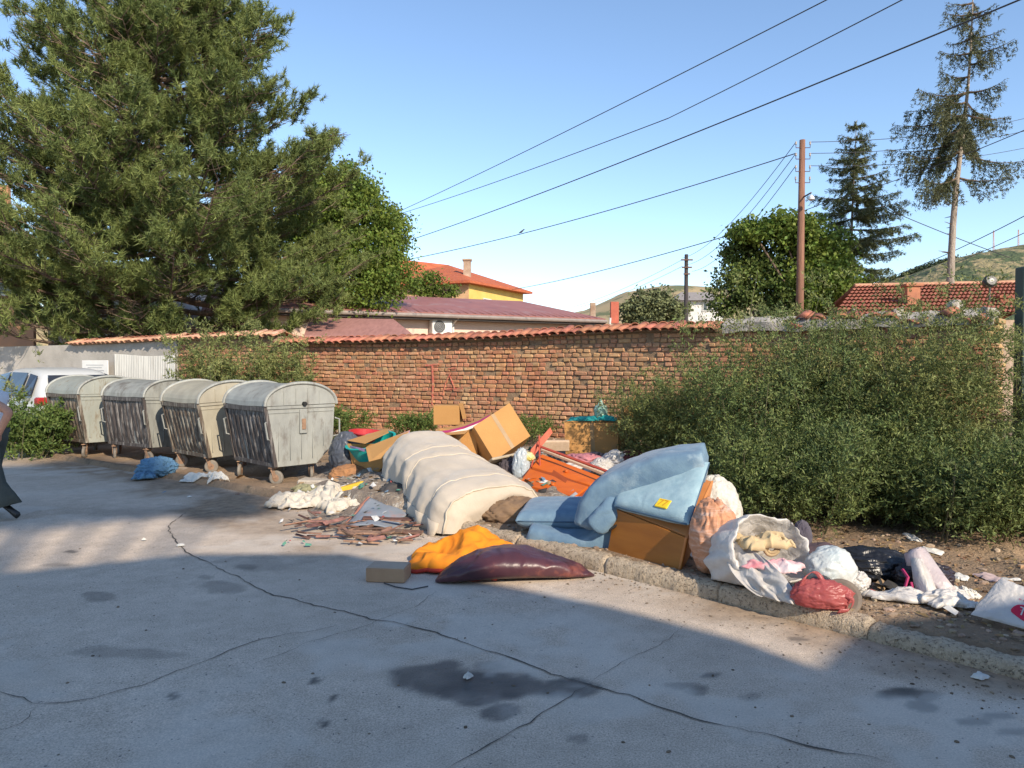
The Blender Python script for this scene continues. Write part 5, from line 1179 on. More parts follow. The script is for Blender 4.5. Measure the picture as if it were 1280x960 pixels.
    obj('trouser_leg', leg(-.09, [(0, .96, .13, .12), (.01, .84, .125, .105), (.03, .62, .11, .095), (.08, .40, .12, .10), (.14, .25, .15, .115), (.18, .14, .175, .125)]), tr_m, root, sm=True, solid=.006)
    obj('trouser_leg', leg(.09, [(0, .96, .13, .12), (-.02, .84, .125, .105), (-.07, .62, .11, .095), (-.12, .40, .12, .10), (-.15, .22, .145, .115), (-.17, .07, .165, .125)]), tr_m, root, sm=True, solid=.006)
    for (x, y, z, tl) in ((.26, -.10, .13, .75), (-.24, .10, .045, 0)):
        M = Matrix.Rotation(tl, 3, 'Y'); mb = MB(); rr = []
        for t, wd, hh in ((-.13, .02, .02), (-.11, .038, .03), (-.04, .042, .04), (.03, .034, .05), (.10, .036, .06), (.125, .02, .05)):
            rr.append([W(x, y, z) + M @ Vector((t, math.cos(a) * wd, -.03 + hh * .5 + math.sin(a) * hh * .6)) for a in np.linspace(0, 2 * math.pi, 11)[:-1]])
        mb.rings(rr, True, True); obj('shoe', mb, blk, root, sm=True)
    mb = MB(); mb.rings([[W(.04 + math.cos(a) * .07, -.20 + math.sin(a) * .045, z) for a in np.linspace(0, 6.28, 13)[:-1]] for z in (.98, 1.0, 1.16, 1.2)], True, True); bg_ = obj('shoulder_bag', mb, blk, root, sm=False)
    mb = MB(); mb.tube([W(.07, -.20, 1.19), W(.03, -.19, 1.34), W(-.02, -.13, 1.43), W(-.07, -.17, 1.33), W(-.02, -.21, 1.19)], .011, 6); obj('strap', mb, blk, bg_)
person()

# ------------------------------------------------------------------ soft things
def nz(p, f, s=0): return mnoise.noise(Vector((p[0] * f + s * 17.3, p[1] * f + s * 5.1, p[2] * f - s * 3.7)))
def ridge(p, f, s=0): return 1 - 2 * abs(nz(p, f, s))
def bag_mesh(c, r3, yaw=0, seed=1, amp=.16, f=3.0, gz=None, tilt=0, nu=96, nv=60, neck=0, flat=.0):
    c = Vector(c); M = rotz(yaw) @ Matrix.Rotation(tilt, 3, 'X'); gz = c.z - r3[2] if gz is None else gz
    def fn(u, v):
        a = u * 2 * math.pi; b = -math.pi / 2 + v * math.pi; d = Vector((math.cos(a) * math.cos(b), math.sin(a) * math.cos(b), math.sin(b)))
        wv = Vector((nz(d, 2, seed + 1), nz(d, 2, seed + 2), nz(d, 2, seed + 4))) * .35; e = d + wv; k = 1 + amp * (.6 * ridge(e, f * .5, seed) + .42 * ridge(e, f, seed + 3) + .30 * ridge(e, f * 2.1, seed + 7) + .16 * ridge(e, f * 4.3, seed + 8)) + amp * .7 * nz(d, 1.1, seed + 9) - amp * .6
        p = Vector((d.x * r3[0], d.y * r3[1], d.z * r3[2])) * k
        if neck and d.z > .55: t = (d.z - .55) / .45; p.x *= 1 - t * .75; p.y *= 1 - t * .75; p.z += t * t * neck
        p = M @ p + c
        if p.z < gz: p.z = gz + (p.z - gz) * .05
        return p
    mb = MB(); mb.grid(fn, nu, nv, closed_u=True); return mb
def plastic(name, col, col2=None, rough=.35, transl=.25, spec=.5): return mat(name, col, col2, scale=5, rough=rough, transl=transl, spec=spec, bump=.8, bscale=13, bdist=.02)
def bag(name, label, cat, c, r3, m, group=None, sm=True, **k): return tag(obj(name, bag_mesh(c, r3, **k), m, sm=sm), label, cat, group)
def cloth_mesh(c, sx, sy, yaw, h, seed=1, f=4.0, rag=.25, n=46, base=None, lump=None, drop=True):
    """crumpled cloth or film lying on the ground: irregular outline, sharp folds"""
    c = Vector(c); M = rotz(yaw); mb = MB()
    def fn(u, v):
        x, y = 2 * u - 1, 2 * v - 1; a = math.atan2(y, x); k = 1 + rag * (nz((math.cos(a), math.sin(a), 0), 1.6, seed) + .6 * nz((math.cos(a), math.sin(a), 0), 4.5, seed + 2))
        q = Vector((x * k * sx / 2, y * k * sy / 2, 0)); e = max(0, 1 - (x * x) ** 2) * max(0, 1 - (y * y) ** 2)
        hh = h * (.25 + .75 * e ** .5) * max(0.02, .45 + .55 * ridge((q.x / max(sx, sy), q.y / max(sx, sy), 0), f, seed) + .5 * nz((q.x / sx, q.y / sy, 0), 2.2, seed + 5) + .25 * ridge((q.x / sx, q.y / sy, .3), f * 2.2, seed + 8))
        if lump: hh += lump(x, y)
        q = M @ q; x_, y_ = c.x + q.x + h * .3 * nz((x, y, 1), 4, seed), c.y + q.y + h * .3 * nz((x, y, 2), 4, seed)
        g = (Hs(x_, y_) if drop else c.z) if base is None else base(x_, y_)
        return Vector((x_, y_, g + .004 + (c.z if drop and base is None else 0) + hh))
    mb.grid(fn, n, n); return mb
def cloth(name, label, cat, c, sx, sy, yaw, h, m, group=None, sm=True, **k): return tag(obj(name, cloth_mesh(c, sx, sy, yaw, h, **k), m, sm=sm, solid=.003), label, cat, group)
def pad_mesh(c00, c10, c11, c01, th, n=22, puff=.25, amp=.006, seed=1, f=5):
    """a cushion between four corners, rounded edges, thickness along the surface normal"""
    c00, c10, c11, c01 = map(Vector, (c00, c10, c11, c01)); nn = (c10 - c00).cross(c01 - c00).normalized(); mb = MB()
    def prof(t): t = abs(2 * t - 1); return max(0.0, 1 - t ** (10)) ** .5
    def fn(sg):
        def g(u, v):
            uu = .5 + .5 * math.sin(math.pi * (u - .5)) if True else u; vv = .5 + .5 * math.sin(math.pi * (v - .5))
            p = (c00 * (1 - uu) + c10 * uu) * (1 - vv) + (c01 * (1 - uu) + c11 * uu) * vv
            k = prof(uu) * prof(vv); b = 1 + puff * (math.sin(math.pi * uu) * math.sin(math.pi * vv) - .5)
            return p + nn * sg * th / 2 * k * b + nn * amp * nz(p, f, seed) + nn * sg * amp * ridge(p, f * 1.6, seed + 4) * k
        return g
    mb.grid(fn(1), n, n); mb.grid(fn(-1), n, n); return mb
def slab_mesh(path, wv, th, n=40, amp=.008, seed=1, ends=.06):
    """thick strip bent along a path; wv = full width vector"""
    path = [Vector(p) for p in path]; wv = Vector(wv); L_ = [0]
    for a, b in zip(path[:-1], path[1:]): L_.append(L_[-1] + (b - a).length)
    def at(s):
        i_ = max(k for k in range(len(L_) - 1) if L_[k] <= min(s, L_[-1] - 1e-6)); t = (s - L_[i_]) / (L_[i_ + 1] - L_[i_]); q = [path[max(0, min(len(path) - 1, k))] for k in (i_ - 1, i_, i_ + 1, i_ + 2)]
        return .5 * ((2 * q[1]) + (q[2] - q[0]) * t + (2 * q[0] - 5 * q[1] + 4 * q[2] - q[3]) * t * t + (3 * q[1] - q[0] - 3 * q[2] + q[3]) * t ** 3)
    rr = []; w_ = wv.length; wd = wv.normalized(); ring_n = 28
    for k in range(n + 1):
        s = L_[-1] * k / n; p = at(s); t = (at(min(L_[-1], s + .02)) - at(max(0, s - .02))).normalized(); nn = t.cross(wd).normalized()
        e = min(1, math.sqrt(max(0, 1 - max(0, 1 - s / ends) ** 2)) + .05, math.sqrt(max(0, 1 - max(0, 1 - (L_[-1] - s) / ends) ** 2)) + .05)
        ring = []
        for j in range(ring_n):
            a = 2 * math.pi * j / ring_n; ca_, sa_ = math.cos(a), math.sin(a); x = math.copysign(abs(ca_) ** .28, ca_) * w_ / 2 * (.92 + .08 * e); y = math.copysign(abs(sa_) ** .55, sa_) * th / 2 * e
            q = p + wd * x + nn * y; ring.append(q + nn * amp * ridge(q, 6, seed) + nn * amp * nz(q, 14, seed))
        rr.append(ring)
    mb = MB(); mb.rings(rr, True, True); return mb

# white quilted mattress folded over into a long arch
def big_mattress():
    A0, A1 = Vector((-1.62, 9.05, .16)), Vector((-.70, 6.98, .03)); cr = Vector((.90, .43, 0)).normalized(); ax_ = (A1 - A0)
    root = T('folded_mattress', 'long cream white mattress folded over and lying across the pile', 'mattress', (-.8, 8.2, 0))
    wh_m = mat('quilted_cotton', (.55, .47, .37), (.44, .375, .295), scale=2.2, rough=.95, bump=.4, bscale=60, bdist=.006, dirt=(.40, .33, .26), dscale=3, dlow=.56, dhigh=.80, sheen=.2, b2=(.45, 2.6, .05))
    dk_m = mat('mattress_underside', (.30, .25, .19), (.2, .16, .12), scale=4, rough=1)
    seams = [.38, .50, .86]
    def ins(a): return .13 + .17 * (1 - float(sstep(.40, .62, a)))
    def surf(t, a, inset=0):
        h = (.66 - .27 * t) * (1 + .05 * math.sin(t * 7)); w_ = 1.0 + .26 * t; cr = (Vector((.90, .43, 0)) * (1 - t) + Vector((.82, .57, 0)) * t).normalized(); base = A0 + ax_ * t; an = math.pi * a
        ca_, sa_ = -math.cos(an), math.sin(an); x = math.copysign(abs(ca_) ** .75, ca_); z = sa_ ** .62
        sm_ = sum(math.exp(-((t - s_) / .016) ** 2) for s_ in seams); end = 1 - .16 * math.exp(-(t / .045)) - .10 * math.exp(-((1 - t) / .035))
        p0 = Vector((t * 4, a * 3, .3)); puff = .022 * ridge(p0, 1.1, 4) + .03 * nz(p0, .8, 9) - .009 * sm_ + .02 * nz(p0, 1.7, 21) + .012 * ridge((t * 2.2, a * 9, 0), 1.6, 12) + .010 * ridge((t * 4, a * 6, 0), 2.2, 6)
        if a < .35: puff += .03 * math.sin(t * 42 + a * 8) * (0.35 - a) * 2
        rw, rh = w_ / 2 * end - inset, (h - inset * 1.1) * end
        return base + cr * (w_ / 2 + x * (rw + puff)) + Vector((0, 0, .0 + z * (rh + puff)))
    mb = MB(); mb.grid(lambda u, v: surf(v, u), 40, 90); obj('quilted_cover', mb, wh_m, root, sm=True)
    mb = MB(); mb.grid(lambda u, v: surf(v, u, ins(u)), 24, 40); obj('lining', mb, dk_m, root, sm=True)
    for t in (0, 1):
        mb = MB(); rr = []
        for k in range(41):
            a, b = surf(t, k / 40), surf(t, k / 40, ins(k / 40)); m_ = (a + b) / 2; d_ = ax_.normalized() * (.045 if t else -.045)
            rr.append([a, a * .75 + b * .25 + d_, m_ + d_ * 1.3, a * .25 + b * .75 + d_, b])
        mb.rings(rr, False, False); obj('border', mb, wh_m, root, sm=True)
        mb = MB(); mb.tube([surf(t, k / 40) + ax_.normalized() * (.012 if t else -.012) for k in range(41)], .011, 6); obj('piping', mb, mat('piping', (.62, .54, .42)), root, sm=True)
    for s_ in (.38, .50, .86):
        mb = MB(); mb.tube([surf(s_, k / 40) + Vector((0, 0, .004)) for k in range(41)], .006, 5); obj('piping', mb, bpy.data.materials['piping'], root, sm=True)
    mb = MB(); rr = []                                                # the loose hem hanging on the street side
    for k in range(61):
        t = .02 + .96 * k / 60; p = surf(t, .004); q = surf(t, .03); rr.append([q - cr * .004, p - cr * .006, p + Vector((0, 0, -.07 - .05 * (1 - t) + .02 * math.sin(t * 33))) - cr * (.02 + .02 * math.sin(t * 27))])
    mb.rings(rr, False, False); obj('hem', mb, wh_m, root, sm=True, solid=.012)
big_mattress()
# added lumps: a dark one for the shaded gap beneath, a brown one darkening the end
bag('bundle', 'dark lump added for the shaded gap under the white mattress', 'rags', (-1.12, 8.5, .16), (.36, .5, .16), mat('gap_shade_dark', (.09, .08, .075), (.05, .045, .04), scale=6, rough=1), seed=61, amp=.2, gz=.02)
bag('bundle', 'brown wad added to darken the open near end of the white mattress', 'rags', (-.02, 7.42, .15), (.34, .25, .16), mat('end_fill_brown', (.25, .16, .09), (.14, .09, .06), scale=6, rough=1), seed=62, amp=.2, gz=.02)

# orange quilt and maroon cushion on the road edge
org_m = mat('orange_cloth', (.80, .27, .012), (.64, .19, .01), scale=3, rough=.9, bump=.4, bscale=60, bdist=.005, b2=(.6, 4, .05))
mrn_m = mat('maroon_vinyl', (.085, .028, .035), (.055, .022, .03), scale=4, rough=.38, spec=.5, dirt=(.22, .07, .05), dscale=3.5, dlow=.58, dhigh=.72, bump=.3, bscale=40, bdist=.005, b2=(.6, 4.5, .04))
def lump_q(x, y): return .14 * math.exp(-((x - .1) ** 2 / .34 + (y - .35) ** 2 / .18)) - 0.0
q = T('orange_quilt', 'crumpled bright orange quilt with red edge at the road side', 'quilt', (-.38, 6.1, 0))
mq = cloth_mesh((-.42, 6.12, 0), 0.80, .86, R(-14), .10, seed=5, f=3.2, rag=.22, n=90, lump=lump_q); obj('quilt_cloth', mq, org_m, q, sm=True, solid=.02)
edge = mq.v[:91]; mb = MB(); mb.tube([Vector(p) + Vector((0, -.008, -.004)) for p in edge[::3]], .017, 6); edge2 = [mq.v[i_ * 91] for i_ in range(0, 91, 3)]; mb2 = MB(); mb2.tube([Vector(p) + Vector((-.008, 0, 0)) for p in edge2[:10]], .015, 6); red_e = mat('red_edge', (.55, .05, .03)); obj('red_binding', mb, red_e, q, sm=True); obj('red_binding', mb2, red_e, q, sm=True)
def cushion():
    a, b = Vector((-.58, 5.55, 0)), Vector((.64, 5.70, 0)); d = (b - a); n_ = Vector((-d.y, d.x, 0)).normalized(); rr = []; N_ = 60
    for k in range(N_ + 1):
        t = k / N_; e = (math.sin(math.pi * min(1, t * 1.0)) ** .62) * (1 - .12 * t); wd = max(.008, .27 * e * (1 - .25 * (t > .8) * (t - .8) * 5 * .6)); hh = max(.006, .088 * e * (1 + .25 * math.sin(t * 4)))
        c = a + d * t + n_ * (.10 * math.sin(t * 3.1)); ring = []
        for j in range(30):
            an = 2 * math.pi * j / 30; ca_, sa_ = math.cos(an), math.sin(an); p = c + n_ * (math.copysign(abs(ca_) ** .8, ca_) * wd); z = hh + math.copysign(abs(sa_) ** .9, sa_) * hh * (1 if sa_ > 0 else .9)
            r_ = .022 * ridge((p.x * .7, p.y * 1.3, z), 3.6, 3) + .010 * ridge((p.x * .8, p.y * 1.4, z), 8, 5) + .004 * ridge((p.x, p.y * 1.3, z), 18, 6); ring.append(p + Vector((0, 0, max(.003, z + r_ * (sa_ > 0)))))
        rr.append(ring)
    mb = MB(); mb.rings(rr, True, True); return mb
ck = T('maroon_cushion', 'dark maroon vinyl cushion tapering to a point beside the kerb', 'cushion', (.05, 5.7, 0)); obj('cover', cushion(), mrn_m, ck, sm=True)

# blue foam lounger mattress slumped over the cabinet
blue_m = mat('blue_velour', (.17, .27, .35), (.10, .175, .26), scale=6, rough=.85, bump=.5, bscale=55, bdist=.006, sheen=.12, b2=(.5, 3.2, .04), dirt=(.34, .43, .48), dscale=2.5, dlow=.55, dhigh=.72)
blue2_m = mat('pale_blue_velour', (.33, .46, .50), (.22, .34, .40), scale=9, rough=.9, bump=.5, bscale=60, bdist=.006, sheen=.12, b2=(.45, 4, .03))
bm_ = T('blue_mattress', 'light blue folding foam mattress draped in bends over the brown cabinet', 'mattress', (.9, 6.6, 0))
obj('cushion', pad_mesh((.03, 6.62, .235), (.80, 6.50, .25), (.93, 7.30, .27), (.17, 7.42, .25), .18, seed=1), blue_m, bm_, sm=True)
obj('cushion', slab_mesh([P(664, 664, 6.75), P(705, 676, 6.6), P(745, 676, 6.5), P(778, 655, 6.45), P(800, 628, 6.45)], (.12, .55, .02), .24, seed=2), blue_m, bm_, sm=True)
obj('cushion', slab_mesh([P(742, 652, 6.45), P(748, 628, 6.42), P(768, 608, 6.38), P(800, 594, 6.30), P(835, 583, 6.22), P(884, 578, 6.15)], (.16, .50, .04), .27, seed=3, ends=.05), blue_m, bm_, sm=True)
def pad_piping(q, th_):
    q = [Vector(p) for p in q]; c_ = sum(q, Vector()) / 4; mb = MB(); pts = []
    for i_ in range(4):
        a, b = q[i_], q[(i_ + 1) % 4]; pts += [a + (b - a) * t + (c_ - a) * (.035 if t in (0, 1) else .004) for t in (.03, .1, .3, .5, .7, .9, .97)]
    mb.tube(pts + [pts[0]], th_, 5); obj('piping', mb, mat('blue_piping', (.07, .13, .20)) if 'blue_piping' not in bpy.data.materials else bpy.data.materials['blue_piping'], bm_, sm=True)
pad_piping([P(768, 633, 6.06), P(861, 656, 5.52), P(887, 578, 5.97), P(775, 598, 6.42)], .008); pad_piping([(.03, 6.62, .235), (.80, 6.50, .25), (.93, 7.30, .27), (.17, 7.42, .25)], .007)
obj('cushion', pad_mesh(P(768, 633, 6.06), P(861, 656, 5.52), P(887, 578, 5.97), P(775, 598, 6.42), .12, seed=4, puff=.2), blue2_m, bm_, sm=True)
obj('cushion', slab_mesh([P(746, 656, 6.26), P(756, 646, 6.24), P(770, 632, 6.24), P(788, 618, 6.30)], (.10, .32, .02), .20, seed=6), blue_m, bm_, sm=True)
mb = MB(); mb.tube([P(734, 640, 6.28), P(736, 652, 6.2), P(745, 660, 6.15), P(762, 662, 6.1), P(775, 654, 6.08)], .012, 6); obj('strap', mb, mat('black_strap', (.02, .02, .02)), bm_)
n_t = (P(861, 656, 5.52) - P(768, 633, 6.06)).normalized(); up_t = (P(887, 580, 5.97) - P(861, 656, 5.52)); up_t = (up_t - n_t * up_t.dot(n_t)).normalized(); fr_t = n_t.cross(up_t).normalized()
if fr_t.y > 0: fr_t = -fr_t
rt_ = ray(832, 636); ct = Vector((0, 0, CAM_H)) + rt_ * ((P(861, 656, 5.52) - Vector((0, 0, CAM_H))).dot(fr_t) / rt_.dot(fr_t)); Mt = Matrix((n_t, -fr_t, up_t)).transposed()
ct = ct + fr_t * .058
mb = MB(); mb.bevbox(ct, (.115, .014, .088), Mt, .004); tg = obj('paper_tag', mb, mat('yellow_tag', (.80, .58, .03), (.7, .48, .02), scale=8), bm_)
def text_mesh(s, size):
    cu = bpy.data.curves.new('t', 'FONT'); cu.body = s; cu.size = size; cu.align_x = 'CENTER'; cu.align_y = 'CENTER'; o = bpy.data.objects.new('t', cu); COL.objects.link(o)
    bpy.context.view_layer.update(); me = bpy.data.meshes.new_from_object(o); vs = [v.co.copy() for v in me.vertices]; fs = [tuple(p.vertices) for p in me.polygons]; bpy.data.objects.remove(o); return vs, fs
vs, fs = text_mesh('77', .085); mb = MB(); mb.add([ct + Mt @ Vector((v.x, -.009, v.y)) for v in vs], fs); obj('tag_number', mb, mat('tag_ink', (.75, .30, .02)), tg)

# brown cabinet tipped on the kerb
cab_m = mat('brown_veneer_shaded', (.40, .15, .022), (.30, .105, .016), scale=1.3, stretch=(1, 1, 5), rough=.45, spec=.4, bump=.1, bscale=30)  # front face: shade put into the brown
cabe_m = mat('orange_veneer_sunlit', (.62, .25, .08), (.50, .19, .06), scale=2, stretch=(1, 1, 5), rough=.6, dirt=(.38, .24, .15), dscale=4, dlow=.6, dhigh=.7)  # sides and top: the same veneer coloured as if sunlit
cb = T('cabinet', 'brown veneered cabinet tipped over on the kerb under the blue mattress', 'cabinet', (1.1, 6.0, .1))
A_, B_, C_, D_ = P(757, 702, 6.15), P(847, 729, 5.55), P(859, 673, 5.52), P(769, 636, 6.10)
bk = P(892, 601, 6.05) - C_
def plank(name, q, th, m, parent, inner=None):
    q = [Vector(p) for p in q]; n_ = (q[1] - q[0]).cross(q[3] - q[0]).normalized()
    if inner is not None and (Vector(inner) - q[0]).dot(n_) < 0: n_ = -n_
    mb = MB(); mb.add(q + [p + n_ * th for p in q], [(0, 1, 2, 3), (7, 6, 5, 4), (0, 4, 5, 1), (1, 5, 6, 2), (2, 6, 7, 3), (3, 7, 4, 0)]); return obj(name, mb, m, parent, bevel=.003)
cc = (A_ + B_ + C_ + D_) / 4 + bk / 2
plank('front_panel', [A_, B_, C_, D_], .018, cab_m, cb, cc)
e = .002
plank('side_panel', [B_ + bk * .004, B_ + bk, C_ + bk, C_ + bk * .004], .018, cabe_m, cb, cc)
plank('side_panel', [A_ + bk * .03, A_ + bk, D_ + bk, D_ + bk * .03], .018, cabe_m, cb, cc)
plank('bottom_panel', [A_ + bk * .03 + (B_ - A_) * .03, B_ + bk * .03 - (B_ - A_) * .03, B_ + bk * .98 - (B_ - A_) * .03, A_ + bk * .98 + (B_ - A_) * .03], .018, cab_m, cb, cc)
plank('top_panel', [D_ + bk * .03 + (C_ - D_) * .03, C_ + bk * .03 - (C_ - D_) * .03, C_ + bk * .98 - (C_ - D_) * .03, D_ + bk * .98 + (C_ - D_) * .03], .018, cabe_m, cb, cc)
mb = MB(); mb.tube([B_ + bk * .35 + (C_ - B_) * .45 + (B_ - A_).normalized() * .006, B_ + bk * .95 + (C_ - B_) * .45 + (B_ - A_).normalized() * .006], .006, 4); obj('groove', mb, mat('dark_groove', (.1, .05, .03)), cb)

# orange chest lying on its back, and a red metal frame
dr = T('orange_chest', 'bright orange wooden chest lying on its back behind the blue mattress', 'chest', P(700, 615, 8.2))
ora_m = mat('orange_lacquer', (.62, .135, .012), (.50, .10, .012), scale=1.5, stretch=(1, 6, 1), rough=.5, bump=.1, bscale=20)
raw_m = mat('raw_chipboard', (.62, .46, .32), (.5, .36, .24), scale=20, rough=.9)
a, b, c, d = P(676, 567, 8.9), P(760, 599, 8.3), P(728, 622, 7.75), P(646, 604, 8.3)
def bl(u, v, dz=0): return (a * (1 - u) + b * u) * (1 - v) + (d * (1 - u) + c * u) * v + Vector((0, 0, dz))
for (v0, v1, u0) in ((.0, .44, .0), (.52, 1.0, .0)):
    mb = MB(); q = [bl(.02 + u0, v0), bl(.90, v0), bl(.90, v1), bl(.02 + u0, v1)]; mb.add(q + [p - Vector((0, 0, .04)) for p in q], [(0, 1, 2, 3), (7, 6, 5, 4), (0, 4, 5, 1), (1, 5, 6, 2), (2, 6, 7, 3), (3, 7, 4, 0)]); dp = obj('drawer_front', mb, ora_m, dr, bevel=.006)
    kc = bl(.5, (v0 + v1) / 2 + .08, .01); mb = MB(); mb.lathe(kc, [(.015, -.01), (.028, .015), (.01, .025)], 12); obj('knob', mb, ora_m, dp, sm=True)
mb = MB(); q = [bl(-.02, -.03, -.03), bl(1.0, -.03, -.03), bl(1.0, 1.03, -.03), bl(-.02, 1.03, -.03)]; mb.add(q + [p - Vector((0, 0, .34)) for p in q], [(0, 1, 2, 3), (7, 6, 5, 4), (0, 4, 5, 1), (1, 5, 6, 2), (2, 6, 7, 3), (3, 7, 4, 0)]); obj('carcass', mb, mat('dark_orange', (.36, .07, .01), (.25, .05, .01), scale=2, rough=.6), dr, bevel=.004)
plank('edge_strip', [bl(-.02, -.04, .01), bl(1.02, -.04, .01), bl(1.02, -.11, .0), bl(-.02, -.11, .0)], .03, raw_m, dr)
rf_ = T('bedstead', 'thin red metal bedstead frame standing over the orange chest', 'frame', P(675, 600, 8.7)); redm = mat('red_oxide_steel', (.46, .075, .04), (.36, .06, .035), scale=6, rough=.55)
for p0, p1, r_ in [(P(674, 545, 8.75), P(675, 594, 8.6), .011), (P(672, 557, 8.75), P(772, 594, 8.0), .016), (P(672, 553, 8.8), P(660, 600, 8.6), .010)]:
    mb = MB(); mb.tube([p0, p1], r_, 6); obj('bar', mb, redm, rf_)
plank('flat_slat', [P(660, 566, 8.9), P(688, 534, 9.1), P(691, 541, 9.1), P(664, 574, 8.9)], .02, mat('faded_red', (.58, .15, .09), (.45, .1, .06), scale=5), rf_)

# cartons
card_m = mat('cardboard', (.50, .265, .09), (.44, .225, .075), scale=2.0, rough=.9, bump=.15, bscale=60, dirt=(.34, .20, .09), dscale=2.5, dlow=.6, dhigh=.75)
cardi_m = mat('cardboard_inside', (.36, .21, .10), (.30, .17, .08), scale=2, rough=.95)
tape_m = mat('parcel_tape', (.42, .27, .13), rough=.3)
def carton(label, A, U, V_, Wv, flaps=(), open_=True, th=.006, tape=True, extra=None, group='cardboard boxes in the rubbish pile'):
    """A corner; U, V_, Wv edge vectors (Wv = towards the opening)"""
    A, U, V_, Wv = map(Vector, (A, U, V_, Wv)); root = T('cardboard_box', label, 'box', A, group); c = A + (U + V_ + Wv) / 2
    faces = {'side_a': [A, A + U, A + U + Wv, A + Wv], 'side_b': [A + V_, A + V_ + U, A + V_ + U + Wv, A + V_ + Wv], 'side_c': [A, A + V_, A + V_ + Wv, A + Wv], 'side_d': [A + U, A + U + V_, A + U + V_ + Wv, A + U + Wv]}
    for k_, q in faces.items(): plank('side', q, th * (1 if k_ in ('side_a', 'side_b') else .8), card_m, root, c)
    plank('base', [A, A + U, A + U + V_, A + V_], th, card_m, root, c)
    if not open_: plank('lid', [A + Wv, A + U + Wv, A + U + V_ + Wv, A + V_ + Wv], th, card_m, root, c)
    for (p0, p1, vec) in flaps:
        p0, p1, vec = Vector(p0), Vector(p1), Vector(vec); fl_ = plank('flap', [p0, p1, p1 + vec - (p1 - p0) * .03, p0 + vec + (p1 - p0) * .03], .005, card_m, root)
    if tape:
        n_ = U.normalized().cross(Wv.normalized()); n_ = n_ if n_.y < 0 else -n_
        q0 = A + U * .47 + n_ * .0015; plank('tape', [q0, q0 + U.normalized() * .05, q0 + U.normalized() * .05 + Wv * .995, q0 + Wv * .995], .001, tape_m, root)
    return root
# tilted closed carton standing on a corner
a, b, c, d = P(592, 533, 9.15), P(618, 576, 9.0), P(663, 545, 9.25), P(630, 508, 9.4)
nrm_ = (b - a).cross(d - a).normalized(); nrm_ = nrm_ if nrm_.y > 0 else -nrm_
carton('big plain cardboard box tilted on its corner, right of the white mattress top', b, c - b, nrm_ * .34, a - b, open_=False, tape=True)
# boxes beside it
carton('open cardboard box with magenta striped flap, left of the tilted box', P(552, 572, 9.3), (.46, -.05, -.02), (.10, .42, 0), (-.03, 0, .36),
       flaps=[(P(548, 538, 9.3), P(588, 536, 9.25), (-.05, -.22, -.04))])
st_m = mat('magenta_print', (.50, .04, .16)); pur_m = mat('purple_print', (.36, .20, .36), (.42, .3, .42), scale=18); 
fb = T('cardboard_flap', 'bent cardboard sheet with magenta edge strip lying over the open box', 'cardboard', P(575, 535, 9.2))
def strip(name, pts, w0, m, parent, th=.006):
    rr = []; pts = [Vector(p) for p in pts]
    for k, p in enumerate(pts): rr.append([p, p + Vector(w0), p + Vector(w0) + Vector((0, .004, -th)), p + Vector((0, .004, -th))])
    mb = MB(); mb.rings(rr, True, True); return obj(name, mb, m, parent)
cv = [P(541, 543, 9.2), P(560, 541, 9.15), P(580, 536, 9.2), P(598, 529, 9.25), P(612, 521, 9.3)]
strip('sheet', cv, (.03, .30, .05), card_m, fb); strip('magenta_strip', [p + Vector((0, -.008, .008)) for p in cv], (.004, .07, .02), st_m, fb); strip('white_strip', [p + Vector((0, -.012, -.028)) for p in cv], (0, .01, .03), frame_m, fb)
carton('small upright cardboard box behind, against the red sprayed bricks', P(542, 531, 10.3), (.36, .0, 0), (.03, .3, 0), (0, -.02, .27), flaps=[(P(574, 504, 10.28), P(579, 504, 10.6), (.05, 0, -.22))], open_=False, tape=False)
# left carton with purple edged flap, teal tub and red basin
A = P(443, 592, 9.9); cl = carton('open cardboard box with purple edged flap in front of the teal tub', A, (.62, -.30, .03), (.30, .52, .02), (-.10, .02, .40),
       flaps=[], tape=False)
pf = plank('flap', [P(457, 559, 9.55), P(513, 537, 9.35), P(484, 571, 9.15), P(461, 577, 9.2)], .006, card_m, cl); plank('purple_band', [P(456.5, 560.5, 9.54), P(512, 538, 9.34), P(512, 542, 9.325), P(458, 565.5, 9.52)], .003, pur_m, cl)
plank('flap', [P(434, 551, 9.95), P(456, 555, 9.6), P(486, 541, 9.8), P(484, 536, 10.1)], .006, card_m, cl)
plank('purple_band', [P(437, 557, 9.86), P(456, 561, 9.56), P(456, 565, 9.55), P(438, 560, 9.85)], .003, pur_m, cl)
def tub(name, label, cat, c, r_, h, m, M=None, wall_=.012, oval=1.0, lip=.02):
    prof = [(r_ * .78, 0), (r_ * .98, h * .95), (r_ + lip, h * .95), (r_ + lip, h), (r_ - wall_, h), (r_ * .78 - wall_, wall_), (.001, wall_)]
    mb = MB(); mb.lathe((0, 0, 0), prof, 36); M = M or Matrix.Identity(3); mb.v = [tuple(M @ Vector((x, y * oval, z)) + Vector(c)) for x, y, z in mb.v]; mb.lathe
    return tag(obj(name, mb, m, sm=False), label, cat)
teal_m = mat('teal_plastic', (.015, .42, .37), (.01, .32, .30), scale=3, rough=.35); red_m2 = mat('red_plastic', (.50, .03, .035), (.4, .025, .03), scale=3, rough=.35)
tub('teal_tub', 'teal plastic tub resting in the left carton', 'tub', (-1.86, 9.98, .42), .33, .22, teal_m, eul(R(16), R(-12), 0), oval=.8)
tub('red_basin', 'red plastic basin behind the teal tub', 'basin', (-2.02, 10.35, .48), .27, .22, red_m2, eul(R(5), R(6), 0), oval=.8)
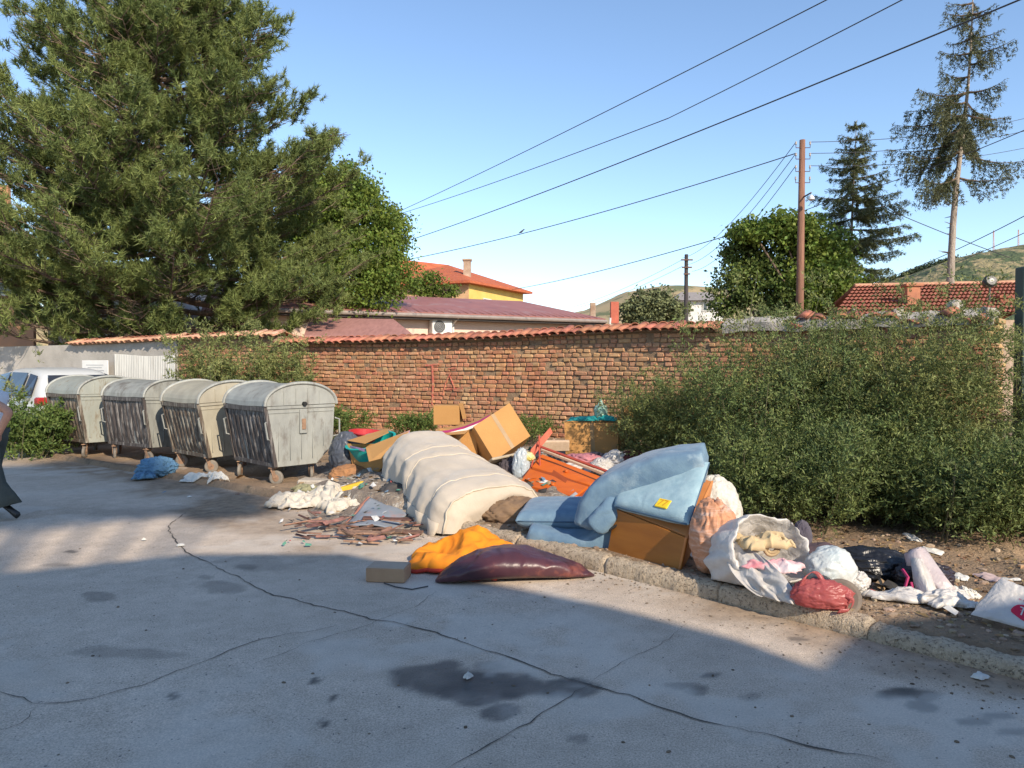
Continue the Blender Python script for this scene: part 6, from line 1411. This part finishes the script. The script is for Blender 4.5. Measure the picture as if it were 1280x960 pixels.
# right carton with teal cloth and a flap behind
A = P(707, 566, 9.5); A.z -= .02
carton('cardboard box with teal cloth bulging out, standing against the round shrub', A, (.70, -.04, .0), (.06, .42, 0), (-.02, .0, .41), tape=True)
fl2 = T('cardboard_flap', 'tall torn cardboard sheet leaning between the teal topped box and round shrub', 'cardboard', P(778, 560, 9.4)); plank('sheet', [P(772, 566, 9.35), P(790, 560, 9.6), P(793, 496, 9.9), P(771, 522, 9.5)], .007, card_m, fl2)
cloth('teal_cloth', 'bunched teal cloth on top of the right cardboard box', 'cloth', P(741, 527, 9.65), .62, .30, 0, .07, mat('teal_fabric', (.01, .26, .25), (.01, .18, .19), scale=5, rough=.8), seed=8, f=2.4, drop=False)
bag('plastic_bag', 'small white and green plastic bag standing on the teal cloth', 'bag', P(751, 514, 9.6), (.075, .06, .11), plastic('mint_plastic', (.55, .68, .58), (.2, .45, .35)), seed=9, amp=.3, gz=P(751, 524, 9.6).z, neck=.06)

# sacks and bags on the right
wplas = plastic('white_plastic', (.76, .73, .69), (.62, .59, .56)); wplas2 = plastic('milky_plastic', (.74, .71, .67), (.60, .575, .55), transl=.35)
bag('plastic_sack', 'bulging white sack behind the cabinet by the thicket', 'sack', (1.74, 6.35, .34), (.23, .22, .33), mat('woven_white', (.68, .65, .58), (.50, .46, .40), scale=22, rough=.7, bump=.5, bscale=50), seed=11, amp=.14, f=2.0, gz=.08)
def opensack():
    root = T('open_sack', 'large open white plastic sack spilling pale rags on the kerb', 'sack', (1.72, 5.15, .1))
    c = P(958, 690, 5.12); nn = Vector((.25, -.86, .45)).normalized(); ux = Vector((1, .25, -.05)); ux = (ux - nn * ux.dot(nn)).normalized(); uy = nn.cross(ux) * -1
    if uy.z < 0: uy = -uy
    def rim(a, k=1.0, back=0.0, s=3):
        j = 1 + .13 * nz((math.cos(a), math.sin(a), 0), 1.5, s) + .05 * nz((math.cos(a), math.sin(a), 0), 4.5, s); return c + ux * math.cos(a) * .27 * k * j + uy * math.sin(a) * .20 * k * j - nn * back
    def fn(u, v):                                                     # from inside bottom over the rim to the outside back
        a = u * 2 * math.pi; t = v
        if t < .35: k = .35 + .57 * (t / .35); back = .22 * (1 - t / .35)
        elif t < .55: s_ = (t - .35) / .2; k = .92 + .2 * math.sin(s_ * math.pi / 2); back = -.06 * math.sin(s_ * math.pi)
        else: s_ = (t - .55) / .45; k = 1.12 + .14 * math.sin(s_ * 2.4) - .85 * max(0, s_ - .55) * 1.6; back = .42 * s_
        p = rim(a, max(.05, k), back); w_ = .035 * ridge((math.cos(a), math.sin(a), t * 1.3), 1.8, 5) + .016 * ridge((math.cos(a) * 2, math.sin(a) * 2, t), 4.2, 8)
        p = p + (p - c).normalized() * w_; p.z = max(p.z, .125 + .01 * nz(p, 9)); return p
    mb = MB(); mb.grid(fn, 72, 44, closed_u=True); obj('sack_wall', mb, wplas, root, sm=True)
    pts = [P(904, 660, 5.3), P(893, 712, 4.98), P(950, 747, 4.80)]; pts2 = [P(958, 700, 4.90), P(990, 726, 4.70), P(1002, 758, 4.60)]
    def dr_(u, v):
        def q(L_): 
            return L_[0] * (1 - v) ** 2 + L_[1] * 2 * v * (1 - v) + L_[2] * v * v
        p = q(pts) * (1 - u) + q(pts2) * u; fold = .012 * math.sin(u * 15 + v * 3 + 2 * nz((u, v, 0), 3, 2)) * (.4 + v) + .02 * ridge((u * 2, v * 2, 0), 2.4, 4); p = p + Vector((-.25, -.95, .35)) * fold; p.z = max(p.z, .132); return p
    mb = MB(); mb.grid(dr_, 60, 30); obj('drape', mb, wplas2, root, sm=True, solid=.002)
    return c
cS = opensack()
bag('orange_sack', 'orange brown woven sack seen through clear plastic between cabinet and open white sack', 'sack', (1.50, 5.45, .36), (.165, .18, .27), mat('orange_weave', (.56, .25, .12), (.40, .20, .12), scale=6, stretch=(1, 1, 6), rough=.6, dirt=(.55, .45, .40), dscale=3, dlow=.5, dhigh=.7), seed=12, amp=.16, gz=.11)
cloth('rag', 'pale beige rag inside the open white sack', 'rag', cS + Vector((-.03, -.0, .02)), .36, .26, .3, .10, mat('beige_cloth', (.58, .45, .26), (.45, .34, .2), scale=6, rough=.95), seed=13, f=2.6, drop=False)
mb = MB(); rr = []
for k in range(26): a = k * .55; r_ = .018 + k * .0016; rr.append(cS + Vector((.0 + math.cos(a) * r_, -.09 + .003 * math.sin(k), .05 + math.sin(a) * r_)))
mb.tube(rr, .013, 6); tag(obj('rolled_cloth', mb, mat('tan_cloth', (.50, .38, .22), (.38, .28, .16), scale=9, rough=.95), sm=True), 'small coiled tan cloth roll in the mouth of the white sack', 'cloth')
cloth('rag', 'white rag with pink patch spilling from the white sack over black shoes', 'rag', P(968, 712, 4.92), .34, .20, -.5, .06, mat('white_pink_cloth', (.74, .66, .64), (.62, .12, .16), scale=5, rough=.95), seed=14, f=2.6, drop=False)
blackp = plastic('black_plastic', (.018, .018, .02), (.012, .012, .014), rough=.28, transl=0)
bag('shoe', 'black rounded shoe under the rag left of the pink bag', 'shoe', (1.78, 4.82, .17), (.10, .06, .05), blackp, seed=15, amp=.06)
bag('shoe', 'black rounded shoe behind the pink bag handle', 'shoe', (2.03, 4.84, .19), (.10, .06, .065), blackp, seed=16, amp=.06, yaw=.5)
mb = MB(); mb.lathe((2.10, 4.68, .155), [(.11, -.02), (.125, 0), (.12, .022), (.10, .024), (.02, .015)], 24, eul(1.1, .3, -.5)); tag(obj('bowl', mb, mat('brown_bowl', (.25, .2, .15), (.1, .08, .07), scale=5, rough=.5)), 'round brown dish on edge beside the pink carrier bag', 'dish')
cloth('scrap', 'yellow scrap of cloth left of the pink carrier bag', 'scrap', (1.86, 4.86, .0), .12, .08, .3, .03, mat('yellow_cloth', (.70, .52, .16), (.6, .42, .1), scale=6), seed=17)
bag('plastic_bag', 'knotted white carrier bag with faint blue print between shoes and black bags', 'bag', (2.18, 5.02, .24), (.17, .14, .155), plastic('white_blue_plastic', (.78, .75, .70), (.62, .70, .71)), seed=18, amp=.13, f=1.3, gz=.10, neck=.0)
bag('plastic_bag', 'crumpled tail of white film right of the knotted white bag', 'bag', (2.34, 4.98, .17), (.07, .06, .07), wplas, seed=19, amp=.3, gz=.1)
# pink carrier bag with two handles
pinkp = plastic('pink_plastic', (.66, .20, .19), (.56, .13, .13), rough=.3, transl=.5)
pk = T('carrier_bag', 'translucent pink red carrier bag with loop handles lying on the kerb', 'bag', (1.95, 4.60, .12))
obj('pouch', bag_mesh((1.94, 4.60, .20), (.175, .075, .095), yaw=-.25, seed=20, amp=.16, f=2.4, gz=.13), pinkp, pk, sm=True)
def band(pts, w0, n=16):
    rr = []; pts = [Vector(p) for p in pts]
    for k in range(n + 1):
        t = k / n * (len(pts) - 1); i_ = min(len(pts) - 2, int(t)); f_ = t - i_; q = [pts[max(0, min(len(pts) - 1, j))] for j in (i_ - 1, i_, i_ + 1, i_ + 2)]
        p = .5 * ((2 * q[1]) + (q[2] - q[0]) * f_ + (2 * q[0] - 5 * q[1] + 4 * q[2] - q[3]) * f_ ** 2 + (3 * q[1] - q[0] - 3 * q[2] + q[3]) * f_ ** 3); ww = Vector(w0) * (.7 + .5 * abs(2 * k / n - 1)); rr.append([p - ww, p + ww])
    mb = MB(); mb.rings(rr, False, False); return mb
obj('handle', band([P(1000, 738, 4.6), P(1006, 722, 4.6), P(1017, 715, 4.62), P(1026, 722, 4.6), P(1034, 742, 4.58)], (.014, .0, .008)), pinkp, pk, sm=True, solid=.003)
obj('handle', band([P(1042, 750, 4.55), P(1052, 744, 4.53), P(1066, 750, 4.5), P(1062, 762, 4.5), P(1048, 764, 4.5)], (.010, .0, .012)), pinkp, pk, sm=True, solid=.003)
bag('black_bag', 'shiny black rubbish bag right of the knotted white bag', 'bag', (2.62, 5.35, .19), (.30, .18, .12), blackp, seed=21, amp=.22, f=2.4, gz=.10, yaw=-.3)
bag('black_bag', 'flatter black bag with magenta trim against the torn white film', 'bag', (2.86, 5.12, .18), (.20, .16, .10), plastic('black_magenta', (.03, .015, .022), (.02, .02, .022), transl=0), seed=22, amp=.2, gz=.1)
mb = MB(); mb.tube([P(1128, 712, 4.98), P(1135, 722, 4.9), P(1131, 735, 4.88), P(1142, 742, 4.86), P(1139, 728, 4.9)], .011, 5); tag(obj('ribbon', mb, mat('magenta_ribbon', (.42, .03, .12))), 'magenta ribbon trailing over the black bag', 'ribbon')
bag('grey_cup', 'dark grey lump of cloth poking up behind the knotted white bag', 'cloth', (2.22, 5.62, .33), (.07, .07, .12), mat('grey_cloth', (.12, .11, .13), (.08, .07, .09), scale=7, rough=1), seed=23, amp=.12)
bag('dark_cloth', 'dark maroon grey cloth heap between open sack and thicket', 'cloth', (2.28, 5.52, .20), (.26, .16, .10), mat('maroon_grey_cloth', (.10, .06, .07), (.06, .045, .05), scale=7, rough=1), seed=24, amp=.2, gz=.1)
# torn white film on the right
tw = T('torn_film', 'twisted upright white plastic film with pinkish top beside the black bags', 'plastic', (2.9, 5.0, .1)); pw2 = plastic('pinkish_plastic', (.76, .68, .67), (.66, .56, .57), transl=.35)
mb = MB(); mb.tube([P(1137, 692, 5.1) + Vector((0, 0, .0)), P(1146, 700, 5.08), P(1158, 716, 5.02), P(1174, 735, 4.92), P(1186, 752, 4.84)], [.045, .085, .075, .07, .05], 18)
mb.v = [tuple(Vector(v) + Vector((nz(v, 14, 3), nz(v, 14, 5), nz(v, 14, 7))) * .05 + Vector((0, 0, .03 * ridge(v, 22, 3)))) for v in mb.v]; obj('twist', mb, pw2, tw, sm=True)
mb = MB(); mb.tube([P(1146, 702, 5.02), P(1150, 722, 4.95), P(1160, 745, 4.85), P(1168, 758, 4.8)], [.04, .05, .06, .05], 16); mb.v = [tuple(Vector(v) + Vector((nz(v, 16, 3), nz(v, 16, 5), nz(v, 16, 7))) * .04) for v in mb.v]; obj('fold', mb, wplas, tw, sm=True)
cloth('plastic_film', 'flat crumpled white film stretched on the soil in front of the black bags', 'plastic', (2.62, 4.80, .0), .55, .17, -.35, .06, wplas, seed=26, f=3)
cloth('plastic_film', 'flat bright white film fold at the foot of the twisted film', 'plastic', (2.82, 4.70, .0), .34, .18, .1, .07, wplas, seed=27, f=2.2)
cloth('paper_cup', 'small pale crushed cup right of the twisted film', 'cup', (3.08, 4.95, .0), .10, .08, .1, .05, frame_m, seed=28)
# printed carrier bag
pb = T('carrier_bag', 'white carrier bag with red oval print at the right edge', 'bag', (3.05, 4.38, .09)); 
cP = [P(1212, 768, 4.42), P(1300, 792, 4.15), P(1300, 742, 4.40), P(1250, 722, 4.52)]; zmin = .10
def fnb(sg):
    def g(u, v):
        p = (cP[0] * (1 - u) + cP[1] * u) * (1 - v) + (cP[3] * (1 - u) + cP[2] * u) * v; k = (max(0, 1 - abs(2 * u - 1) ** 4) * max(0, 1 - abs(2 * v - 1) ** 4)) ** .5
        d = Vector((.15, -.97, .25)); p = p + d * (.05 * k * sg + .010 * ridge((u, v, 0), 3.2, 6) + .006 * ridge((u, v * 2, 0), 7, 2)); p.z = max(p.z, .09); return p
    return g
mb = MB(); mb.grid(fnb(1), 40, 30); mb.grid(fnb(-1), 40, 30); obj('pouch', mb, wplas, pb, sm=True)
redp = mat('red_print', (.62, .015, .05), (.55, .01, .05), scale=4, rough=.5)
def on_bag(u, v, off=.003): return fnb(1)(u, v) + Vector((.02, -.97, .2)) * off
mb = MB(); cu_, cv_ = .70, .34; n = 26
def ovp(t, k): return on_bag(max(.02, min(.98, cu_ + .31 * k * math.cos(t))), cv_ + .19 * k * math.sin(t) - .04 * k * math.cos(t))
for k in range(5):
    pass
mb.rings([[ovp(t, k / 5 + .001) for t in np.linspace(0, 2 * math.pi, n + 1)[:-1]] for k in range(6)], True, False); obj('red_oval', mb, redp, pb, sm=True)
vs, fs = text_mesh('TUS', .32); xs_ = [v.x for v in vs]; wT = max(xs_) - min(xs_); mb = MB(); mb.add([on_bag(max(.02, min(.98, cu_ + v.x / wT * .40)), cv_ + v.y * .85 - v.x / wT * .05, .006) for v in vs], fs); obj('print_letters', mb, frame_m, pb)
mb = MB()
for k in range(7): 
    if k == 3: continue
    u0_ = .46 + k * .07; q = [on_bag(u0_, .62 - k * .006, .004), on_bag(u0_ + .045, .617 - k * .006, .004), on_bag(u0_ + .045, .65 - k * .006, .004), on_bag(u0_, .653 - k * .006, .004)]; mb.add(q, [(0, 1, 2, 3)])
obj('small_print', mb, mat('faded_red_print', (.62, .30, .33)), pb, kind='stuff')

# heap left of the mattress: boards, splinters, white rags, slab
plank_m = mat('grey_plank', (.50, .42, .30), (.34, .28, .20), scale=3, stretch=(1, 1, 1), rough=.95, bump=.4, bscale=30)
conc_m = mat('pale_concrete', (.50, .44, .36), (.36, .31, .25), scale=6, rough=.95, bump=.7, bscale=30)
def beam(name, label, cat, u, v, Y, dims, yaw, m, z=None, tilt=(0, 0), b=.01, group=None):
    p = P(u, v, Y); 
    if z is not None: p.z = z
    mb = MB(); mb.bevbox(p, dims, rotz(yaw) @ eul(tilt[0], tilt[1], 0), b); mb.v = [tuple(Vector(q) + Vector((nz(q, 9, 1), nz(q, 9, 2), nz(q, 9, 3))) * .008) for q in mb.v]
    return tag(obj(name, mb, m), label, cat, group)
beam('concrete_slab', 'rough pale concrete slab lying beside the nearest container wheel', 'slab', 400, 605, 9.75, (.55, .25, .12), -.1, conc_m, .07, b=.02)
beam('wooden_plank', 'long grey plank running from the slab to under the white mattress', 'plank', 432, 606, 9.5, (1.0, .09, .03), -.15, plank_m, .10, (0, -.06), group='boards in the left heap')
beam('wooden_plank', 'short pale plank above the white rags', 'plank', 445, 600, 9.85, (.7, .12, .025), .1, plank_m, .12, (0, -.05), group='boards in the left heap')
beam('wooden_plank', 'thin dark plank on the soil under the pale one', 'plank', 415, 613, 9.4, (.85, .05, .025), .04, mat('dark_plank', (.22, .16, .11), (.14, .1, .07), scale=4), .05, group='boards in the left heap')
beam('yellow_block', 'yellow painted wooden batten end on the white rags', 'batten', 445, 621, 8.75, (.46, .075, .075), .62, mat('yellow_paint', (.68, .42, .04), (.58, .34, .03), scale=6), .20, (0, -.18))
bag('black_pouch', 'dark flap of plastic by the corner of the white mattress', 'plastic', P(466, 608, 9.0), (.18, .14, .10), mat('slate_plastic', (.06, .065, .08), rough=.4), seed=31, amp=.25)
wr_m = mat('white_rag', (.58, .54, .46), (.42, .37, .30), scale=7, rough=.95, dirt=(.35, .28, .20), dscale=5, dlow=.58, dhigh=.7)
g_r = 'dirty white rags and film left of the mattress'
for k, (u, v, sx, sy, yw_, h_, lb_) in enumerate([(365, 634, .52, .34, .1, .12, 'cream rag heap nearest to the container wheel'), (405, 632, .55, .36, -.3, .15, 'white rag heap under the yellow batten'), (432, 640, .50, .34, .6, .14, 'white rag reaching the blue grey board'), (385, 622, .35, .22, .2, .08, 'soiled greenish rag under the plank'), (440, 627, .4, .3, -.2, .12, 'white crumple behind the yellow batten')]):
    p = G(u, v); cloth('rag_heap', lb_, 'rags', (p.x, p.y, 0), sx, sy, yw_, h_, wr_m if k != 3 else mat('green_rag', (.28, .27, .16), (.2, .18, .1), scale=5), g_r, seed=40 + k, f=3, rag=.3)
bb = T('blue_grey_board', 'curled blue grey board with reddish torn edge leaning on the heap', 'board', tuple(G(470, 665)))
bg_m = mat('blue_grey_laminate', (.26, .29, .32), (.20, .22, .25), scale=3, rough=.7, dirt=(.36, .22, .20), dscale=3, dlow=.55, dhigh=.7)
c0_, c1_, c2_, c3_ = P(425, 664, 7.35), P(492, 662, 7.25), P(512, 640, 7.75), P(462, 622, 8.1)
def fnbd(u, v): p = (c0_ * (1 - u) + c1_ * u) * (1 - v) + (c3_ * (1 - u) + c2_ * u) * v; return p + Vector((0, 0, .05 * math.sin(math.pi * u) * (1 - v) + .02 * nz(p, 4)))
mb = MB(); mb.grid(fnbd, 20, 20); obj('sheet', mb, bg_m, bb, sm=True, solid=.012)
mb = MB(); mb.tube([fnbd(0, k / 8) + Vector((-.01, 0, .0)) for k in range(9)], [.014 + .008 * rnd.random() for _ in range(9)], 5); obj('torn_edge', mb, mat('torn_red_edge', (.36, .16, .11), (.25, .12, .09), scale=14), bb)
sp_m = mat('reddish_wood', (.27, .14, .10), (.12, .07, .055), scale=4, stretch=(4, 4, 1), rough=.9, rand=.5, hue=.02)
spl = MB()
for k in range(60):
    u, v = rnd.uniform(372, 530), rnd.uniform(652, 682); 
    if u < 420: v = rnd.uniform(650, 678)
    p = G(u, v); L_ = rnd.uniform(.05, .34); mb = MB(); M = rotz(rnd.gauss(.05, .8)) @ eul(rnd.uniform(-.5, .5), rnd.uniform(-.2, .2), 0); mb.bevbox((p.x, p.y, .02 + rnd.random() * .07), (L_, rnd.uniform(.012, .06), rnd.uniform(.006, .02)), M, .003)
    mb.v = [tuple(Vector(q_) + Vector((0, nz(q_, 6, k), 0)) * .03) for q_ in mb.v]
    spl.add(mb.v, mb.f)
obj('wood_splinters', spl, sp_m, kind='stuff', label='broken reddish wood splinters in front of the blue grey board', cat='splinters', org=(0, 0, 0), fix=False)
for k, (u, v, L_) in enumerate([(490, 657, .6), (455, 672, .5), (500, 668, .45)]):
    p = G(u, v); beam('broken_board', ['longest reddish broken board under the mattress edge', 'reddish broken board lying nearest the road', 'reddish broken board right of the splinters'][k], 'board', u, v, p.y, (L_, .09, .02), .08 - .1 * k, sp_m, .07 - .02 * k, (.1, .04), group='broken boards of the left heap')
# bits round the containers
jm = mat('blue_denim', (.13, .26, .38), (.08, .17, .28), scale=7, rough=.95, bump=.5, bscale=20)
bag('denim_cloth', 'crumpled blue denim wrapped round a container wheel', 'cloth', tuple(G(192, 598) + Vector((0, .1, .13))), (.27, .12, .15), jm, seed=51, amp=.34, f=3.4, gz=.0)
cloth('denim_cloth', 'blue denim leg trailing on the road beside the wheel', 'cloth', tuple(G(180, 600)), .28, .2, .3, .1, jm, seed=50, f=3)
cloth('paper_sheet', 'flattened white paper between the wheels of the two right containers', 'paper', tuple(G(250, 603)), .55, .16, -.2, .05, frame_m, seed=52)
cloth('paper_sheet', 'crumpled white paper left of the nearest container wheel', 'paper', tuple(G(272, 606)), .26, .14, .1, .09, frame_m, seed=53)
bag('black_bag', 'black bag lying on the back of the nearest container lid', 'bag', P(394, 489, 10.95), (.20, .12, .10), blackp, seed=54, amp=.2)
bag('grey_bag', 'dark grey bag on the ground right of the nearest container', 'bag', (-2.28, 10.15, .42), (.22, .25, .28), mat('slate_bag', (.10, .11, .13), (.06, .065, .08), scale=4, rough=.4), seed=55, amp=.16, gz=.0)
bag('brown_bundle', 'brown bundle with orange scrap between container and left carton', 'rags', (-2.15, 9.85, .14), (.28, .2, .16), mat('brown_bundle_cloth', (.14, .075, .05), (.42, .2, .08), scale=3, rough=.9), seed=56, amp=.2, gz=.0)
tub('red_lid', 'red orange cloth patch lying on the nearest container lid', 'cloth', P(349, 487, 10.85) , .10, .03, mat('salmon_cloth', (.55, .22, .15))) if False else cloth('salmon_cloth', 'salmon coloured cloth caught on the nearest container lid', 'cloth', P(350, 493, 10.7), .22, .28, .6, .08, mat('salmon_cloth', (.55, .27, .2), (.45, .2, .15), scale=6), seed=57, drop=False)
# middle of the pile
bag('yellow_print_bag', 'pale blue white bag with yellow print beside the orange chest', 'bag', P(651, 585, 8.7), (.10, .08, .22), plastic('blue_white_plastic', (.60, .64, .66), (.45, .52, .56)), seed=71, amp=.18, f=2.6)
bag('yellow_print_bag', 'small bright yellow and white wrapper on top of the pale bag', 'wrapper', P(658, 571, 8.72), (.10, .06, .055), plastic('yellow_plastic', (.75, .62, .05), (.72, .72, .68)), seed=72, amp=.25)
bag('dark_bundle', 'dark purple grey bundle between tilted box and pale bag', 'rags', P(636, 588, 8.9), (.14, .16, .15), mat('purple_grey_cloth', (.10, .08, .09), (.06, .05, .055), scale=5, rough=1), seed=73, amp=.2)
beam('grey_board', 'grey weathered board under the tilted cardboard box', 'board', 634, 574, 9.0, (.62, .30, .03), .62, plank_m, None, (-.5, -.1))
beam('pale_board', 'pale torn board behind the red metal frame', 'board', 694, 557, 9.4, (.36, .06, .14), -.05, raw_m, None, (.3, 0))
g_c = 'clothes and film strewn behind the orange chest'
for k, (u, v, Y, r3, m_, lb_) in enumerate([(770, 577, 9.0, (.17, .12, .13), wplas, 'white crumpled film right of the red frame bar'), (752, 583, 8.6, (.12, .10, .09), wplas2, 'white pinkish film over the edge of the blue mattress'), (728, 574, 9.0, (.20, .12, .07), mat('pink_cloth', (.50, .20, .22), (.30, .12, .15), scale=5), 'pink cloth behind the red frame bar'), (745, 574, 9.2, (.16, .12, .08), mat('navy_cloth', (.06, .05, .08), (.04, .04, .05), scale=5), 'dark navy cloth behind the red frame bar'), (795, 572, 9.0, (.22, .14, .09), mat('dark_red_cloth', (.16, .03, .035), (.08, .02, .025), scale=5), 'dark red cloth at the foot of the round shrub'), (716, 584, 8.9, (.16, .10, .05), wplas, 'thin white film under the red frame bar')]):
    bag('loose_cloth', lb_, 'cloth', P(u, v, Y), r3, m_, g_c, seed=80 + k, amp=.28, f=3)
# soil and trash heap that carries the pile: one uncountable mass
def heap():
    mb = MB(); cx_, cy_ = -.1, 8.9
    def fn(u, v):
        x = -2.6 + 5.0 * u; y = 7.2 + 4.2 * v; e = math.sin(math.pi * u) ** .6 * math.sin(math.pi * v) ** .6; p = Vector((x - .35 * (y - 9) , y, 0))
        return Vector((p.x, p.y, Hs(p.x, p.y) - .03 + e * (.24 + .10 * ridge(p, 2.2, 3) + .06 * nz(p, 6, 5))))
    mb.grid(fn, 90, 80); return mb
obj('rubbish_mound', heap(), mat('mixed_refuse', (.34, .27, .20), (.15, .12, .10), scale=8, rough=1, bump=1, bscale=30, bdist=.03, dirt=(.42, .38, .32), dscale=9, dlow=.56, dhigh=.62), sm=True, kind='stuff', label='low mound of soil and trodden refuse under the pile', cat='mound')
scr = MB(); cols = [mat('scrap_white', (.68, .66, .62)), mat('scrap_red', (.42, .10, .09)), mat('scrap_blue', (.16, .26, .36)), mat('scrap_brown', (.36, .24, .13)), mat('scrap_dark', (.06, .055, .05)), mat('scrap_green', (.10, .28, .20))]
for k in range(620):
    if k < 430: x = rnd.gauss(-.1, 1.0); y = rnd.gauss(9.1, .75); x -= .35 * (y - 9)
    elif k < 540: a_ = rnd.uniform(0, 4.4); p = KA + KD * a_ + KN * rnd.uniform(.25, 1.5); x, y = p.x, p.y
    else: p = G(rnd.uniform(350, 530), rnd.uniform(620, 685)); x, y = p.x, p.y
    u, v, w_ = (x + 2.6 + .35 * (y - 9)) / 5.0, (y - 7.2) / 4.2, 0
    z = Hs(x, y); 
    if 0 < u < 1 and 0 < v < 1: z += max(0, math.sin(math.pi * u) ** .6 * math.sin(math.pi * v) ** .6 * .26)
    scr.cur = rnd.choice([0, 0, 0, 1, 2, 3, 3, 3, 4, 4, 5]); s = rnd.uniform(.015, .06) * (.55 if k >= 540 else 1); M = eul(rnd.uniform(-.6, .6), rnd.uniform(-.6, .6), rnd.uniform(0, 6.3))
    q_ = [Vector((-1, -.6, rnd.uniform(-.2, .2))), Vector((1, -.7, rnd.uniform(-.2, .3))), Vector((.8, .7, rnd.uniform(-.3, .3))), Vector((-.9, .6, rnd.uniform(-.2, .4))), Vector((0, 0, rnd.uniform(.1, .4)))]
    scr.add([M @ q0 * s + Vector((x, y, z + .03)) for q0 in q_], [(0, 1, 4), (1, 2, 4), (2, 3, 4), (3, 0, 4)])
obj('small_scraps', scr, cols, kind='stuff', label='small torn scraps of paper, film and card among the rubbish', cat='litter', org=(0, 0, 0), fix=False)

# single pieces on the road and soil
mb = MB(); p = G(486, 724); mb.bevbox((p.x, p.y, .055), (.30, .20, .105), rotz(-.12), .006); pc = T('carton_offcut', 'small brown cardboard block lying alone on the road', 'carton', (p.x, p.y, 0)); obj('block', mb, mat('brown_card', (.42, .27, .16), (.36, .22, .13), scale=5, rough=.9), pc)
mb = MB(); mb.bevbox((p.x, p.y - .002, .11), (.285, .19, .006), rotz(-.12), .002); obj('top_flap', mb, mat('pale_card', (.46, .36, .27), (.4, .3, .22), scale=5, rough=.9), pc)
mb = MB(); mb.tube([G(480, 730) + Vector((0, 0, .008)), G(495, 735) + Vector((0, 0, .008)), G(515, 738) + Vector((0, 0, .008)), G(535, 734) + Vector((0, 0, .008))], .005, 5); tag(obj('wire_scrap', mb, cable_m), 'thin dark curved wire beside the cardboard block on the road', 'wire')
lit = [(237, 622, 'white paper scrap on the road left of the lit streak', .07), (226, 683, 'white paper fleck on the crack in the lit streak', .09), (1200, 722, 'pale paper piece on the soil behind the white film', .12), (1240, 722, 'pinkish paper piece just above the printed bag', .16), (1165, 690, 'cream scrap on the soil under the thicket', .12), (1225, 848, 'torn pale paper on the road edge at the lower right', .14), (1262, 724, 'small cream paper right above the printed bag', .09), (1190, 738, 'white lid shaped scrap beside the crushed cup', .08), (585, 848, 'white fleck lying in the damp stain', .07), (180, 676, 'tiny pale fleck on the lit streak at left', .05), (1140, 668, 'pale scrap half under the thicket', .11), (1050, 690, 'brown paper scrap at the thicket foot', .12)]
for k, (u, v, lb_, s) in enumerate(lit):
    p = G(u, v, .0); p = G(u, v, Hs(p.x, p.y)); s = s * (.42 if v > 780 or u < 260 else .9); mb = cloth_mesh((p.x, p.y, 0), s * 1.6, s, rnd.uniform(0, 3), .02, seed=90 + k, n=10, f=2); tag(obj('paper_scrap', mb, frame_m if k not in (3, 11) else mat('pinkish_paper', (.6, .45, .42)), solid=.002), lb_, 'paper', 'paper scraps')
